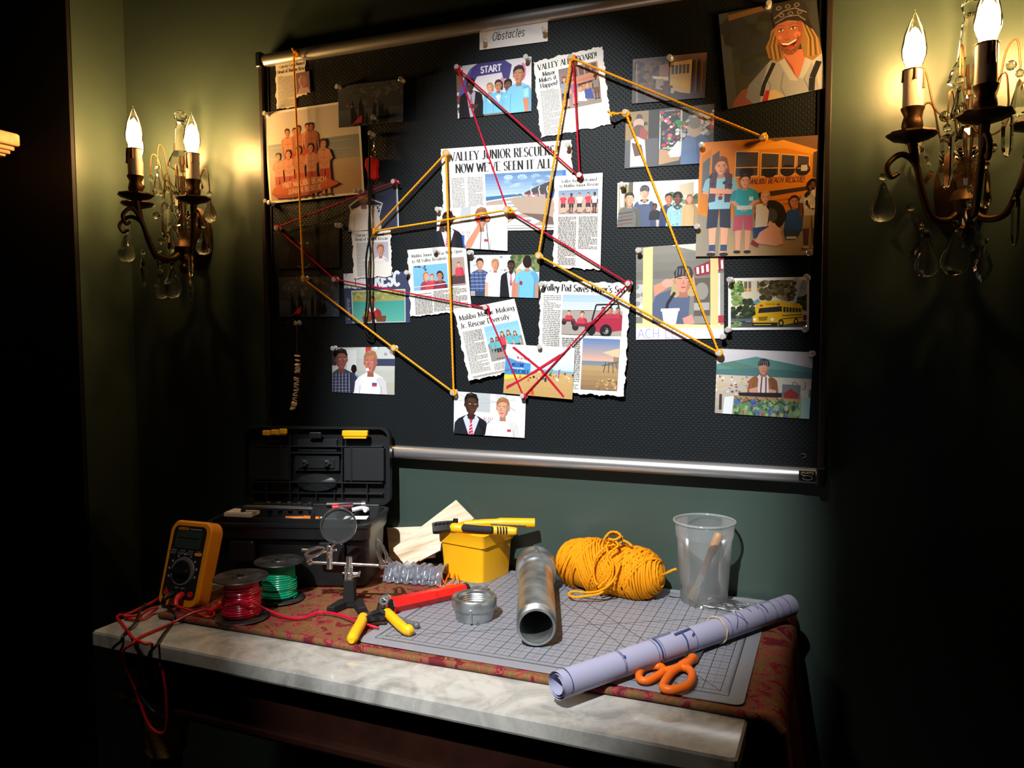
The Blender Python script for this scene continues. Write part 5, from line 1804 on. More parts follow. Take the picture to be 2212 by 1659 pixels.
def sconce(loc, label, seed, face):
    t = thing('wall_sconce', label, 'lamp', loc, 0, 'crystal candle sconces')
    rnd = random.Random(seed)
    b = MB()
    b.lathe([(.0, 0), (.040, 0), (.042, .006), (.034, .011), (.018, .018), (.012, .05), (0, .052)], 24, (0, 0, 0), M=Matrix.Translation((0, 0, -.075)) @ Matrix.Rotation(math.radians(90), 4, 'X') @ Matrix.Scale(1.8, 4, (0, 1, 0)))
    b.obj('back_plate', M_bronze, t)
    b = MB()
    b.lathe([(0, -.165), (.010, -.158), (.014, -.145), (.007, -.135), (.020, -.118), (.026, -.100), (.018, -.084), (.008, -.078), (.003, -.074), (.003, .10), (.002, .11)], 20, (0, -.05, 0))
    b.obj('stem', M_bronze, t)
    b = MB()
    b.lathe([(.012, -.078), (.019, -.066), (.024, -.052), (.017, -.040), (.012, -.034), (.022, -.022), (.028, -.006), (.020, .012), (.013, .018), (.013, .030), (.017, .040), (.015, .060), (.013, .066)], 16, (0, -.05, 0), smooth=False, lobes=(.06, 8))
    b.obj('crystal_baluster', M_cry, t)
    b = MB()
    b.lathe([(.014, .080), (.032, .090), (.027, .108), (.018, .125), (.0125, .180), (.009, .188), (.011, .193), (.0, .195)], 8, (0, -.05, 0), smooth=False)
    b.ball((0, -.05, .207), .0145, 8, 6, flat=True)
    b.obj('crystal_spire', M_cry, t)
    for i, (x, y) in enumerate(ARMS):
        b = MB()
        pa = arm_path(x, y)
        b.tube(pa, [.0065 - .003 * (k / len(pa)) for k in range(len(pa))], 10)
        b.cyl((x * .92, y * .96, -.045), (x, y, -.008), .006, .008, 10)
        b.obj('arm', M_bronze, t)
        b = MB()
        n = 30
        b.lathe([(.008, -.012), (.020, -.008), (.030, -.005), (.037, .001), (.036, .004), (.020, .0005), (.010, .001)], n, (x, y, 0), lobes=(.045, 10))
        b.obj('drip_pan', M_bronze, t)
        b = MB()
        b.lathe([(.009, 0), (.012, .004), (.016, .014), (.015, .022), (.0125, .030), (.017, .040), (.0175, .043), (.0, .043)], 20, (x, y, 0))
        b.obj('candle_cup', M_bronze, t)
        b = MB()
        b.lathe([(.0150, .042), (.0152, .096), (.0145, .102), (.010, .103), (0, .1025)], 20, (x, y, 0))
        s = b.obj('candle_sleeve', M_sleeve, t)
        b = MB()
        b.torus((x, y, .1015), .0150, .0012, 24, 6)
        for k in range(6):
            a = rnd.uniform(0, 6.28)
            h = rnd.uniform(.012, .036)
            c, sn = math.cos(a), math.sin(a)
            b.tube([(x + .0152 * c, y + .0152 * sn, .102), (x + .0162 * c, y + .0162 * sn, .100 - h * .6), (x + .0160 * c, y + .0160 * sn, .102 - h)], [.0020, .0017, .0026], 7)
        b.obj('wax_drip', M_drip, s)
        b = MB()
        b.lathe([(.0105, .1027), (.0130, .110), (.0182, .124), (.0188, .135), (.0148, .158), (.0074, .177), (.0026, .187), (.0012, .194), (0, .195)], 20, (x, y, 0), close=False)
        s = b.obj('bulb', M_bulb, t)
        b = MB()
        b.lathe([(0, .1055), (.009, .109), (.0158, .123), (.0162, .135), (.0122, .151), (.005, .164), (0, .168)], 12, (x, y, 0))
        b.obj('filament_glow', M_glow, s)
    b = MB()
    for k, (ax, ay, az) in enumerate(((-.088, -.060, .075), (-.068, -.040, .010), (.066, -.070, .095), (.090, -.060, .025), (-.020, -.105, .085), (-.032, -.075, .020), (.044, -.115, .030))):
        o = Vector((0, -.05, .020 if az < .05 else .045))
        e = Vector((ax, ay, az))
        d = (e - o) * .5
        b.tube(smooth_path([o, o + d * .5 + Vector((0, 0, -.020)), o + d * 1.1 + Vector((0, 0, -.01)), o + d * 1.45 + Vector((0, 0, .045)), o + d * 1.85 + Vector((0, 0, .050)), e + Vector((0, 0, .012)), e], 6), .0016, 6)
    b.obj('wire_scroll', M_bronze, t)
    for (x, y, z, kd, wd, h) in PEND:
        key = (kd, wd, h)
        if key not in pend_cache:
            o = drop_mesh(kd, wd, h).obj('crystal_pendant', M_cry, t)
            pend_cache[key] = o
        else:
            o = pend_cache[key].copy()
            COL.objects.link(o)
            o.parent = t
        o.location = (x, y, z)
        o.rotation_euler = (0, 0, face + rnd.uniform(-.35, .35))
    return t


sconce((-1.433, WALL, 1.607), 'three arm crystal candle sconce on the left of the board beside the wall corner', 3, -.72)
sconce((0.205, WALL, 1.607), 'three arm crystal candle sconce on the right of the board, cut by the frame', 4, .12)
# ================================================================ CONSOLE TABLE
m, nt, bs = newmat('veined_white_marble')
tc = nt.nodes.new('ShaderNodeTexCoord')
n1 = nt.nodes.new('ShaderNodeTexNoise')
setin(n1, Scale=9.0, Detail=9.0, Roughness=0.62, Distortion=1.6)
n2 = nt.nodes.new('ShaderNodeTexNoise')
setin(n2, Scale=34.0, Detail=6.0, Roughness=0.6, Distortion=.6)
r1 = nt.nodes.new('ShaderNodeValToRGB')
cr = r1.color_ramp
cr.elements[0].position = .36
cr.elements[0].color = lin(0x93928C)
cr.elements[1].position = .56
cr.elements[1].color = lin(0xB8B6B0)
e = cr.elements.new(.47)
e.color = lin(0xAAA8A2)
r2 = nt.nodes.new('ShaderNodeValToRGB')
r2.color_ramp.elements[0].position = .30
r2.color_ramp.elements[0].color = (.80, .80, .79, 1)
r2.color_ramp.elements[1].position = .50
r2.color_ramp.elements[1].color = (1, 1, 1, 1)
mx = nt.nodes.new('ShaderNodeMix')
mx.data_type = 'RGBA'
mx.blend_type = 'MULTIPLY'
mx.inputs[0].default_value = 1
for n_ in (n1, n2):
    nt.links.new(tc.outputs['Object'], n_.inputs['Vector'])
nt.links.new(n1.outputs['Fac'], r1.inputs[0])
nt.links.new(n2.outputs['Fac'], r2.inputs[0])
nt.links.new(r1.outputs[0], mx.inputs[6])
nt.links.new(r2.outputs[0], mx.inputs[7])
nt.links.new(mx.outputs[2], bs.inputs['Base Color'])
setin(bs, Roughness=0.09, Specular_IOR_Level=0.5)
M_marble = m
M_mahog = mat('dark_mahogany', (0.024, 0.008, 0.005, 1), 0.28, 0, .5, var=(14, (0.012, 0.004, 0.003, 1), .8))
M_gilt = mat('old_gilding', 0xB08A48, 0.5, 0.6, .5, bump=(140, .5, .003))

TH = -.0205      # the table stands a little askew to the wall
TL = Vector((-1.163, 0.957, 0))
t = thing('console_table', 'dark mahogany console table with a white veined marble top against the wall', 'table', (TL.x, TL.y, 0), TH)
LX, DY = 1.074, .545
b = MB()
b.box((LX / 2, DY / 2, .7765), (LX, DY, .027), bev=.007)
b.obj('marble_top', M_marble, t)
b = MB()
b.box((LX / 2, DY / 2 + .01, .713), (LX - .07, DY - .06, .100))
b.obj('apron', M_mahog, t)
b = MB()
b.box((LX / 2, DY / 2 + .008, .7555), (LX - .045, DY - .035, .015), bev=.005)
b.box((LX / 2, DY / 2 + .008, .664), (LX - .045, DY - .035, .012), bev=.005)
b.box((LX / 2, DY / 2 + .008, .655), (LX - .06, DY - .05, .008), bev=.003)
b.obj('moulding', M_mahog, t)
for x in (.075, LX - .075):
    b = MB()
    for k in range(3):
        b.tube(smooth_path([(x - .012 + .012 * k, .036, .690), (x - .020 + .014 * k, .032, .712), (x + .004 * k, .032, .728), (x + .012 - .010 * k, .034, .742)], 5), .0032, 6)
    b.ball((x, .034, .744), (.006, .005, .006), 10, 6)
    b.obj('gilt_mount', M_gilt, t)
for (x, y) in ((.085, .075), (LX - .085, .075), (.085, DY - .08), (LX - .085, DY - .08)):
    b = MB()
    b.lathe([(.034, .02), (.036, .05), (.031, .09), (.030, .30), (.026, .560)], 24, (x, y, 0))
    lg = b.obj('leg', M_mahog, t)
    b = MB()
    b.lathe([(.027, .555), (.033, .562), (.031, .572), (.036, .600), (.041, .632), (.039, .640), (.044, .646), (.044, .652)], 24, (x, y, 0), lobes=(.05, 8))
    b.obj('capital', M_gilt, lg)
b = MB()
b.box((LX / 2, DY / 2, .055), (LX - .08, DY - .07, .07), bev=.006)
b.box((LX / 2, DY / 2, .01), (LX - .06, DY - .05, .02), bev=.006)
b.obj('plinth', M_mahog, t)

# ---------------------------------------------------------------- brocade runner
m, nt, bs = newmat('brocade_cloth')
tc = nt.nodes.new('ShaderNodeTexCoord')
mp = nt.nodes.new('ShaderNodeMapping')
mp.inputs['Scale'].default_value = (1, 1, .6)
nz = nt.nodes.new('ShaderNodeTexNoise')
setin(nz, Scale=21.0, Detail=3.0, Distortion=1.5)
nf = nt.nodes.new('ShaderNodeTexNoise')
setin(nf, Scale=75.0, Detail=2.0, Distortion=1.0)
ad = nt.nodes.new('ShaderNodeMath')
ad.operation = 'MULTIPLY_ADD'
ad.inputs[1].default_value = .16
rr_ = nt.nodes.new('ShaderNodeValToRGB')
cr = rr_.color_ramp
cr.interpolation = 'CONSTANT'
cr.elements[0].position = 0
cr.elements[0].color = lin(0x5E141C)
cr.elements[1].position = .455
cr.elements[1].color = lin(0xA07040)
for pz, c in ((.463, 0x74182A), (.505, 0x96323C), (.53, 0x6A4A2C), (.60, 0x74522E), (.655, 0x8A2434), (.675, 0x6E4C2C), (.715, 0xA87C44), (.722, 0x64141E)):
    e = cr.elements.new(pz)
    e.color = lin(c)
nb = nt.nodes.new('ShaderNodeTexNoise')
setin(nb, Scale=420.0, Detail=2.0)
bu = nt.nodes.new('ShaderNodeBump')
setin(bu, Strength=.5, Distance=.0015)
nt.links.new(tc.outputs['Object'], mp.inputs[0])
for n_ in (nz, nf, nb):
    nt.links.new(mp.outputs[0], n_.inputs['Vector'])
nt.links.new(nf.outputs['Fac'], ad.inputs[0])
nt.links.new(nz.outputs['Fac'], ad.inputs[2])
nt.links.new(ad.outputs[0], rr_.inputs[0])
nt.links.new(rr_.outputs[0], bs.inputs['Base Color'])
nt.links.new(nb.outputs['Fac'], bu.inputs['Height'])
nt.links.new(bu.outputs[0], bs.inputs['Normal'])
setin(bs, Roughness=.75, Specular_IOR_Level=.25)
M_broc = m
M_hem = mat('rolled_brocade_hem', 0x7A5228, .6, 0, .35, bump=(160, .3, .002))

ZR = .7975
rn = thing('table_runner', 'red and gold brocade runner spread over the marble and hanging off the right end', 'cloth', (-.6, 1.27, .79))
b = MB()
O = Vector((-.6, 1.27, .79))


def runner(u, v):
    # u along the table and then down over its right end, v from the front hem to the wall
    L = 1.066
    s = u * 1.52
    y = (1.052 - .006 * u) + v * (1.508 - 1.052)
    w = .0012 * math.sin(s * 23 + v * 5) + .0010 * math.sin(v * 31 + s * 9)
    if s < L - .03:
        return Vector((-1.10 + s, y, ZR + w * .5)) - O
    q = s - (L - .03)
    r = .022
    if q < r * PI / 2:
        a = q / r
        return Vector((-1.10 + L - .03 + r * math.sin(a), y, ZR - r + r * math.cos(a))) - O
    d = q - r * PI / 2
    fl = .012 * math.sin(v * 17 + .6) * min(1, d / .15)
    return Vector((-1.10 + L - .03 + r + .002 + .07 * d + fl, min(1.515, y + .06 * d * (v - .5)), ZR - r - d)) - O


b.grid(runner, 150, 40)
b.obj('cloth', M_broc, rn)
b = MB()
P = [runner(k / 60, 0) + Vector((0, -.0042, -.0015)) for k in range(43)]
b.tube(smooth_path(P, 4), .0058, 10)
b.obj('rolled_hem', M_broc, rn)

# ---------------------------------------------------------------- cutting mat
m = colmat('cutting_mat_vinyl', .45, .4)
mt = thing('cutting_mat', 'large grey gridded cutting mat lying on the brocade runner', 'mat', (-.700, 1.064, .7985), -.011)
W, D = .606, .446
b = MB()
b.box((W / 2, D / 2, .0007), (W, D, .0014), 0x84868E, bev=.012)


def mline(x0, y0, x1, y1, wd, c, z=.00155):
    L = math.hypot(x1 - x0, y1 - y0)
    nx, ny = -(y1 - y0) / L * wd / 2, (x1 - x0) / L * wd / 2
    b.add([(x0 + nx, y0 + ny, z), (x0 - nx, y0 - ny, z), (x1 - nx, y1 - ny, z), (x1 + nx, y1 + ny, z)], [(0, 1, 2, 3)], c)


bx0, by0, bx1, by1 = .022, .022, W - .022, D - .022
IN = .0254
nxg, nyg = 22, 15
gx0, gy0 = bx0 + .012, by0 + .012
gx1, gy1 = gx0 + nxg * IN * (bx1 - bx0 - .024) / (nxg * IN), by1 - .012
for i in range(nxg * 2 + 1):
    x = gx0 + (gx1 - gx0) * i / (nxg * 2)
    mline(x, gy0, x, gy1, .0011 if i % 2 == 0 else .0005, 0x2E3034 if i % 2 == 0 else 0x56585C, .00155 + .00001 * (i % 2 == 0))
for j in range(nyg * 2 + 1):
    y = gy0 + (gy1 - gy0) * j / (nyg * 2)
    mline(gx0, y, gx1, y, .0011 if j % 2 == 0 else .0005, 0x2E3034 if j % 2 == 0 else 0x56585C, .00157 + .00001 * (j % 2 == 0))
for k in range(nxg * 16 + 1):
    x = gx0 + (gx1 - gx0) * k / (nxg * 16)
    h = .010 if k % 16 == 0 else .007 if k % 8 == 0 else .005 if k % 4 == 0 else .003
    mline(x, by0, x, by0 + h, .0005, 0x3A3C40)
    if k % 2 == 0:
        mline(x, by1, x, by1 - h, .0005, 0x3A3C40)
for k in range(nyg * 16 + 1):
    y = gy0 + (gy1 - gy0) * k / (nyg * 16)
    h = .010 if k % 16 == 0 else .007 if k % 8 == 0 else .005 if k % 4 == 0 else .003
    mline(bx1, y, bx1 - h, y, .0005, 0x3A3C40)
    mline(bx0, y, bx0 + h, y, .0005, 0x3A3C40)
for q in ((bx0, by0, bx1, by0), (bx0, by1, bx1, by1), (bx0, by0, bx0, by1), (bx1, by0, bx1, by1)):
    mline(*q, .0014, 0x2E3034)
mline(gx0 + .10, gy1, gx0 + .10 + (gy1 - gy0), gy0, .0012, 0x2A2C30, .0016)
mline(gx1 - .0, gy0, gx1 - (gy1 - gy0), gy1, .0012, 0x2A2C30, .0016)
mline(gx0, gy0, gx1, gy0 + (gx1 - gx0) / 1.73, .0012, 0x2A2C30, .0016)
b.obj('mat_sheet', m, mt)
# ================================================================ THINGS ON THE TABLE
RC = .7995       # top of the runner
RX90 = Matrix.Rotation(math.radians(90), 4, 'X')
M_blackmetal = mat('black_metal', 0x1A1A1C, .45, .3, .5)
M_steel = mat('steel', 0xA8A8A6, .28, .9, .5)
M_yel = mat('yellow_plastic', 0xF0B010, .40, 0, .45)
M_ora = mat('orange_yellow_rubber', 0xE08A0C, .55, 0, .35, bump=(500, .1, .0005))

# ---- multimeter
t = thing('multimeter', 'multimeter in an orange yellow holster propped up at the left', 'multimeter', (-1.102, 1.087, RC), math.radians(3))
LEAN = Matrix.Rotation(math.radians(-19), 4, 'X')
W, H, Dp = .092, .152, .036


def rring(w, h, r, n=4, bow=0.0):
    out = []
    for (cx, cy, a0) in ((w / 2 - r, h - r, 0), (-w / 2 + r, h - r, 90), (-w / 2 + r, r, 180), (w / 2 - r, r, 270)):
        for k in range(n + 1):
            a = math.radians(a0 + 90 * k / n)
            x = cx + r * math.cos(a)
            y = cy + r * math.sin(a)
            if y > h / 2:
                y += bow * (1 - (2 * x / w) ** 2)
            out.append((x, y))
    return out


def up_prism(b, ring, d0, d1, col=0xffffff, ch=0.0):
    """outline drawn upright (x, z), thickness towards the back from d0 to d1 (front is smaller)"""
    b.prism([(x, y) for x, y in ring], -d1, -d0, col, LEAN @ RX90, ch=ch)


b = MB()
up_prism(b, [(x * 1.0, y) for x, y in rring(W, H, .014, 5, .006)], 0, Dp, ch=.004)
b.obj('holster', M_ora, t)
b = MB()
up_prism(b, [(x, y + .013) for x, y in rring(W - .018, H - .022, .009, 4, .005)], -.0012, .002)
M_dial = colmat('meter_face', .35, .5)
for c_ in range(len(b.c)):
    b.c[c_] = 0x1D1E21
fz = -.0014


def fquad(x0, z0, x1, z1, col, lift=0.0, bb=None):
    (bb or b).add([LEAN @ Vector((x, fz - lift, z)) for x, z in ((x0, z0), (x1, z0), (x1, z1), (x0, z1))], [(0, 1, 2, 3)], col)


def ftext(s, x, z, h, col, wd, pen=14):
    put_text(b, text_quads(s, h, wd, pen), lambda px, pz, i: LEAN @ Vector((x + px, fz - .0002 - .000001 * i, z + pz)), col)


fquad(-.028, .137, -.004, .142, 0xC07A18)
ftext('FLUKE', -.027, .1378, .0034, 0x1c1c1e, .021, 18)
ftext('TRUE RMS MULTIMETER', .0, .138, .0024, 0xA8A8A8, .026)
for k, s in enumerate(('MIN MAX', 'RANGE', 'HOLD', 'REL')):
    ftext(s, -.033 + k * .019, .0985, .0022, 0xA8A8A8, .011)
for k in range(9):
    a = math.radians(200 - k * 27)
    fquad(.031 * math.cos(a) - .0018, .062 + .031 * math.sin(a) - .0018, .031 * math.cos(a) + .0018, .062 + .031 * math.sin(a) + .0018, 0xA0A0A0, .0002)
ftext('A', -.030, .029, .003, 0xB0B0B0, .003)
ftext('MAX', .004, .0305, .0026, 0xB0B0B0, .009)
ftext('COM', -.010, .031, .0026, 0xB0B0B0, .008)
b.obj('face_panel', M_dial, t)
b = MB()
up_prism(b, [(x, y + .1035) for x, y in rring(.058, .032, .003)], -.0022, 0)
b.obj('display', mat('lcd_glass', 0x2C3834, .12, 0, .6), t)
for k in range(4):
    b = MB()
    up_prism(b, [(x - .030 + k * .0195, y + .0915) for x, y in rring(.0145, .0058, .0018)], -.003, 0)
    b.obj('button', M_ora if k == 3 else mat('grey_button', 0x4A4C52, .5), t)
b = MB()
T_ = LEAN @ Matrix.Translation((0, -.0012, .062)) @ RX90
b.lathe([(.0265, 0), (.0255, .002), (.0, .0022)], 32, M=T_)
dr = b.obj('selector_ring', mat('grey_dial_ring', 0x5C5E62, .4), t)
b = MB()
b.lathe([(.0205, .0015), (.0195, .005), (0, .0052)], 28, M=T_)
b.box((0, -.001, .0085), (.0375, .0085, .008), M=T_, bev=.003)
b.obj('selector_knob', M_blk, t)
JK = [(-.0275, .0225), (-.010, .0215), (.010, .0215), (.0275, .0225)]
for i, (x, z) in enumerate(JK):
    b = MB()
    b.lathe([(.0052, 0), (.0052, .0014), (.0030, .0014), (.0028, .0002), (0, .0002)], 16, M=LEAN @ Matrix.Translation((x, -.0012, z)) @ RX90)
    b.obj('jack', M_redpl if i in (0, 3) else M_blk, t)
b = MB()
b.box((0, .060, .055), (.05, .006, .11), M=Matrix.Rotation(math.radians(10), 4, 'X'), bev=.002)
b.obj('tilt_stand', M_blk, t)
MET = Matrix.Translation((-1.102, 1.087, RC)) @ Matrix.Rotation(math.radians(3), 4, 'Z') @ LEAN

# ---- test leads
M_leadr = mat('red_test_lead_rubber', 0xC01822, .38, 0, .5)
M_leadb = mat('black_test_lead_rubber', 0x101012, .4, 0, .5)
ZM = .7935


def gp(px, py, z=ZM + .0):
    return on_z(px, py, z)


def lead(label, m, jack, plug_pts, pts, probe=None):
    j = MET @ Vector((jack[0], -.0015, jack[1]))
    t = thing('test_lead', label, 'cable', (j.x, j.y, j.z), 0, 'test leads of the multimeter')
    b = MB()
    PP = [Vector(q) - j for q in plug_pts]
    b.tube(smooth_path([Vector((0, -.001, 0))] + PP, 6), [.0058, .0060, .0060, .0060, .0058, .0056] + [.0046] * (6 * len(PP) + 1 - 6), 12)
    b.obj('plug', m, t)
    b = MB()
    b.tube(smooth_path([PP[-1]] + [Vector(q) - j for q in pts], 8), .0024, 8)
    b.obj('cable', m, t)
    if probe:
        b = MB()
        b.tube(smooth_path([Vector(q) - j for q in probe], 5), [.0046, .0046, .0048, .0070, .0070, .0048, .0052, .0052, .0052, .0052, .0048], 12)
        b.obj('probe_handle', m, t)
    return t


jr = MET @ Vector((JK[2][0], -.0015, JK[2][1]))
jb = MET @ Vector((JK[1][0], -.0015, JK[1][1]))
pr0, pr1 = on_z(428, 1322, RC + .008), on_z(470, 1310, RC + .007)
lead('red test lead looping over the left end of the marble and over its edge', M_leadr, JK[2],
     [jr + Vector((.004, -.018, -.003)), jr + Vector((.010, -.026, -.012))],
     [on_z(432, 1327, RC + .004), on_z(446, 1334, RC + .004), on_z(462, 1330, RC + .004), on_z(458, 1318, RC + .006), on_z(440, 1318, RC + .008), on_z(410, 1327, RC + .005), on_z(370, 1347, ZM + .001), on_z(320, 1368, ZM), on_z(296, 1380, ZM), on_z(286, 1391, ZM - .003), Vector((-1.078, .945, .765)), Vector((-1.070, .962, .700)), Vector((-1.045, .966, .640)), Vector((-1.01, .966, .640)), Vector((-1.002, .960, .72)), on_z(334, 1399, .782), on_z(312, 1390, ZM), on_z(288, 1379, ZM), on_z(275, 1362, ZM), on_z(262, 1345, ZM), on_z(253, 1334, ZM + .001), on_z(262, 1328, ZM + .002), on_z(285, 1338, ZM), on_z(310, 1336, ZM + .001), on_z(335, 1318, ZM + .003), on_z(340, 1313, RC + .003), on_z(322, 1316, RC + .003), on_z(300, 1329, ZM + .003), on_z(268, 1330, ZM + .006), on_z(290, 1320, ZM + .006), on_z(330, 1300, RC + .004), on_z(350, 1288, RC + .004)],
     [pr0 + Vector((.02, .004, 0)), pr1, on_z(478, 1302, RC + .010)])
lead('black test lead dropping from the meter over the marble front edge', M_leadb, JK[1],
     [jb + Vector((-.001, -.018, -.003)), jb + Vector((-.002, -.024, -.014))],
     [on_z(377, 1325, RC + .004), on_z(372, 1345, ZM), on_z(352, 1372, ZM), on_z(338, 1394, ZM - .001), Vector((-1.018, .944, .768)), Vector((-1.008, .962, .70)), Vector((-1.03, .966, .665)), Vector((-1.07, .962, .70)), Vector((-1.105, .948, .760)), on_z(262, 1384, .786), on_z(266, 1372, ZM), on_z(278, 1360, ZM), on_z(292, 1344, ZM + .004), on_z(302, 1320, ZM + .007), on_z(316, 1304, RC + .006)])

# ---- wire spools
M_spool = mat('black_spool_plastic', 0x1C1C1E, .42, 0, .5, var=(40, 0x4A4846, .5))


def spool(loc, label, wm, r, h, wr, seed, tilt):
    t = thing('wire_spool', label, 'spool', loc, 0, 'spools of coloured wire')
    TT = Matrix.Rotation(tilt, 4, 'X')
    for z in (.0, h):
        b = MB()
        b.lathe([(.008, z), (r - .001, z), (r, z + .0012), (r - .001, z + .0026), (.0145, z + .0026), (.0135, z + (.0042 if z else .0026)), (.008, z + (.0042 if z else .0026)), (.008, z)], 48, M=TT, close=False)
        b.obj('flange', M_spool, t)
    b = MB()
    b.lathe([(.022, .002), (.022, h)], 24, M=TT)
    b.obj('core', M_spool, t)
    b = MB()
    rnd = random.Random(seed)
    P = []
    n = int((h - .006) / .0040)
    zz = .0048
    rad = wr
    for i in range(n * 26):
        a = 2 * PI * i / 26
        if i % 26 == 0:
            rad = wr + rnd.uniform(-.0012, .0012) - (.003 if i / 26 > n * .55 else 0)
        zz = .0048 + (h - .0065) * i / (n * 26) + .0010 * math.sin(a + seed)
        P.append(TT @ Vector((rad * math.cos(a), rad * math.sin(a), zz)))
    b.tube(P, .0021, 8)
    b.lathe([(wr - .0030, .003), (wr - .0030, h - .001)], 24, M=TT)
    return t, b


M_wr = mat('red_wire_insulation', 0xC80E38, .22, 0, .6)
M_wg = mat('green_wire_insulation', 0x0FA878, .22, 0, .6)
t, b = spool((-.950, 1.086, RC), 'spool of red wire with one end pulled across the table', M_wr, .0475, .070, .031, 1, .0)
tail = [on_z(540, 1300, RC + .040), on_z(575, 1316, RC + .012), on_z(610, 1331, RC + .004), on_z(650, 1336, RC + .003), on_z(690, 1323, RC + .006), on_z(730, 1327, RC + .007), on_z(775, 1343, RC + .009), on_z(818, 1357, TOP + .003)]
st = Vector((-.950, 1.086, RC))
b.tube(smooth_path([Vector((-.006, -.0335, .030)), Vector((.016, -.033, .038))] + [q - st for q in tail], 8), .0021, 8)
b.obj('wire_winding', M_wr, t)
t, b = spool((-.950, 1.190, RC), 'spool of green wire behind the red one', M_wg, .0465, .070, .030, 2, -.02)
b.obj('wire_winding', M_wg, t)

# ---- helping-hands magnifier
t = thing('helping_hands_magnifier', 'chrome jointed magnifying glass with clips on a black iron foot', 'magnifier', (-.800, 1.197, RC), math.radians(20))
M_iron = mat('rough_cast_iron', 0x161616, .75, 0, .3, bump=(300, .6, .001))
b = MB()
b.prism([(-.034, -.030), (-.020, -.034), (-.004, -.006), (.010, -.006), (.024, -.036), (.038, -.030), (.022, .012), (.008, .022), (-.012, .022), (-.022, .010)], 0, .011, ch=.002)
b.obj('foot', M_iron, t)
b = MB()
b.box((0, .004, .030), (.022, .022, .042), taper=.86, bev=.003)
b.obj('post', M_iron, t)
b = MB()
b.cyl((0, .004, .050), (0, .004, .056), .007, n=14)
b.box((-.006, .002, .062), (.0035, .012, .026), bev=.001)
b.box((.004, .002, .062), (.0035, .012, .026), bev=.001)
b.ball((0, .002, .060), .0062, 14, 8)
b.cyl((-.012, .002, .062), (.016, .002, .062), .0024, n=10)
b.box((.018, .002, .062), (.003, .013, .006), bev=.001)
b.box((.012, -.004, .058), (.014, .003, .005), M=Matrix.Rotation(.3, 4, 'Z'), bev=.001)
b.cyl((0, .002, .066), (0, .002, .084), .0048, n=14)
b.obj('ball_clamp', M_chrome, t)
b = MB()
b.cyl((-.072, .002, .082), (.060, .002, .076), .0031, n=12)
b.obj('crossbar', M_chrome, t)
for x in (-.036, 0):
    b = MB()
    b.cyl((x, .002, .070), (x, .002, .092), .0055, n=14)
    b.obj('crossbar_collar', M_chrome, t)


def clip_arm(b, base, mid, tip):
    b.ball(base, .0062, 12, 8)
    d = (Vector(mid) - Vector(base))
    b.cyl(base, mid, .0026, n=10)
    q = Vector(tip) - Vector(mid)
    n_ = q.cross(Vector((0, 1, 0))).normalized()
    for s_ in (1, -1):
        m0 = Vector(mid) + n_ * .002 * s_
        b.tube([m0, m0 + q * .3 + n_ * .0048 * s_, m0 + q * .7 + n_ * .0036 * s_, Vector(tip) + n_ * .0008 * s_], [.0030, .0036, .0026, .0012], 8)
        b.tube([m0 + q * .28 + n_ * .004 * s_, m0 - q * .05 + n_ * .0095 * s_], [.0024, .0028], 8)


b = MB()
clip_arm(b, (.060, .002, .076), (.068, -.004, .082), (.052, -.002, .126))
b.box((.064, .0, .079), (.018, .007, .009), M=None, bev=.002)
b.obj('alligator_clip', M_chrome, t)
b = MB()
clip_arm(b, (-.072, .002, .082), (-.078, -.004, .096), (-.040, -.012, .112))
b.obj('alligator_clip', M_chrome, t)
LC = Vector((-.017, -.004, .151))
ax = Vector((.30, -.93, .10)).normalized()
LM = Matrix.Translation(LC) @ ax.to_track_quat('Z', 'Y').to_matrix().to_4x4()
b = MB()
b.cyl((-.036, .002, .088), (-.034, .000, .104), .0052, n=12)
b.box((-.035, .000, .105), (.010, .010, .018), bev=.002)
b.cyl((-.050, .0, .100), (-.022, -.002, .106), .0022, n=8)
b.cyl((-.034, .000, .110), LC + Vector((-.007, .001, -.031)), .0042, n=12)
b.obj('lens_stem', M_chrome, t)
b = MB()
b.lathe([(.0295, -.004), (.0320, -.0042), (.0330, -.002), (.0330, .002), (.0320, .0042), (.0295, .004), (.0295, -.004)], 48, M=LM, close=False)
lr = b.obj('lens_ring', M_chrome, t)
b = MB()
b.lathe([(.0, -.0035), (.016, -.0026), (.0296, -.0004), (.0296, .0004), (.016, .0026), (0, .0035)], 40, M=LM)
b.obj('lens', clearmat('magnifier_glass', (.84, .87, .88, 1), .40, .04, (.55, .60, .63, 1), .09), t)
# ---- open toolbox
A = math.radians(17)
t = thing('toolbox', 'open black plastic toolbox with yellow latches at the back left', 'toolbox', (-.820, 1.296, RC), A)
# local: x from -.31 (left) to 0 (right), y 0 (front) to .16 (back)
BW, BD, BH = .318, .155, .125


def ringbox(x0, x1, y0, y1, r, n=5):
    out = []
    for (cx, cy, a0) in ((x1 - r, y1 - r, 0), (x0 + r, y1 - r, 90), (x0 + r, y0 + r, 180), (x1 - r, y0 + r, 270)):
        for k in range(n + 1):
            a = math.radians(a0 + 90 * k / n)
            out.append((cx + r * math.cos(a), cy + r * math.sin(a)))
    return out


def shell(b, levels, closed_bottom=True):
    """stack of rings [(ring, z)]"""
    n = len(levels[0][0])
    vs = [(x, y, z) for rg, z in levels for x, y in rg]
    fs = []
    for l in range(len(levels) - 1):
        for i in range(n):
            j = (i + 1) % n
            fs.append((l * n + i, l * n + j, l * n + n + j, l * n + n + i))
    if closed_bottom:
        fs.append(tuple(reversed(range(n))))
    b.add(vs, fs, 0xffffff, True)


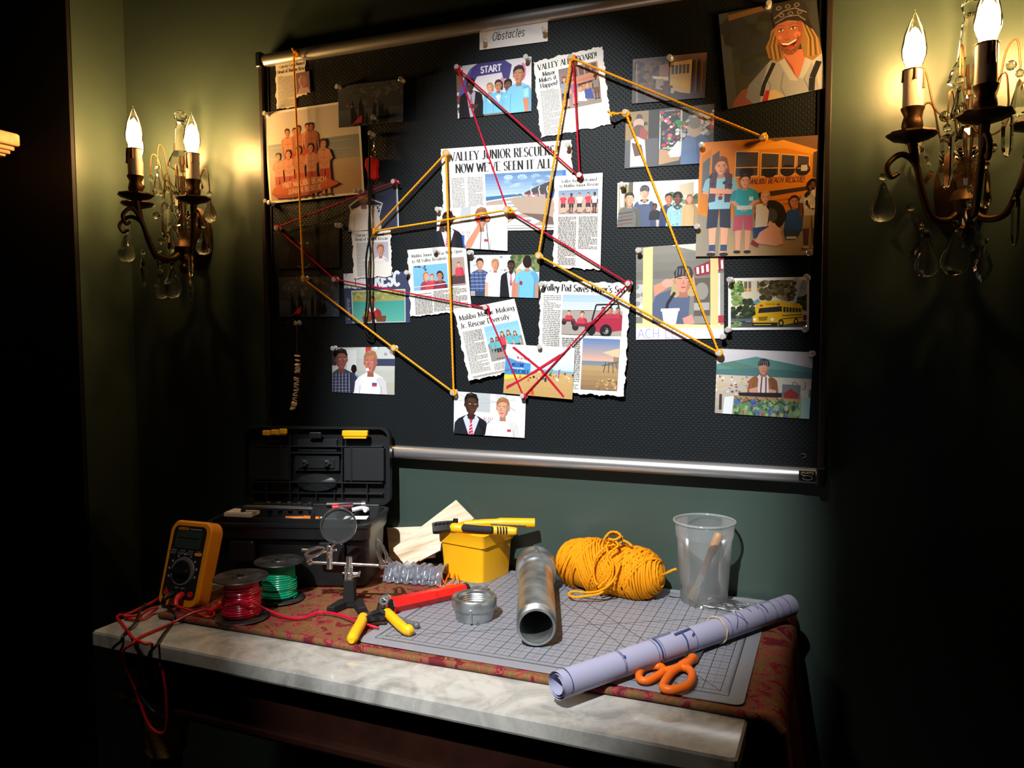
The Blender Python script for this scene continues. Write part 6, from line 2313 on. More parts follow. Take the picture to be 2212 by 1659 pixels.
M_box = mat('black_box_plastic', 0x17181A, .36, 0, .5, bump=(420, .12, .0006))
M_box2 = mat('black_box_inner_plastic', 0x1E2022, .40, 0, .5, bump=(420, .12, .0006))
b = MB()
R_ = ringbox
shell(b, [(R_(-BW + .012, -.012, .012, BD - .006, .02), 0), (R_(-BW + .008, -.008, .008, BD - .004, .022), .004), (R_(-BW + .004, -.004, .004, BD - .002, .022), .090), (R_(-BW - .002, .002, -.012, BD, .022), .100), (R_(-BW - .004, .004, -.016, BD, .022), .122), (R_(-BW - .007, .007, -.019, BD + .002, .024), .124), (R_(-BW - .007, .007, -.019, BD + .002, .024), .130), (R_(-BW + .002, -.002, -.010, BD - .006, .018), .130), (R_(-BW + .006, -.006, -.004, BD - .010, .016), .112), (R_(-BW + .10, -.10, .05, .10, .01), .112)])
b.add([(-BW + .10, .05, .112), (-.10, .05, .112), (-.10, .10, .112), (-BW + .10, .10, .112)], [(0, 1, 2, 3)])
b.obj('body', M_box, t)
for x in (-BW + .07, -.07):
    b = MB()
    b.box((x, -.012, .075), (.05, .014, .04), bev=.004)
    b.obj('latch_keeper', M_box, t)
b = MB()       # lift-out tray
shell(b, [(R_(-BW + .03, -.045, .004, .095, .01), .1125), (R_(-BW + .026, -.041, .0, .099, .012), .137), (R_(-BW + .029, -.044, .003, .096, .010), .137), (R_(-BW + .032, -.047, .006, .093, .008), .116), (R_(-BW + .10, -.10, .03, .06, .005), .116)])
b.add([(-BW + .10, .03, .116), (-.10, .03, .116), (-.10, .06, .116), (-BW + .10, .06, .116)], [(0, 1, 2, 3)])
for k in range(5):
    b.box((-.235 + k * .022, .090, .142), (.010, .012, .018), bev=.003)
b.tube(smooth_path([(-.255, .012, .132), (-.255, .012, .152), (-.24, .012, .155), (-.13, .012, .155), (-.115, .012, .152), (-.115, .012, .132)], 5), .005, 8)
b.obj('tray', M_box2, t)
# lid, standing open behind
LID = Matrix.Translation((0, BD + .004, .131)) @ Matrix.Rotation(math.radians(-3), 4, 'X')
LH, LT = .166, .038


def lid(b, ring, d0, d1, ch=0.0):
    b.prism(ring, -d1, -d0, 0xffffff, LID @ RX90, ch=ch)


b = MB()
top = .010
outer = []
for (x, z) in R_(-BW - .004, .004, 0, LH, .018):
    outer.append((x, z + (top * (1 - ((x + BW / 2) / (BW / 2)) ** 2) if z > LH / 2 else 0)))
inner = [(-BW / 2 + (x + BW / 2) * .968, LH / 2 + (z - LH / 2) * .945) for x, z in outer]
n = len(outer)
lv = [(outer, .021), (outer, .0), (inner, .0), (inner, .0185)]
vs = [LID @ Vector((x, d, z)) for rg, d in lv for x, z in rg]
fs = [tuple(reversed(range(n))), tuple(range(3 * n, 4 * n))]
for l in range(3):
    fs += [(l * n + i, l * n + n + i, l * n + n + (i + 1) % n, l * n + (i + 1) % n) for i in range(n)]
b.add(vs, fs, 0xffffff, True)
o_lid = b.obj('lid', M_box, t)


def lbox(b, x0, x1, z0, z1, d0, d1, bev=.0015):
    b.box(((x0 + x1) / 2, (d0 + d1) / 2, (z0 + z1) / 2), (x1 - x0, abs(d1 - d0), z1 - z0), M=LID, bev=bev)


b = MB()
xc = -BW / 2
for s_ in (-1, 1):     # the two side compartments with their covers
    lbox(b, xc + s_ * .105 - .044, xc + s_ * .105 + .044, .052, .122, .004, .019)
    lbox(b, xc + s_ * .078 - .0015, xc + s_ * .078 + .0015, .048, .126, .001, .006)
    lbox(b, xc + s_ * .058 - .0012, xc + s_ * .058 + .0012, .012, .150, .001, .019, .0004)
    lbox(b, xc + s_ * .112 - .001, xc + s_ * .112 + .001, .006, .048, .004, .019, .0004)
lbox(b, xc - .146, xc + .146, .046, .0485, .002, .019, .0004)
lbox(b, xc - .146, xc + .146, .124, .1265, .002, .019, .0004)
lbox(b, xc - .146, xc + .146, .022, .0245, .006, .019, .0004)
lbox(b, xc - .058, xc + .058, .110, .1125, .0, .019, .0004)
lbox(b, xc - .044, xc + .044, .114, .140, .010, .019)
lbox(b, xc - .050, xc + .050, .072, .106, .008, .019)
lbox(b, xc - .040, xc + .040, .078, .098, .004, .010)
for k in range(3):
    lbox(b, xc - .04 + k * .04 - .001, xc - .04 + k * .04 + .001, .006, .030, .004, .019, .0004)
b.obj('lid_ribs', M_box2, o_lid)
for s_ in (-1, 1):
    b = MB()
    b.lathe([(.0085, 0), (.0085, .004), (.006, .005), (.0062, .009), (.0025, .009), (.0025, .006), (0, .006)], 6, M=LID @ Matrix.Translation((xc + s_ * .0245, .004, .088)) @ RX90, smooth=False)
    b.obj('hex_bolt', M_box2, o_lid)
b = MB()
b.lathe([(1, 0), (.98, .003), (.9, .0055), (0, .007)], 40, M=LID @ Matrix.Translation((xc, .010, .046)) @ RX90 @ Matrix.Diagonal((.047, .020, 1, 1)))
b.obj('oval_boss', M_box2, o_lid)
b = MB()
lbox(b, xc - .014, xc + .014, .143, .156, -.004, .004, .003)
b.obj('centre_catch', M_box, o_lid)
for (x0, seg) in ((xc - .114, 3), (xc + .062, 1)):
    b = MB()
    if seg == 3:
        for k in range(3):
            lbox(b, x0 + k * .0185, x0 + .0165 + k * .0185, .149 + k * .0018, .160 + k * .0018, -.012, -.002, .003)
        lbox(b, x0 + .004, x0 + .05, .150, .158, -.008, .0, .002)
    else:
        lbox(b, x0, x0 + .056, .149, .161, -.014, -.002, .003)
        lbox(b, x0 + .003, x0 + .053, .144, .150, -.012, -.004, .001)
    b.obj('latch', M_yel, t)
b = MB()
b.cyl((-BW + .02, BD + .005, .130), (-.02, BD + .005, .130), .004, n=10)
b.obj('hinge', M_box, t)
TBX = Matrix.Translation((-.820, 1.296, RC)) @ Matrix.Rotation(A, 4, 'Z')


def intray(name, b, m, label, cat, p, rz=0.0, group=None, parts=()):
    q = TBX @ Vector(p)
    if parts:
        o = thing(name, label, cat, q, A + rz, group)
        for nm, mb, mm in parts:
            mb.obj(nm, mm, o)
        return o
    o = b.obj(name, m)
    o.location = q
    o.rotation_euler = (0, 0, A + rz)
    return tag(o, label, cat, group)


GT = 'small things in the toolbox tray'
b = MB()
b.box((0, 0, .004), (.058, .036, .007), bev=.001)
b.box((.001, .001, .0085), (.056, .034, .001))
intray('note_pad', b, mat('manila_paper', 0xC8BCA6, .8), 'small pale note pad lying on the toolbox rim at the left', 'pad', (-.262, .020, .1378), -.12, GT)
for i, (x, y, r, L) in enumerate(((-.205, .030, .1, .07), (-.160, .026, -.2, .06))):
    b = MB()
    b.box((0, 0, .003), (L, .007, .005), bev=.001)
    intray('wooden_stick', b, mat('tan_wood', 0xC08C50, .6), ['tan wooden stick in the toolbox tray, nearer the pad', 'tan wooden stick in the toolbox tray, nearer the lens'][i], 'stick', (x, y, .1178), r, GT)
for i, (x, y, r) in enumerate(((-.185, .052, .25), (-.150, .060, -.1))):
    h1, h2 = MB(), MB()
    h1.cyl((0, 0, .006), (.034, 0, .006), .006, .005, 10)
    h2.cyl((.034, 0, .006), (.072, 0, .006), .0022, n=8)
    intray('screwdriver', None, None, ['orange handled screwdriver in the tray on the left', 'orange handled screwdriver in the tray on the right'][i], 'screwdriver', (x, y, .1178), r, GT, (('handle', h1, mat('orange_handle', 0xD07018, .4)), ('shank', h2, M_steel)))
h1, h2 = MB(), MB()
h1.cyl((0, 0, .008), (.072, .0, .008), .0085, n=14)
h2.cyl((.072, 0, .008), (.080, 0, .008), .0075, n=14)
intray('penlight', None, None, 'black tube shaped penlight with a silver end lying across the toolbox back', 'penlight', (-.118, .112, .1325), .12, GT, (('barrel', h1, M_blk), ('silver_tip', h2, M_chrome)))
h1, h2 = MB(), MB()
h1.cyl((0, 0, .007), (.030, 0, .007), .0072, n=12)
h2.cyl((-.012, 0, .007), (0, 0, .007), .0066, .0072, n=12)
intray('capped_tube', None, None, 'red capped dark tube in the toolbox behind the lens', 'tube', (-.082, .072, .1378), .35, GT, (('tube_body', h1, mat('dark_maroon_plastic', 0x4A1420, .4)), ('cap', h2, M_redpl)))
p_ = MB()
p_.box((0, 0, .0006), (.046, .026, .0008), 0xE6E8EA)
for k in range(3):
    put_text(p_, text_quads('- -- --- -- -', .0028, .036, 14), lambda x, y, i: (x - .018, y + .006 - k * .007, .00112), 0x4A4C50)
intray('instruction_card', p_, M_card, 'white printed card lying in the right end of the toolbox', 'card', (-.034, .034, .1325), .1, GT)
b = MB()
b.tube(smooth_path([(0, 0, .004), (.012, .004, .006), (.020, .010, .005), (.030, .004, .004), (.026, -.006, .004)], 5), .0045, 8)
intray('white_clip', b, mat('white_plastic', 0xD8D8DC, .4), 'white curved plastic clip beside the printed card in the toolbox', 'clip', (-.050, .062, .1378), .2, GT)
# ---- balsa boards, bag of tubes
m, nt, bs = newmat('pale_balsa_wood')
tc = nt.nodes.new('ShaderNodeTexCoord')
mp = nt.nodes.new('ShaderNodeMapping')
mp.inputs['Scale'].default_value = (7, 110, 110)
nz = nt.nodes.new('ShaderNodeTexNoise')
setin(nz, Scale=1.0, Detail=5.0, Distortion=.4)
rp = nt.nodes.new('ShaderNodeValToRGB')
rp.color_ramp.elements[0].position = .30
rp.color_ramp.elements[0].color = lin(0xBC9E7C)
rp.color_ramp.elements[1].position = .52
rp.color_ramp.elements[1].color = lin(0xE4D6BC)
nt.links.new(tc.outputs['Object'], mp.inputs[0])
nt.links.new(mp.outputs[0], nz.inputs['Vector'])
nt.links.new(nz.outputs['Fac'], rp.inputs[0])
nt.links.new(rp.outputs[0], bs.inputs['Base Color'])
setin(bs, Roughness=.7, Specular_IOR_Level=.2)
M_balsa = m


def board4(label, tl, tr, br, bl, th, splinter=False):
    """sheet of wood from four corners; thickness away from the camera"""
    tl, tr, br, bl = map(Vector, (tl, tr, br, bl))
    c = (tl + tr + br + bl) / 4
    X = (tr - bl).normalized() if splinter else (tr - tl).normalized()
    N = (tr - tl).cross(bl - tl).normalized()
    if N.y > 0:
        N = -N
    X = (X - N * X.dot(N)).normalized()
    Y = N.cross(X)
    R = Matrix((X, Y, N)).transposed()
    Ri = R.transposed()
    q = [Ri @ (v - c) for v in (tl, tr, br, bl)]
    b = MB()
    vs = [(v.x, v.y, 0) for v in q] + [(v.x, v.y, -th) for v in q]
    b.add(vs, [(0, 1, 2, 3), (7, 6, 5, 4), (0, 4, 5, 1), (1, 5, 6, 2), (2, 6, 7, 3), (3, 7, 4, 0)])
    if splinter:
        rnd = random.Random(3)
        for k in range(9):
            u = rnd.random()
            p0 = q[1].lerp(q[0] if False else q[2], u) + Vector((0, 0, -th * rnd.uniform(.3, 1)))
            b.box((p0.x + .002, p0.y, -th * .6), (rnd.uniform(.004, .010), rnd.uniform(.003, .008), th * .5))
    o = b.obj('balsa_board', M_balsa)
    o.matrix_world = Matrix.Translation(c) @ R.to_4x4()
    return tag(o, label, 'board', 'balsa wood boards by the yellow bin')


board4('pale balsa board leaning slanted up to the right beside the yellow bin', on_y(985, 1080, 1.503), on_y(1024, 1120, 1.507), on_y(880, 1229, 1.442), on_y(847, 1186, 1.446), .008, True)
board4('pale wooden board lying low behind the slanted one, against the toolbox', on_y(836, 1140, 1.512), on_y(940, 1136, 1.514), on_y(938, 1205, 1.498), on_y(842, 1213, 1.496), .006)
board4('thin balsa strip sticking out between the bin and the slanted board', on_y(925, 1180, 1.456), on_y(952, 1174, 1.462), on_y(952, 1190, 1.458), on_y(905, 1212, 1.436), .005)

# blue-tinted bag with clear tubes
c = on_z(888, 1262, RC)
t = thing('bag_of_tubes', 'crinkled bluish plastic bag of clear tubes in front of the balsa boards', 'bag', (c.x, c.y, RC), math.radians(8))
M_bag = clearmat('crinkled_blue_film', (.82, .88, .98, 1), .45, .12, (.62, .68, .84, 1), .30)
rnd = random.Random(8)
b = MB()


def bagf(u, v):
    x = -.062 + .124 * u
    y = .0 + .062 * v
    z = .022 + .008 * math.sin(v * PI) + .0025 * math.sin(u * 43 + v * 3) + .002 * math.sin(u * 21 + v * 9) + .0012 * math.sin(u * 77)
    if v < .3:
        z -= (.3 - v) * .085
        y += .004 * math.sin(u * 43)
    return Vector((x, y, max(z, .001)))


b.grid(bagf, 90, 24)
b.obj('film', M_bag, t)
M_tube = clearmat('clear_tube_plastic', (.9, .93, .97, 1), .4, .06, (.75, .78, .82, 1), .30)
for k in range(7):
    b = MB()
    x = -.050 + k * .0155
    b.cyl((x, .010, .0115), (x + rnd.uniform(-.004, .004), .058, .016), .0062, n=12)
    b.ball((x, .010, .0115), .0066, 12, 8)
    b.obj('clear_tube', M_tube, t)
b = MB()
b.box((0, .034, .0045), (.108, .05, .007), bev=.002)  # black slab standing in for the shade beneath the bag
b.obj('underside_shade', mat('bag_shade_black', 0x18181A, .7), t)

# ---- yellow bin
BA = math.radians(-12)
c = Vector((-.624, 1.397, TOP + .0003))
t = thing('storage_bin', 'small open yellow plastic bin standing on the back of the cutting mat', 'bin', c, BA)
BX, BY, BZ = .112, .112, .098
b = MB()


def rb(k, r=.007):
    return R_(-BX / 2 * k, BX / 2 * k, -BY / 2 * k, BY / 2 * k, r, 3)


shell(b, [(rb(.87), 0), (rb(.872), .002), (rb(.945), .072), (rb(1.0), .074), (rb(1.02), .0965), (rb(1.035), .098), (rb(1.0), .098), (rb(.975), .096), (rb(.93), .07), (rb(.85), .003)])
n = 16
b.add([(x, y, .003) for x, y in rb(.85)], [tuple(range(len(rb(.85))))])
o = b.obj('bin_shell', M_yel, t)
bc = Matrix.Translation(c) @ Matrix.Rotation(BA, 4, 'Z')
for v in t.children:
    v.location = (-.0487, .0487, 0)       # the near right corner is the anchor

# ---- crimping pliers across the bin
j0 = on_y(948, 1140, 1.405)
t = thing('crimping_pliers', 'yellow handled pliers with black grip and jaws lying across the yellow bin', 'pliers', j0)


def pl(px, py, y):
    return on_y(px, py, y) - j0


M_grip = mat('charcoal_grip_rubber', 0x26262A, .8, 0, .3, bump=(600, .5, .001))
fr = [pl(973, 1139, 1.404), pl(1003, 1142, 1.408), pl(1040, 1144, 1.412), pl(1085, 1146, 1.418), pl(1117, 1148, 1.422)]
bk = [pl(1003, 1131, 1.425), pl(1040, 1130, 1.440), pl(1080, 1129, 1.455), pl(1155, 1130, 1.482)]
b = MB()
b.tube(smooth_path(fr, 6), [.0062, .0090, .0098, .0100] + [.0095] * 14 + [.0092] * 3 + [.0086, .0082, .0075, .0060], 14)
h_ = b.obj('handle', M_yel, t)
b = MB()
g = smooth_path([pl(998, 1140, 1.4005), pl(1020, 1142, 1.4015), pl(1045, 1144, 1.4035), pl(1066, 1145, 1.4065)], 5)
b.tube(g, [.0040] + [.0078] * (len(g) - 2) + [.0040], 12)
for k in range(4):
    q = pl(1076 + k * 6.2, 1146, 1.4075 + k * .0008)
    b.tube([q + Vector((-.0012, 0, .0072)), q + Vector((.0005, -.0028, 0)), q + Vector((-.0008, 0, -.0072))], .0014, 7)
b.obj('grip', M_grip, h_)
b = MB()
g = smooth_path(bk, 6)
n = len(g)
b.tube(g, [.0050 + .0030 * min(1, k / 6) + (.002 if k > n * .6 else 0) for k in range(n)], 12)
h_ = b.obj('handle', M_yel, t)
b = MB()
b.cyl(pl(1060, 1128, 1.440) + Vector((0, 0, -.004)), pl(1136, 1134, 1.466) + Vector((0, 0, -.002)), .0018, n=6)
b.obj('slot', M_blk, h_)
b = MB()
a0, a1 = pl(934, 1140, 1.388), pl(990, 1134, 1.415)
dr_ = (a1 - a0)
YV = Vector((-dr_.y, dr_.x, 0)).normalized()
for k, (s_, lift) in enumerate(((-.006, -.004), (.006, .001))):
    p0 = a0 + YV * s_ + Vector((0, 0, lift))
    p1 = a1 + YV * s_ * .7 + Vector((0, 0, lift + .001))
    b.tube([p0, p0.lerp(p1, .15), p0.lerp(p1, .6), p1], [.0070, .0088, .0085, .0062], 4)
for k in range(5):
    q = a0.lerp(a1, .15 + k * .15) + Vector((0, 0, .0062))
    b.box(q, (.003, .014, .003), bev=.0005)
b.cyl(a1 - Vector((.006, 0, .010)), a1 + Vector((-.006, 0, .012)), .0052, n=12)
b.obj('jaws', M_blackmetal, t)

# ---- galvanised pipe with its collar
m, nt, bs = newmat('galvanised_steel')
tc = nt.nodes.new('ShaderNodeTexCoord')
nz = nt.nodes.new('ShaderNodeTexNoise')
setin(nz, Scale=26.0, Detail=5.0)
rp = nt.nodes.new('ShaderNodeValToRGB')
rp.color_ramp.elements[0].position = .35
rp.color_ramp.elements[0].color = lin(0x8C8E8E)
rp.color_ramp.elements[1].position = .65
rp.color_ramp.elements[1].color = lin(0xB9BEBE)
rg = nt.nodes.new('ShaderNodeMapRange')
setin(rg, From_Min=.3, From_Max=.7, To_Min=.30, To_Max=.48)
nt.links.new(tc.outputs['Object'], nz.inputs['Vector'])
nt.links.new(nz.outputs['Fac'], rp.inputs[0])
nt.links.new(nz.outputs['Fac'], rg.inputs[0])
nt.links.new(rp.outputs[0], bs.inputs['Base Color'])
nt.links.new(rg.outputs[0], bs.inputs['Roughness'])
setin(bs, Metallic=.85)
M_galv = m
p0 = Vector((-.4165, 1.140, TOP + .0335))
p1 = Vector((-.5235, 1.432, TOP + .0395))
t = thing('steel_pipe', 'grey galvanised pipe lying on the mat with its open end towards the front', 'pipe', p0)
ln_ = (p1 - p0)
PM = ln_.to_track_quat('Z', 'Y').to_matrix().to_4x4()
L = ln_.length
b = MB()
prof = [(.0265, .02), (.0265, .0), (.0300, .0)]
for k in range(9):
    prof += [(.0300 + .0001 * k, .001 + k * .0025), (.0312 + .0001 * k, .0022 + k * .0025)]
prof += [(.0322, .026), (.0322, L), (.0265, L), (.0265, .02)]
b.lathe(prof, 48, M=PM, close=False)
b.lathe([(.0264, L * .92), (0, L * .92)], 32, M=PM, close=False)
b.obj('pipe_tube', M_galv, t)
b = MB()
b.lathe([(.0325, L - .048), (.0375, L - .047), (.0395, L - .044), (.0395, L - .034), (.0378, L - .030), (.0378, L - .012), (.0395, L - .008), (.0395, L + .002), (.0325, L + .003)], 40, M=PM)
b.box((0, .038, L - .022), (.006, .006, .030), M=PM, bev=.001)
b.obj('collar', M_galv, t)

# ---- threaded pipe cap
t = thing('pipe_fitting', 'short grey threaded pipe fitting standing between the red tool and the pipe', 'fitting', (-.562, 1.224, TOP))
b = MB()
prof = [(.0, .004), (.0285, .004)]
for k in range(8):
    prof += [(.0292, .006 + k * .0038), (.0308, .008 + k * .0038)]
prof += [(.0305, .0385), (.0315, .0405), (.0375, .0405), (.0390, .0385), (.0390, .024), (.0375, .0205), (.0350, .0185), (.0340, .012), (.0325, .003), (.0305, 0), (0, 0)]
b.lathe(prof, 56)
b.obj('threaded_body', M_galv, t)
for a in (-75, 105):
    b = MB()
    c_, s_ = math.cos(math.radians(a)), math.sin(math.radians(a))
    b.tube([(.0345 * c_, .0345 * s_, .004), (.0358 * c_, .0358 * s_, .010), (.0368 * c_, .0368 * s_, .018), (.0392 * c_, .0392 * s_, .028)], .0022, 8)
    b.obj('casting_seam', M_galv, t)

# ---- red six-sided tool with chrome end and clear cap
q0 = on_z(848, 1322, TOP) + Vector((0, 0, .0125))
q1 = on_z(1003, 1288, TOP) + Vector((0, 0, .0125))
t = thing('marking_tool', 'red six sided tapering tool with a black clear capped tip', 'tool', q0)
d = q1 - q0
TM = d.to_track_quat('Z', 'Y').to_matrix().to_4x4()
L = d.length
b = MB()
b.lathe([(.0125, 0), (.0145, .001), (.0140, L * .55), (.0128, L * .6), (.0130, L)], 6, M=TM, smooth=False)
b.obj('barrel', M_redpl, t)
b = MB()
b.lathe([(.0108, -.0015), (.0118, .0006), (0, .0006)], 6, M=TM, smooth=False)
b.obj('end_plug', M_blk, t)
b = MB()
b.lathe([(.0118, L), (.0118, L + .007)], 20, M=TM, lobes=(.05, 10))
b.obj('black_collar', M_blk, t)
b = MB()
b.lathe([(.0100, L + .006), (.0098, L + .022), (.0070, L + .030), (.0055, L + .050), (.0, L + .052)], 18, M=TM, close=False)
b.obj('clear_cap', M_tube, t)
b = MB()
b.lathe([(.004, L + .005), (.003, L + .030), (.0008, L + .040)], 10, M=TM)
b.obj('inner_tip', mat('brown_tip', 0x6A4A30, .5), t)
# chrome ferrule lying against its near end
q = on_z(835, 1315, RC) + Vector((0, .0, .0135))
b = MB()
b.lathe([(.0085, -.018), (.0095, -.016), (.0120, -.008), (.0125, .004), (.0110, .012), (.0085, .016), (.0050, .016), (.0050, -.012)], 24, M=Matrix.Rotation(math.radians(62), 4, 'X') @ Matrix.Rotation(.2, 4, 'Y'))
o = b.obj('chrome_ferrule', M_chrome)
o.location = q
tag(o, 'short chrome ferrule at the near end of the red six sided tool', 'ferrule')

# ---- loop of orange wire
b = MB()
P = [on_z(px, py, TOP) + Vector((0, 0, h * .45 + .0016)) for px, py, h in ((938, 1257, .003), (946, 1268, .003), (958, 1272, .004), (972, 1266, .006), (982, 1252, .020), (980, 1240, .034), (968, 1236, .038), (956, 1242, .030), (956, 1258, .012), (966, 1268, .004), (980, 1266, .004), (990, 1268, .004), (988, 1250, .020), (975, 1246, .026), (962, 1262, .008))]
c = P[0]
b.tube(smooth_path(P, 7), .0014, 7)
tag(b.obj('wire_loop', mat('orange_wire', 0xF06020, .35), None, c), 'springy loop of orange wire in front of the yellow bin', 'wire')

# ---- yellow handled wire strippers
c = on_z(800, 1335, TOP)
t = thing('wire_strippers', 'yellow handled wire strippers lying open at the front left corner of the mat', 'pliers', c)


def gl(px, py, h):
    return on_z(px, py, TOP) + Vector((0, 0, h)) - c


b = MB()
g = smooth_path([gl(786, 1346, .012), gl(780, 1360, .011), gl(768, 1380, .0105), gl(759, 1396, .009)], 4)
b.tube(g, [.0060] + [.0092] * (len(g) - 3) + [.0088, .0050], 12)
b.obj('handle', M_yel, t)
b = MB()
g = smooth_path([gl(834, 1336, .012), gl(850, 1350, .011), gl(868, 1366, .010), gl(880, 1374, .010), gl(886, 1372, .010)], 4)
b.tube(g, [.0060] + [.0088] * (len(g) - 5) + [.0098, .0100, .0090, .0050], 12)
b.obj('handle', M_yel, t)
b = MB()
b.tube(smooth_path([gl(786, 1352, .012), gl(792, 1346, .013), gl(784, 1340, .014), gl(774, 1335, .014)], 4), [.0040, .0048, .0055, .0062, .0068, .0066, .0060, .0056, .0050, .0046, .004, .003, .002], 6)
b.tube(smooth_path([gl(836, 1344, .012), gl(822, 1340, .014), gl(804, 1345, .014), gl(792, 1347, .014)], 4), [.0045, .005, .0058, .0066, .0072, .0072, .007, .0066, .006, .0056, .005, .0046, .004], 6)
b.tube(smooth_path([gl(818, 1340, .016), gl(821, 1332, .018), gl(819, 1326, .018)], 4), [.0050, .005, .0048, .0045, .0045, .004, .0040, .0034, .0025], 6)
b.obj('jaws', M_blackmetal, t)
b = MB()
A0, A1 = gl(790, 1353, .012), gl(832, 1351, .012)
dd = A1 - A0
R_m = dd.to_track_quat('Z', 'Y').to_matrix().to_4x4()
R_m.translation = A0
b.tube([R_m @ Vector((.0058 * math.cos(k * .8), .0058 * math.sin(k * .8), dd.length * k / 110)) for k in range(111)], .0010, 6)
b.obj('spring', M_blackmetal, t)
b = MB()
b.cyl(gl(838, 1333, .0055), gl(896, 1357, .0055), .0042, n=12)
b.ball(gl(900, 1358, .0055), .0056, 12, 8)
o = b.obj('grey_rod', mat('grey_plastic_rod', 0x5A5C60, .45), None, gl(838, 1333, 0) + c)
o.location = gl(838, 1333, 0) + c
for v in o.data.vertices:
    v.co += c
tag(o, 'grey round ended rod lying behind the yellow stripper handle', 'rod')

# ---- yarn skein
a, e = Vector((-.486, 1.468, TOP + .0465)), Vector((-.272, 1.432, TOP + .0435))
t = thing('yarn_skein', 'golden yellow skein of yarn tied in the middle, lying behind the pipe', 'yarn', (a + e) / 2)
M_sk = mat('golden_yarn', 0xE2900E, .85, 0, .15, bump=(1400, .5, .0008))
d = e - a
L = d.length
SM = d.to_track_quat('X', 'Z').to_matrix().to_4x4()
rnd = random.Random(4)


def rad(x):
    u = max(-1, min(1, x / (L / 2)))
    return (.0475 - .004 * math.sin(u * 7) * .4) * max(.012, (1 - abs(u) ** 4.5)) ** .5 * (1.02 - .05 * u)


b = MB()
b.lathe([(rad(-L / 2 + L * k / 24) * .93, -L / 2 + L * k / 24) for k in range(25)], 32, M=SM @ Matrix.Rotation(math.radians(90), 4, 'Y'))
b.obj('inner_core', M_sk, t)
b = MB()
segs = [(-.098, -.040, .42), (-.055, .040, -.55), (.0, .075, .60), (.045, .108, -.15), (-.108, -.080, .1)]
for (x0, x1, tl) in segs:
    n_ = int((x1 - x0) / .0047)
    for k in range(n_):
        xc_ = x0 + (x1 - x0) * k / n_ + rnd.uniform(-.0008, .0008)
        th = tl + rnd.uniform(-.06, .06)
        lift = rnd.uniform(.0, .0022)
        P = []
        for i in range(40):
            an = 2 * PI * i / 40
            x = xc_ + th * .047 * math.sin(an + .5)
            x = max(-L / 2 + .004, min(L / 2 - .004, x))
            r_ = rad(x) + lift
            P.append(SM @ Vector((x, r_ * math.cos(an), r_ * math.sin(an))))
        b.tube(P, .0026, 7, lobes=(3, .35, 1000), closed=True)
o = b.obj('wound_strands', M_sk, t)
b = MB()
SO = (a + e) / 2


def sk(px, py, y):
    return on_y(px, py, y) - SO


F = 1.398
for pts in ([(1318, 1172, 1.44), (1305, 1168, 1.43), (1312, 1156, 1.43), (1330, 1153, 1.43), (1343, 1160, 1.43), (1340, 1172, 1.425), (1322, 1178, 1.42), (1308, 1182, 1.41), (1290, 1200, 1.395), (1282, 1225, 1.39), (1284, 1250, 1.388), (1290, 1264, 1.385)],
            [(1325, 1165, 1.42), (1335, 1178, 1.41), (1322, 1190, 1.40), (1312, 1204, 1.395), (1320, 1222, 1.39), (1316, 1245, 1.385), (1300, 1262, 1.383), (1292, 1270, 1.38)],
            [(1318, 1168, 1.425), (1310, 1180, 1.41), (1316, 1200, 1.398), (1324, 1220, 1.392), (1322, 1245, 1.388), (1310, 1268, 1.382), (1296, 1282, 1.372), (1270, 1287, 1.367), (1240, 1290, 1.365), (1228, 1283, 1.378), (1240, 1278, 1.385), (1270, 1280, 1.378), (1296, 1276, 1.375), (1318, 1262, 1.376), (1332, 1240, 1.385), (1340, 1215, 1.392)],
            [(1343, 1166, 1.43), (1356, 1172, 1.428), (1366, 1180, 1.424)],
            [(1308, 1160, 1.42), (1318, 1150, 1.425), (1332, 1150, 1.42), (1340, 1158, 1.418), (1328, 1166, 1.415), (1314, 1164, 1.415)],
            [(1430, 1243, 1.405), (1440, 1238, 1.392), (1452, 1232, 1.39), (1462, 1229, 1.39)]):
    b = MB()
    b.tube(straight(smooth_path([sk(*q) for q in pts], 8), .004), .0027, 8, lobes=(3, .35, 1000))
    b.obj('tie_strand', M_sk, t)

# ---- clear tub
CC = Vector((-.203, 1.460, TOP))
t = thing('plastic_tub', 'tall clear plastic tub with a rolled rim standing at the back right', 'tub', CC)
M_tub = clearmat('frosted_clear_plastic', (.90, .92, .92, 1), .42, .12, (.72, .76, .76, 1), .26)
M_rim = clearmat('clear_plastic_rim', (.80, .83, .83, 1), .55, .10, (.78, .82, .82, 1), .40)
b = MB()
HT = .152
prof = [(.0, .0012), (.037, .0012), (.0405, .0), (.0425, .003), (.0455, .05), (.0500, .118), (.0515, .120), (.0525, .124), (.0540, .148)]
b.lathe(prof, 56, close=False)
b.obj('tub_wall', M_tub, t)
b = MB()
b.torus((0, 0, HT - .002), .0552, .0022, 64, 10)
b.obj('rolled_rim', M_rim, t)
# brush standing in it
f0, f1 = Vector((-.019, -.018, .006)), Vector((.026, .010, .128))
t2 = thing('paint_brush', 'short wooden handled glue brush standing bristles down in the clear tub', 'brush', CC + f0)
d = f1 - f0
BM = d.to_track_quat('Z', 'Y').to_matrix().to_4x4()
L = d.length
b = MB()
b.lathe([(.0062, L * .36), (.0072, L * .40), (.0058, L * .50), (.0062, L * .60), (.0082, L * .78), (.0088, L * .92), (.0070, L * .985), (0, L)], 18, M=BM)
b.obj('handle', mat('varnished_wood_handle', 0xC08A54, .4, 0, .5, var=(60, 0x8A5A30, .6)), t2)
b = MB()
b.lathe([(.0072, L * .19), (.0075, L * .20), (.0066, L * .37), (.0, L * .37)], 18, M=BM)
b.obj('ferrule', M_chrome, t2)
b = MB()
b.lathe([(.0090, .0), (.0088, L * .1), (.0070, L * .20)], 16, M=BM, lobes=(.06, 9))
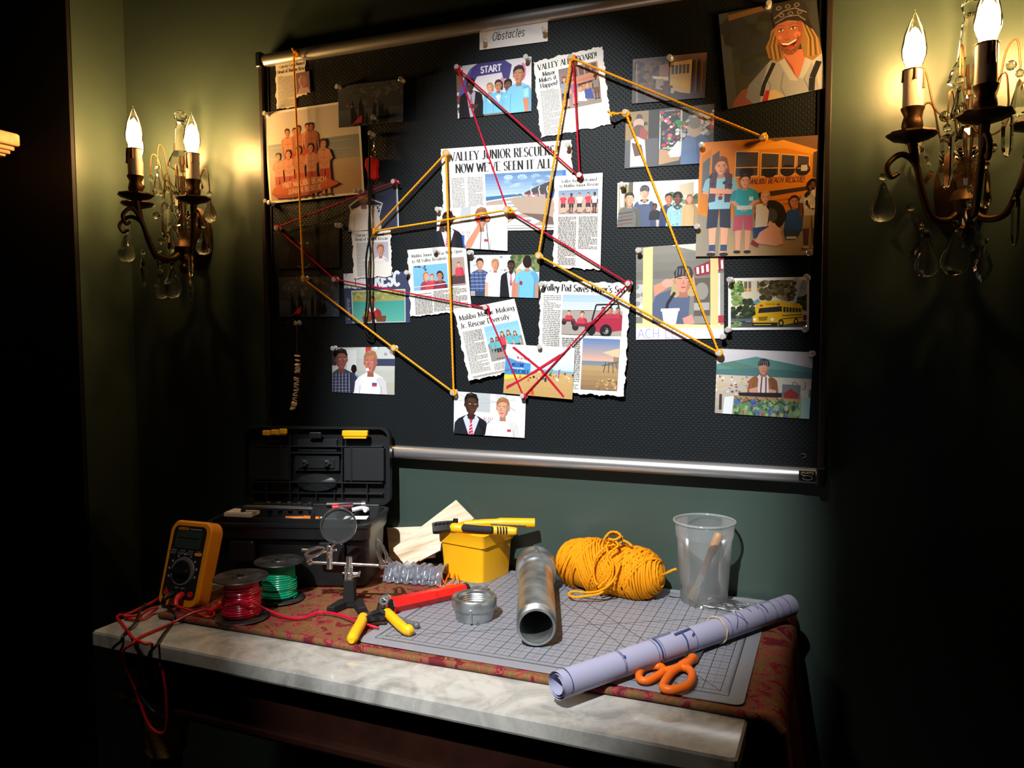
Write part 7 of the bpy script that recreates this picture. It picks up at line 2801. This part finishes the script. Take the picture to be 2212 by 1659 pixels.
b.obj('bristles', mat('cream_bristles', 0xD8C49A, .8, bump=(500, .5, .001)), t2)
o = MB()
o.ball((0, 0, 0), .0135, 20, 12)
o = o.obj('cork_ball', mat('tan_cork', 0xB07A48, .8, bump=(120, .3, .002)))
o.location = CC + Vector((-.020, .012, .0155))
tag(o, 'tan round ball seen through the left wall of the clear tub', 'ball')

# ---- bag of nails
c = on_z(1560, 1322, TOP)
t = thing('bag_of_nails', 'small clear zip bag of steel nails beside the clear tub', 'bag', (c.x, c.y + .02, TOP), math.radians(-6))
b = MB()


def zb(u, v):
    x, y = -.048 + .096 * u, -.026 + .062 * v
    h = .013 * (math.sin(u * PI) * math.sin(min(1, v * 1.2) * PI)) ** .5 if 0 < u < 1 and 0 < v < .83 else 0
    z = .002 + h + .0022 * math.sin(u * 19 + v * 7) * math.sin(v * 13 + u * 4) * (1 if h else .3)
    if v > .83:
        z = .003 + (v - .83) * .05 + .004 * math.sin(u * 9)
    return Vector((x, y, max(z, .0008)))


b.grid(zb, 44, 30, smooth=False)
b.obj('film', clearmat('clear_bag_film', (.93, .93, .93, 1), .40, .10, (.7, .7, .7, 1), .06), t)
b0_ = MB()
b0_.cyl((0, 0, 0), (.030, 0, 0), .0007, n=6)
b0_.cyl((.030, 0, 0), (.0306, 0, 0), .0018, n=8)
nail0 = None
for k in range(26):
    if nail0 is None:
        o = nail0 = b0_.obj('nail', M_steel)
    else:
        o = nail0.copy()
        COL.objects.link(o)
    a_ = rnd.uniform(-.5, .5) + (PI if k % 3 == 0 else 0)
    q = Vector((rnd.uniform(-.03, .03), rnd.uniform(-.018, .008), rnd.uniform(.003, .0075)))
    o.location = Vector((c.x, c.y + .02, TOP)) + q - Vector((math.cos(a_) * .015, math.sin(a_) * .015, 0))
    o.rotation_euler = (0, rnd.uniform(-.06, .06), a_)
    tag(o, 'thin steel nail among others inside the small clear zip bag', 'nail', 'nails in the clear bag')

# ---- rolled plan
m, nt, bs = newmat('blueprint_paper')
a_ = nt.nodes.new('ShaderNodeAttribute')
a_.attribute_name = 'Col'
nt.links.new(a_.outputs['Color'], bs.inputs['Base Color'])
setin(bs, Roughness=.7, Specular_IOR_Level=.2)
M_plan = m
q0, q1 = Vector((-.3285, .978, TOP + .0232)), Vector((-.0520, 1.425, TOP + .0222))
t = thing('rolled_plan', 'rolled up pale lilac building plan lying across the right of the table', 'plan', q0)
d = q1 - q0
L = d.length
ZX = d.normalized()
SX = Vector((ZX.y, -ZX.x, 0))           # to the right of the roll, level
UZ = Vector((0, 0, 1))


def rp_(s, ang, r):
    """s along the roll, ang 0 = right side, 90 = top"""
    return ZX * s + SX * (r * math.cos(ang)) + UZ * (r * math.sin(ang))


b = MB()
NT = 30
PA = 0x9C9CB6
turns = [(-1.2 + 2 * PI * 2.6 * k / 90, .0118 + .0084 * k / 90) for k in range(91)]
vs, fs = [], []
for i in range(NT + 1):
    for an, r in turns:
        vs.append(rp_(L * i / NT, -an + .2, r))
for i in range(NT):
    for k in range(90):
        w_ = 91
        fs.append((i * w_ + k, i * w_ + k + 1, (i + 1) * w_ + k + 1, (i + 1) * w_ + k))
b.add(vs, fs, PA, True)
INK = 0x3A4474


def rl(s0, a0, s1, a1, wd=.0012, col=INK):
    """ink line on the roll; angles in degrees"""
    n_ = max(2, int(abs(a1 - a0) / 6) + 1)
    for k in range(n_):
        u0, u1 = k / n_, (k + 1) / n_
        A_, B_ = (s0 + (s1 - s0) * u0, math.radians(a0 + (a1 - a0) * u0)), (s0 + (s1 - s0) * u1, math.radians(a0 + (a1 - a0) * u1))
        r = .02044
        da, ds = (B_[1] - A_[1]) * r, B_[0] - A_[0]
        ll = math.hypot(da, ds) or 1e-9
        ns, na = -da / ll * wd / 2, ds / ll * wd / 2 / r
        b.add([rp_(A_[0] + ns, A_[1] + na, r), rp_(A_[0] - ns, A_[1] - na, r), rp_(B_[0] - ns, B_[1] - na, r), rp_(B_[0] + ns, B_[1] + na, r)], [(0, 1, 2, 3)], col)


for s in (.012, .110, .1125, .190, .262, .345, .380, .43, .462, .500):
    rl(s, -25, s, 140, .0008 if s not in (.012,) else .0014)
rl(.185, -10, .185, 95, .0030)
rl(.185, 95, .225, 95, .0026)
rl(.178, -10, .178, 112, .0008)
rl(.178, 112, .250, 112, .0008)
rl(.240, 0, .240, 70, .0030)
rl(.225, 72, .262, 78, .0040)
rl(.262, 50, .255, 40, .0030)
rl(.225, 110, .250, 70, .0008)
rl(.355, 10, .385, 120, .0010)
rl(.385, 10, .355, 120, .0010)
rl(.405, 60, .405, 110, .0012)
rl(.405, 110, .425, 110, .0012)
rl(.425, 60, .425, 110, .0012)
rl(.440, 30, .440, 90, .0020)
rl(.440, 90, .470, 90, .0012)
rl(.112, 52, .1155, 46, .0040)
rl(.48, -10, .48, 130, .0006)
b.obj('paper_roll', M_plan, t)
b = MB()
s_ = .330
b.tube([q0 + rp_(s_ + .0012 * math.sin(k), 2 * PI * k / 36, .0212) for k in range(36)], .0011, 6, closed=True)
o = b.obj('rubber_band', mat('tan_rubber_band', 0xC8B088, .6), None, q0 + rp_(s_, 0, 0))
tag(o, 'thin tan rubber band round the rolled up plan', 'band')

# ---- scissors
c = on_z(1440, 1488, TOP)
t = thing('scissors', 'orange handled scissors half tucked under the rolled plan', 'scissors', c)
M_sc = mat('orange_scissor_plastic', 0xE86A12, .42, 0, .4)


def sl(px, py, h):
    return on_z(px, py, TOP) + Vector((0, 0, h)) - c


def loop_(pts, h, r):
    b = MB()
    b.tube(smooth_path([sl(x, y, h) for x, y in pts], 6, True), r, 10, closed=True)
    return b


b = loop_([(1380, 1470), (1388, 1456), (1408, 1450), (1428, 1452), (1432, 1462), (1416, 1474), (1398, 1482), (1384, 1480)], .008, .0056)
b.tube(smooth_path([sl(1430, 1462, .008), sl(1452, 1458, .008), sl(1472, 1450, .008), sl(1488, 1440, .008), sl(1499, 1432, .008)], 4), [.0062] * 8 + [.0072] * 6 + [.0080, .0080, .006], 10)
b.obj('handle', M_sc, t)
b = loop_([(1432, 1500), (1438, 1484), (1452, 1466), (1468, 1456), (1484, 1458), (1494, 1468), (1494, 1482), (1484, 1496), (1462, 1504), (1444, 1505)], .010, .0060)
b.tube(smooth_path([sl(1478, 1458, .011), sl(1486, 1448, .011), sl(1496, 1436, .011)], 4), .0064, 10)
b.obj('handle', M_sc, t)
b = MB()
for k, dx in enumerate((-3, 3)):
    p_a, p_b = sl(1494 + dx, 1436, .0035 + .0016 * k), sl(1540 + dx * 2, 1366, .0004 + .0014 * k)
    dr_ = (p_b - p_a)
    nn = Vector((-dr_.y, dr_.x, 0)).normalized() * .0055
    h_ = Vector((0, 0, .0014))
    b.add([p_a - nn, p_a + nn, p_b, p_a - nn + h_, p_a + nn + h_, p_b + h_], [(2, 1, 0), (3, 4, 5), (0, 1, 4, 3), (1, 2, 5, 4), (2, 0, 3, 5)])
b.cyl(sl(1500, 1430, .002), sl(1500, 1430, .013), .0035, n=12)
b.obj('blade', M_steel, t)
b = MB()
ux_, uy_ = (sl(1500, 1432, 0) - sl(1470, 1452, 0)).normalized(), None
uy_ = Vector((-ux_.y, ux_.x, 0))
base = sl(1487, 1446, .0182)
put_text(b, text_quads('F', .007, None, 14), lambda x, y, i: base + ux_ * x + uy_ * y + Vector((0, 0, .000002 * i)), 0x6A3A18)
b.obj('embossed_mark', M_card, t)
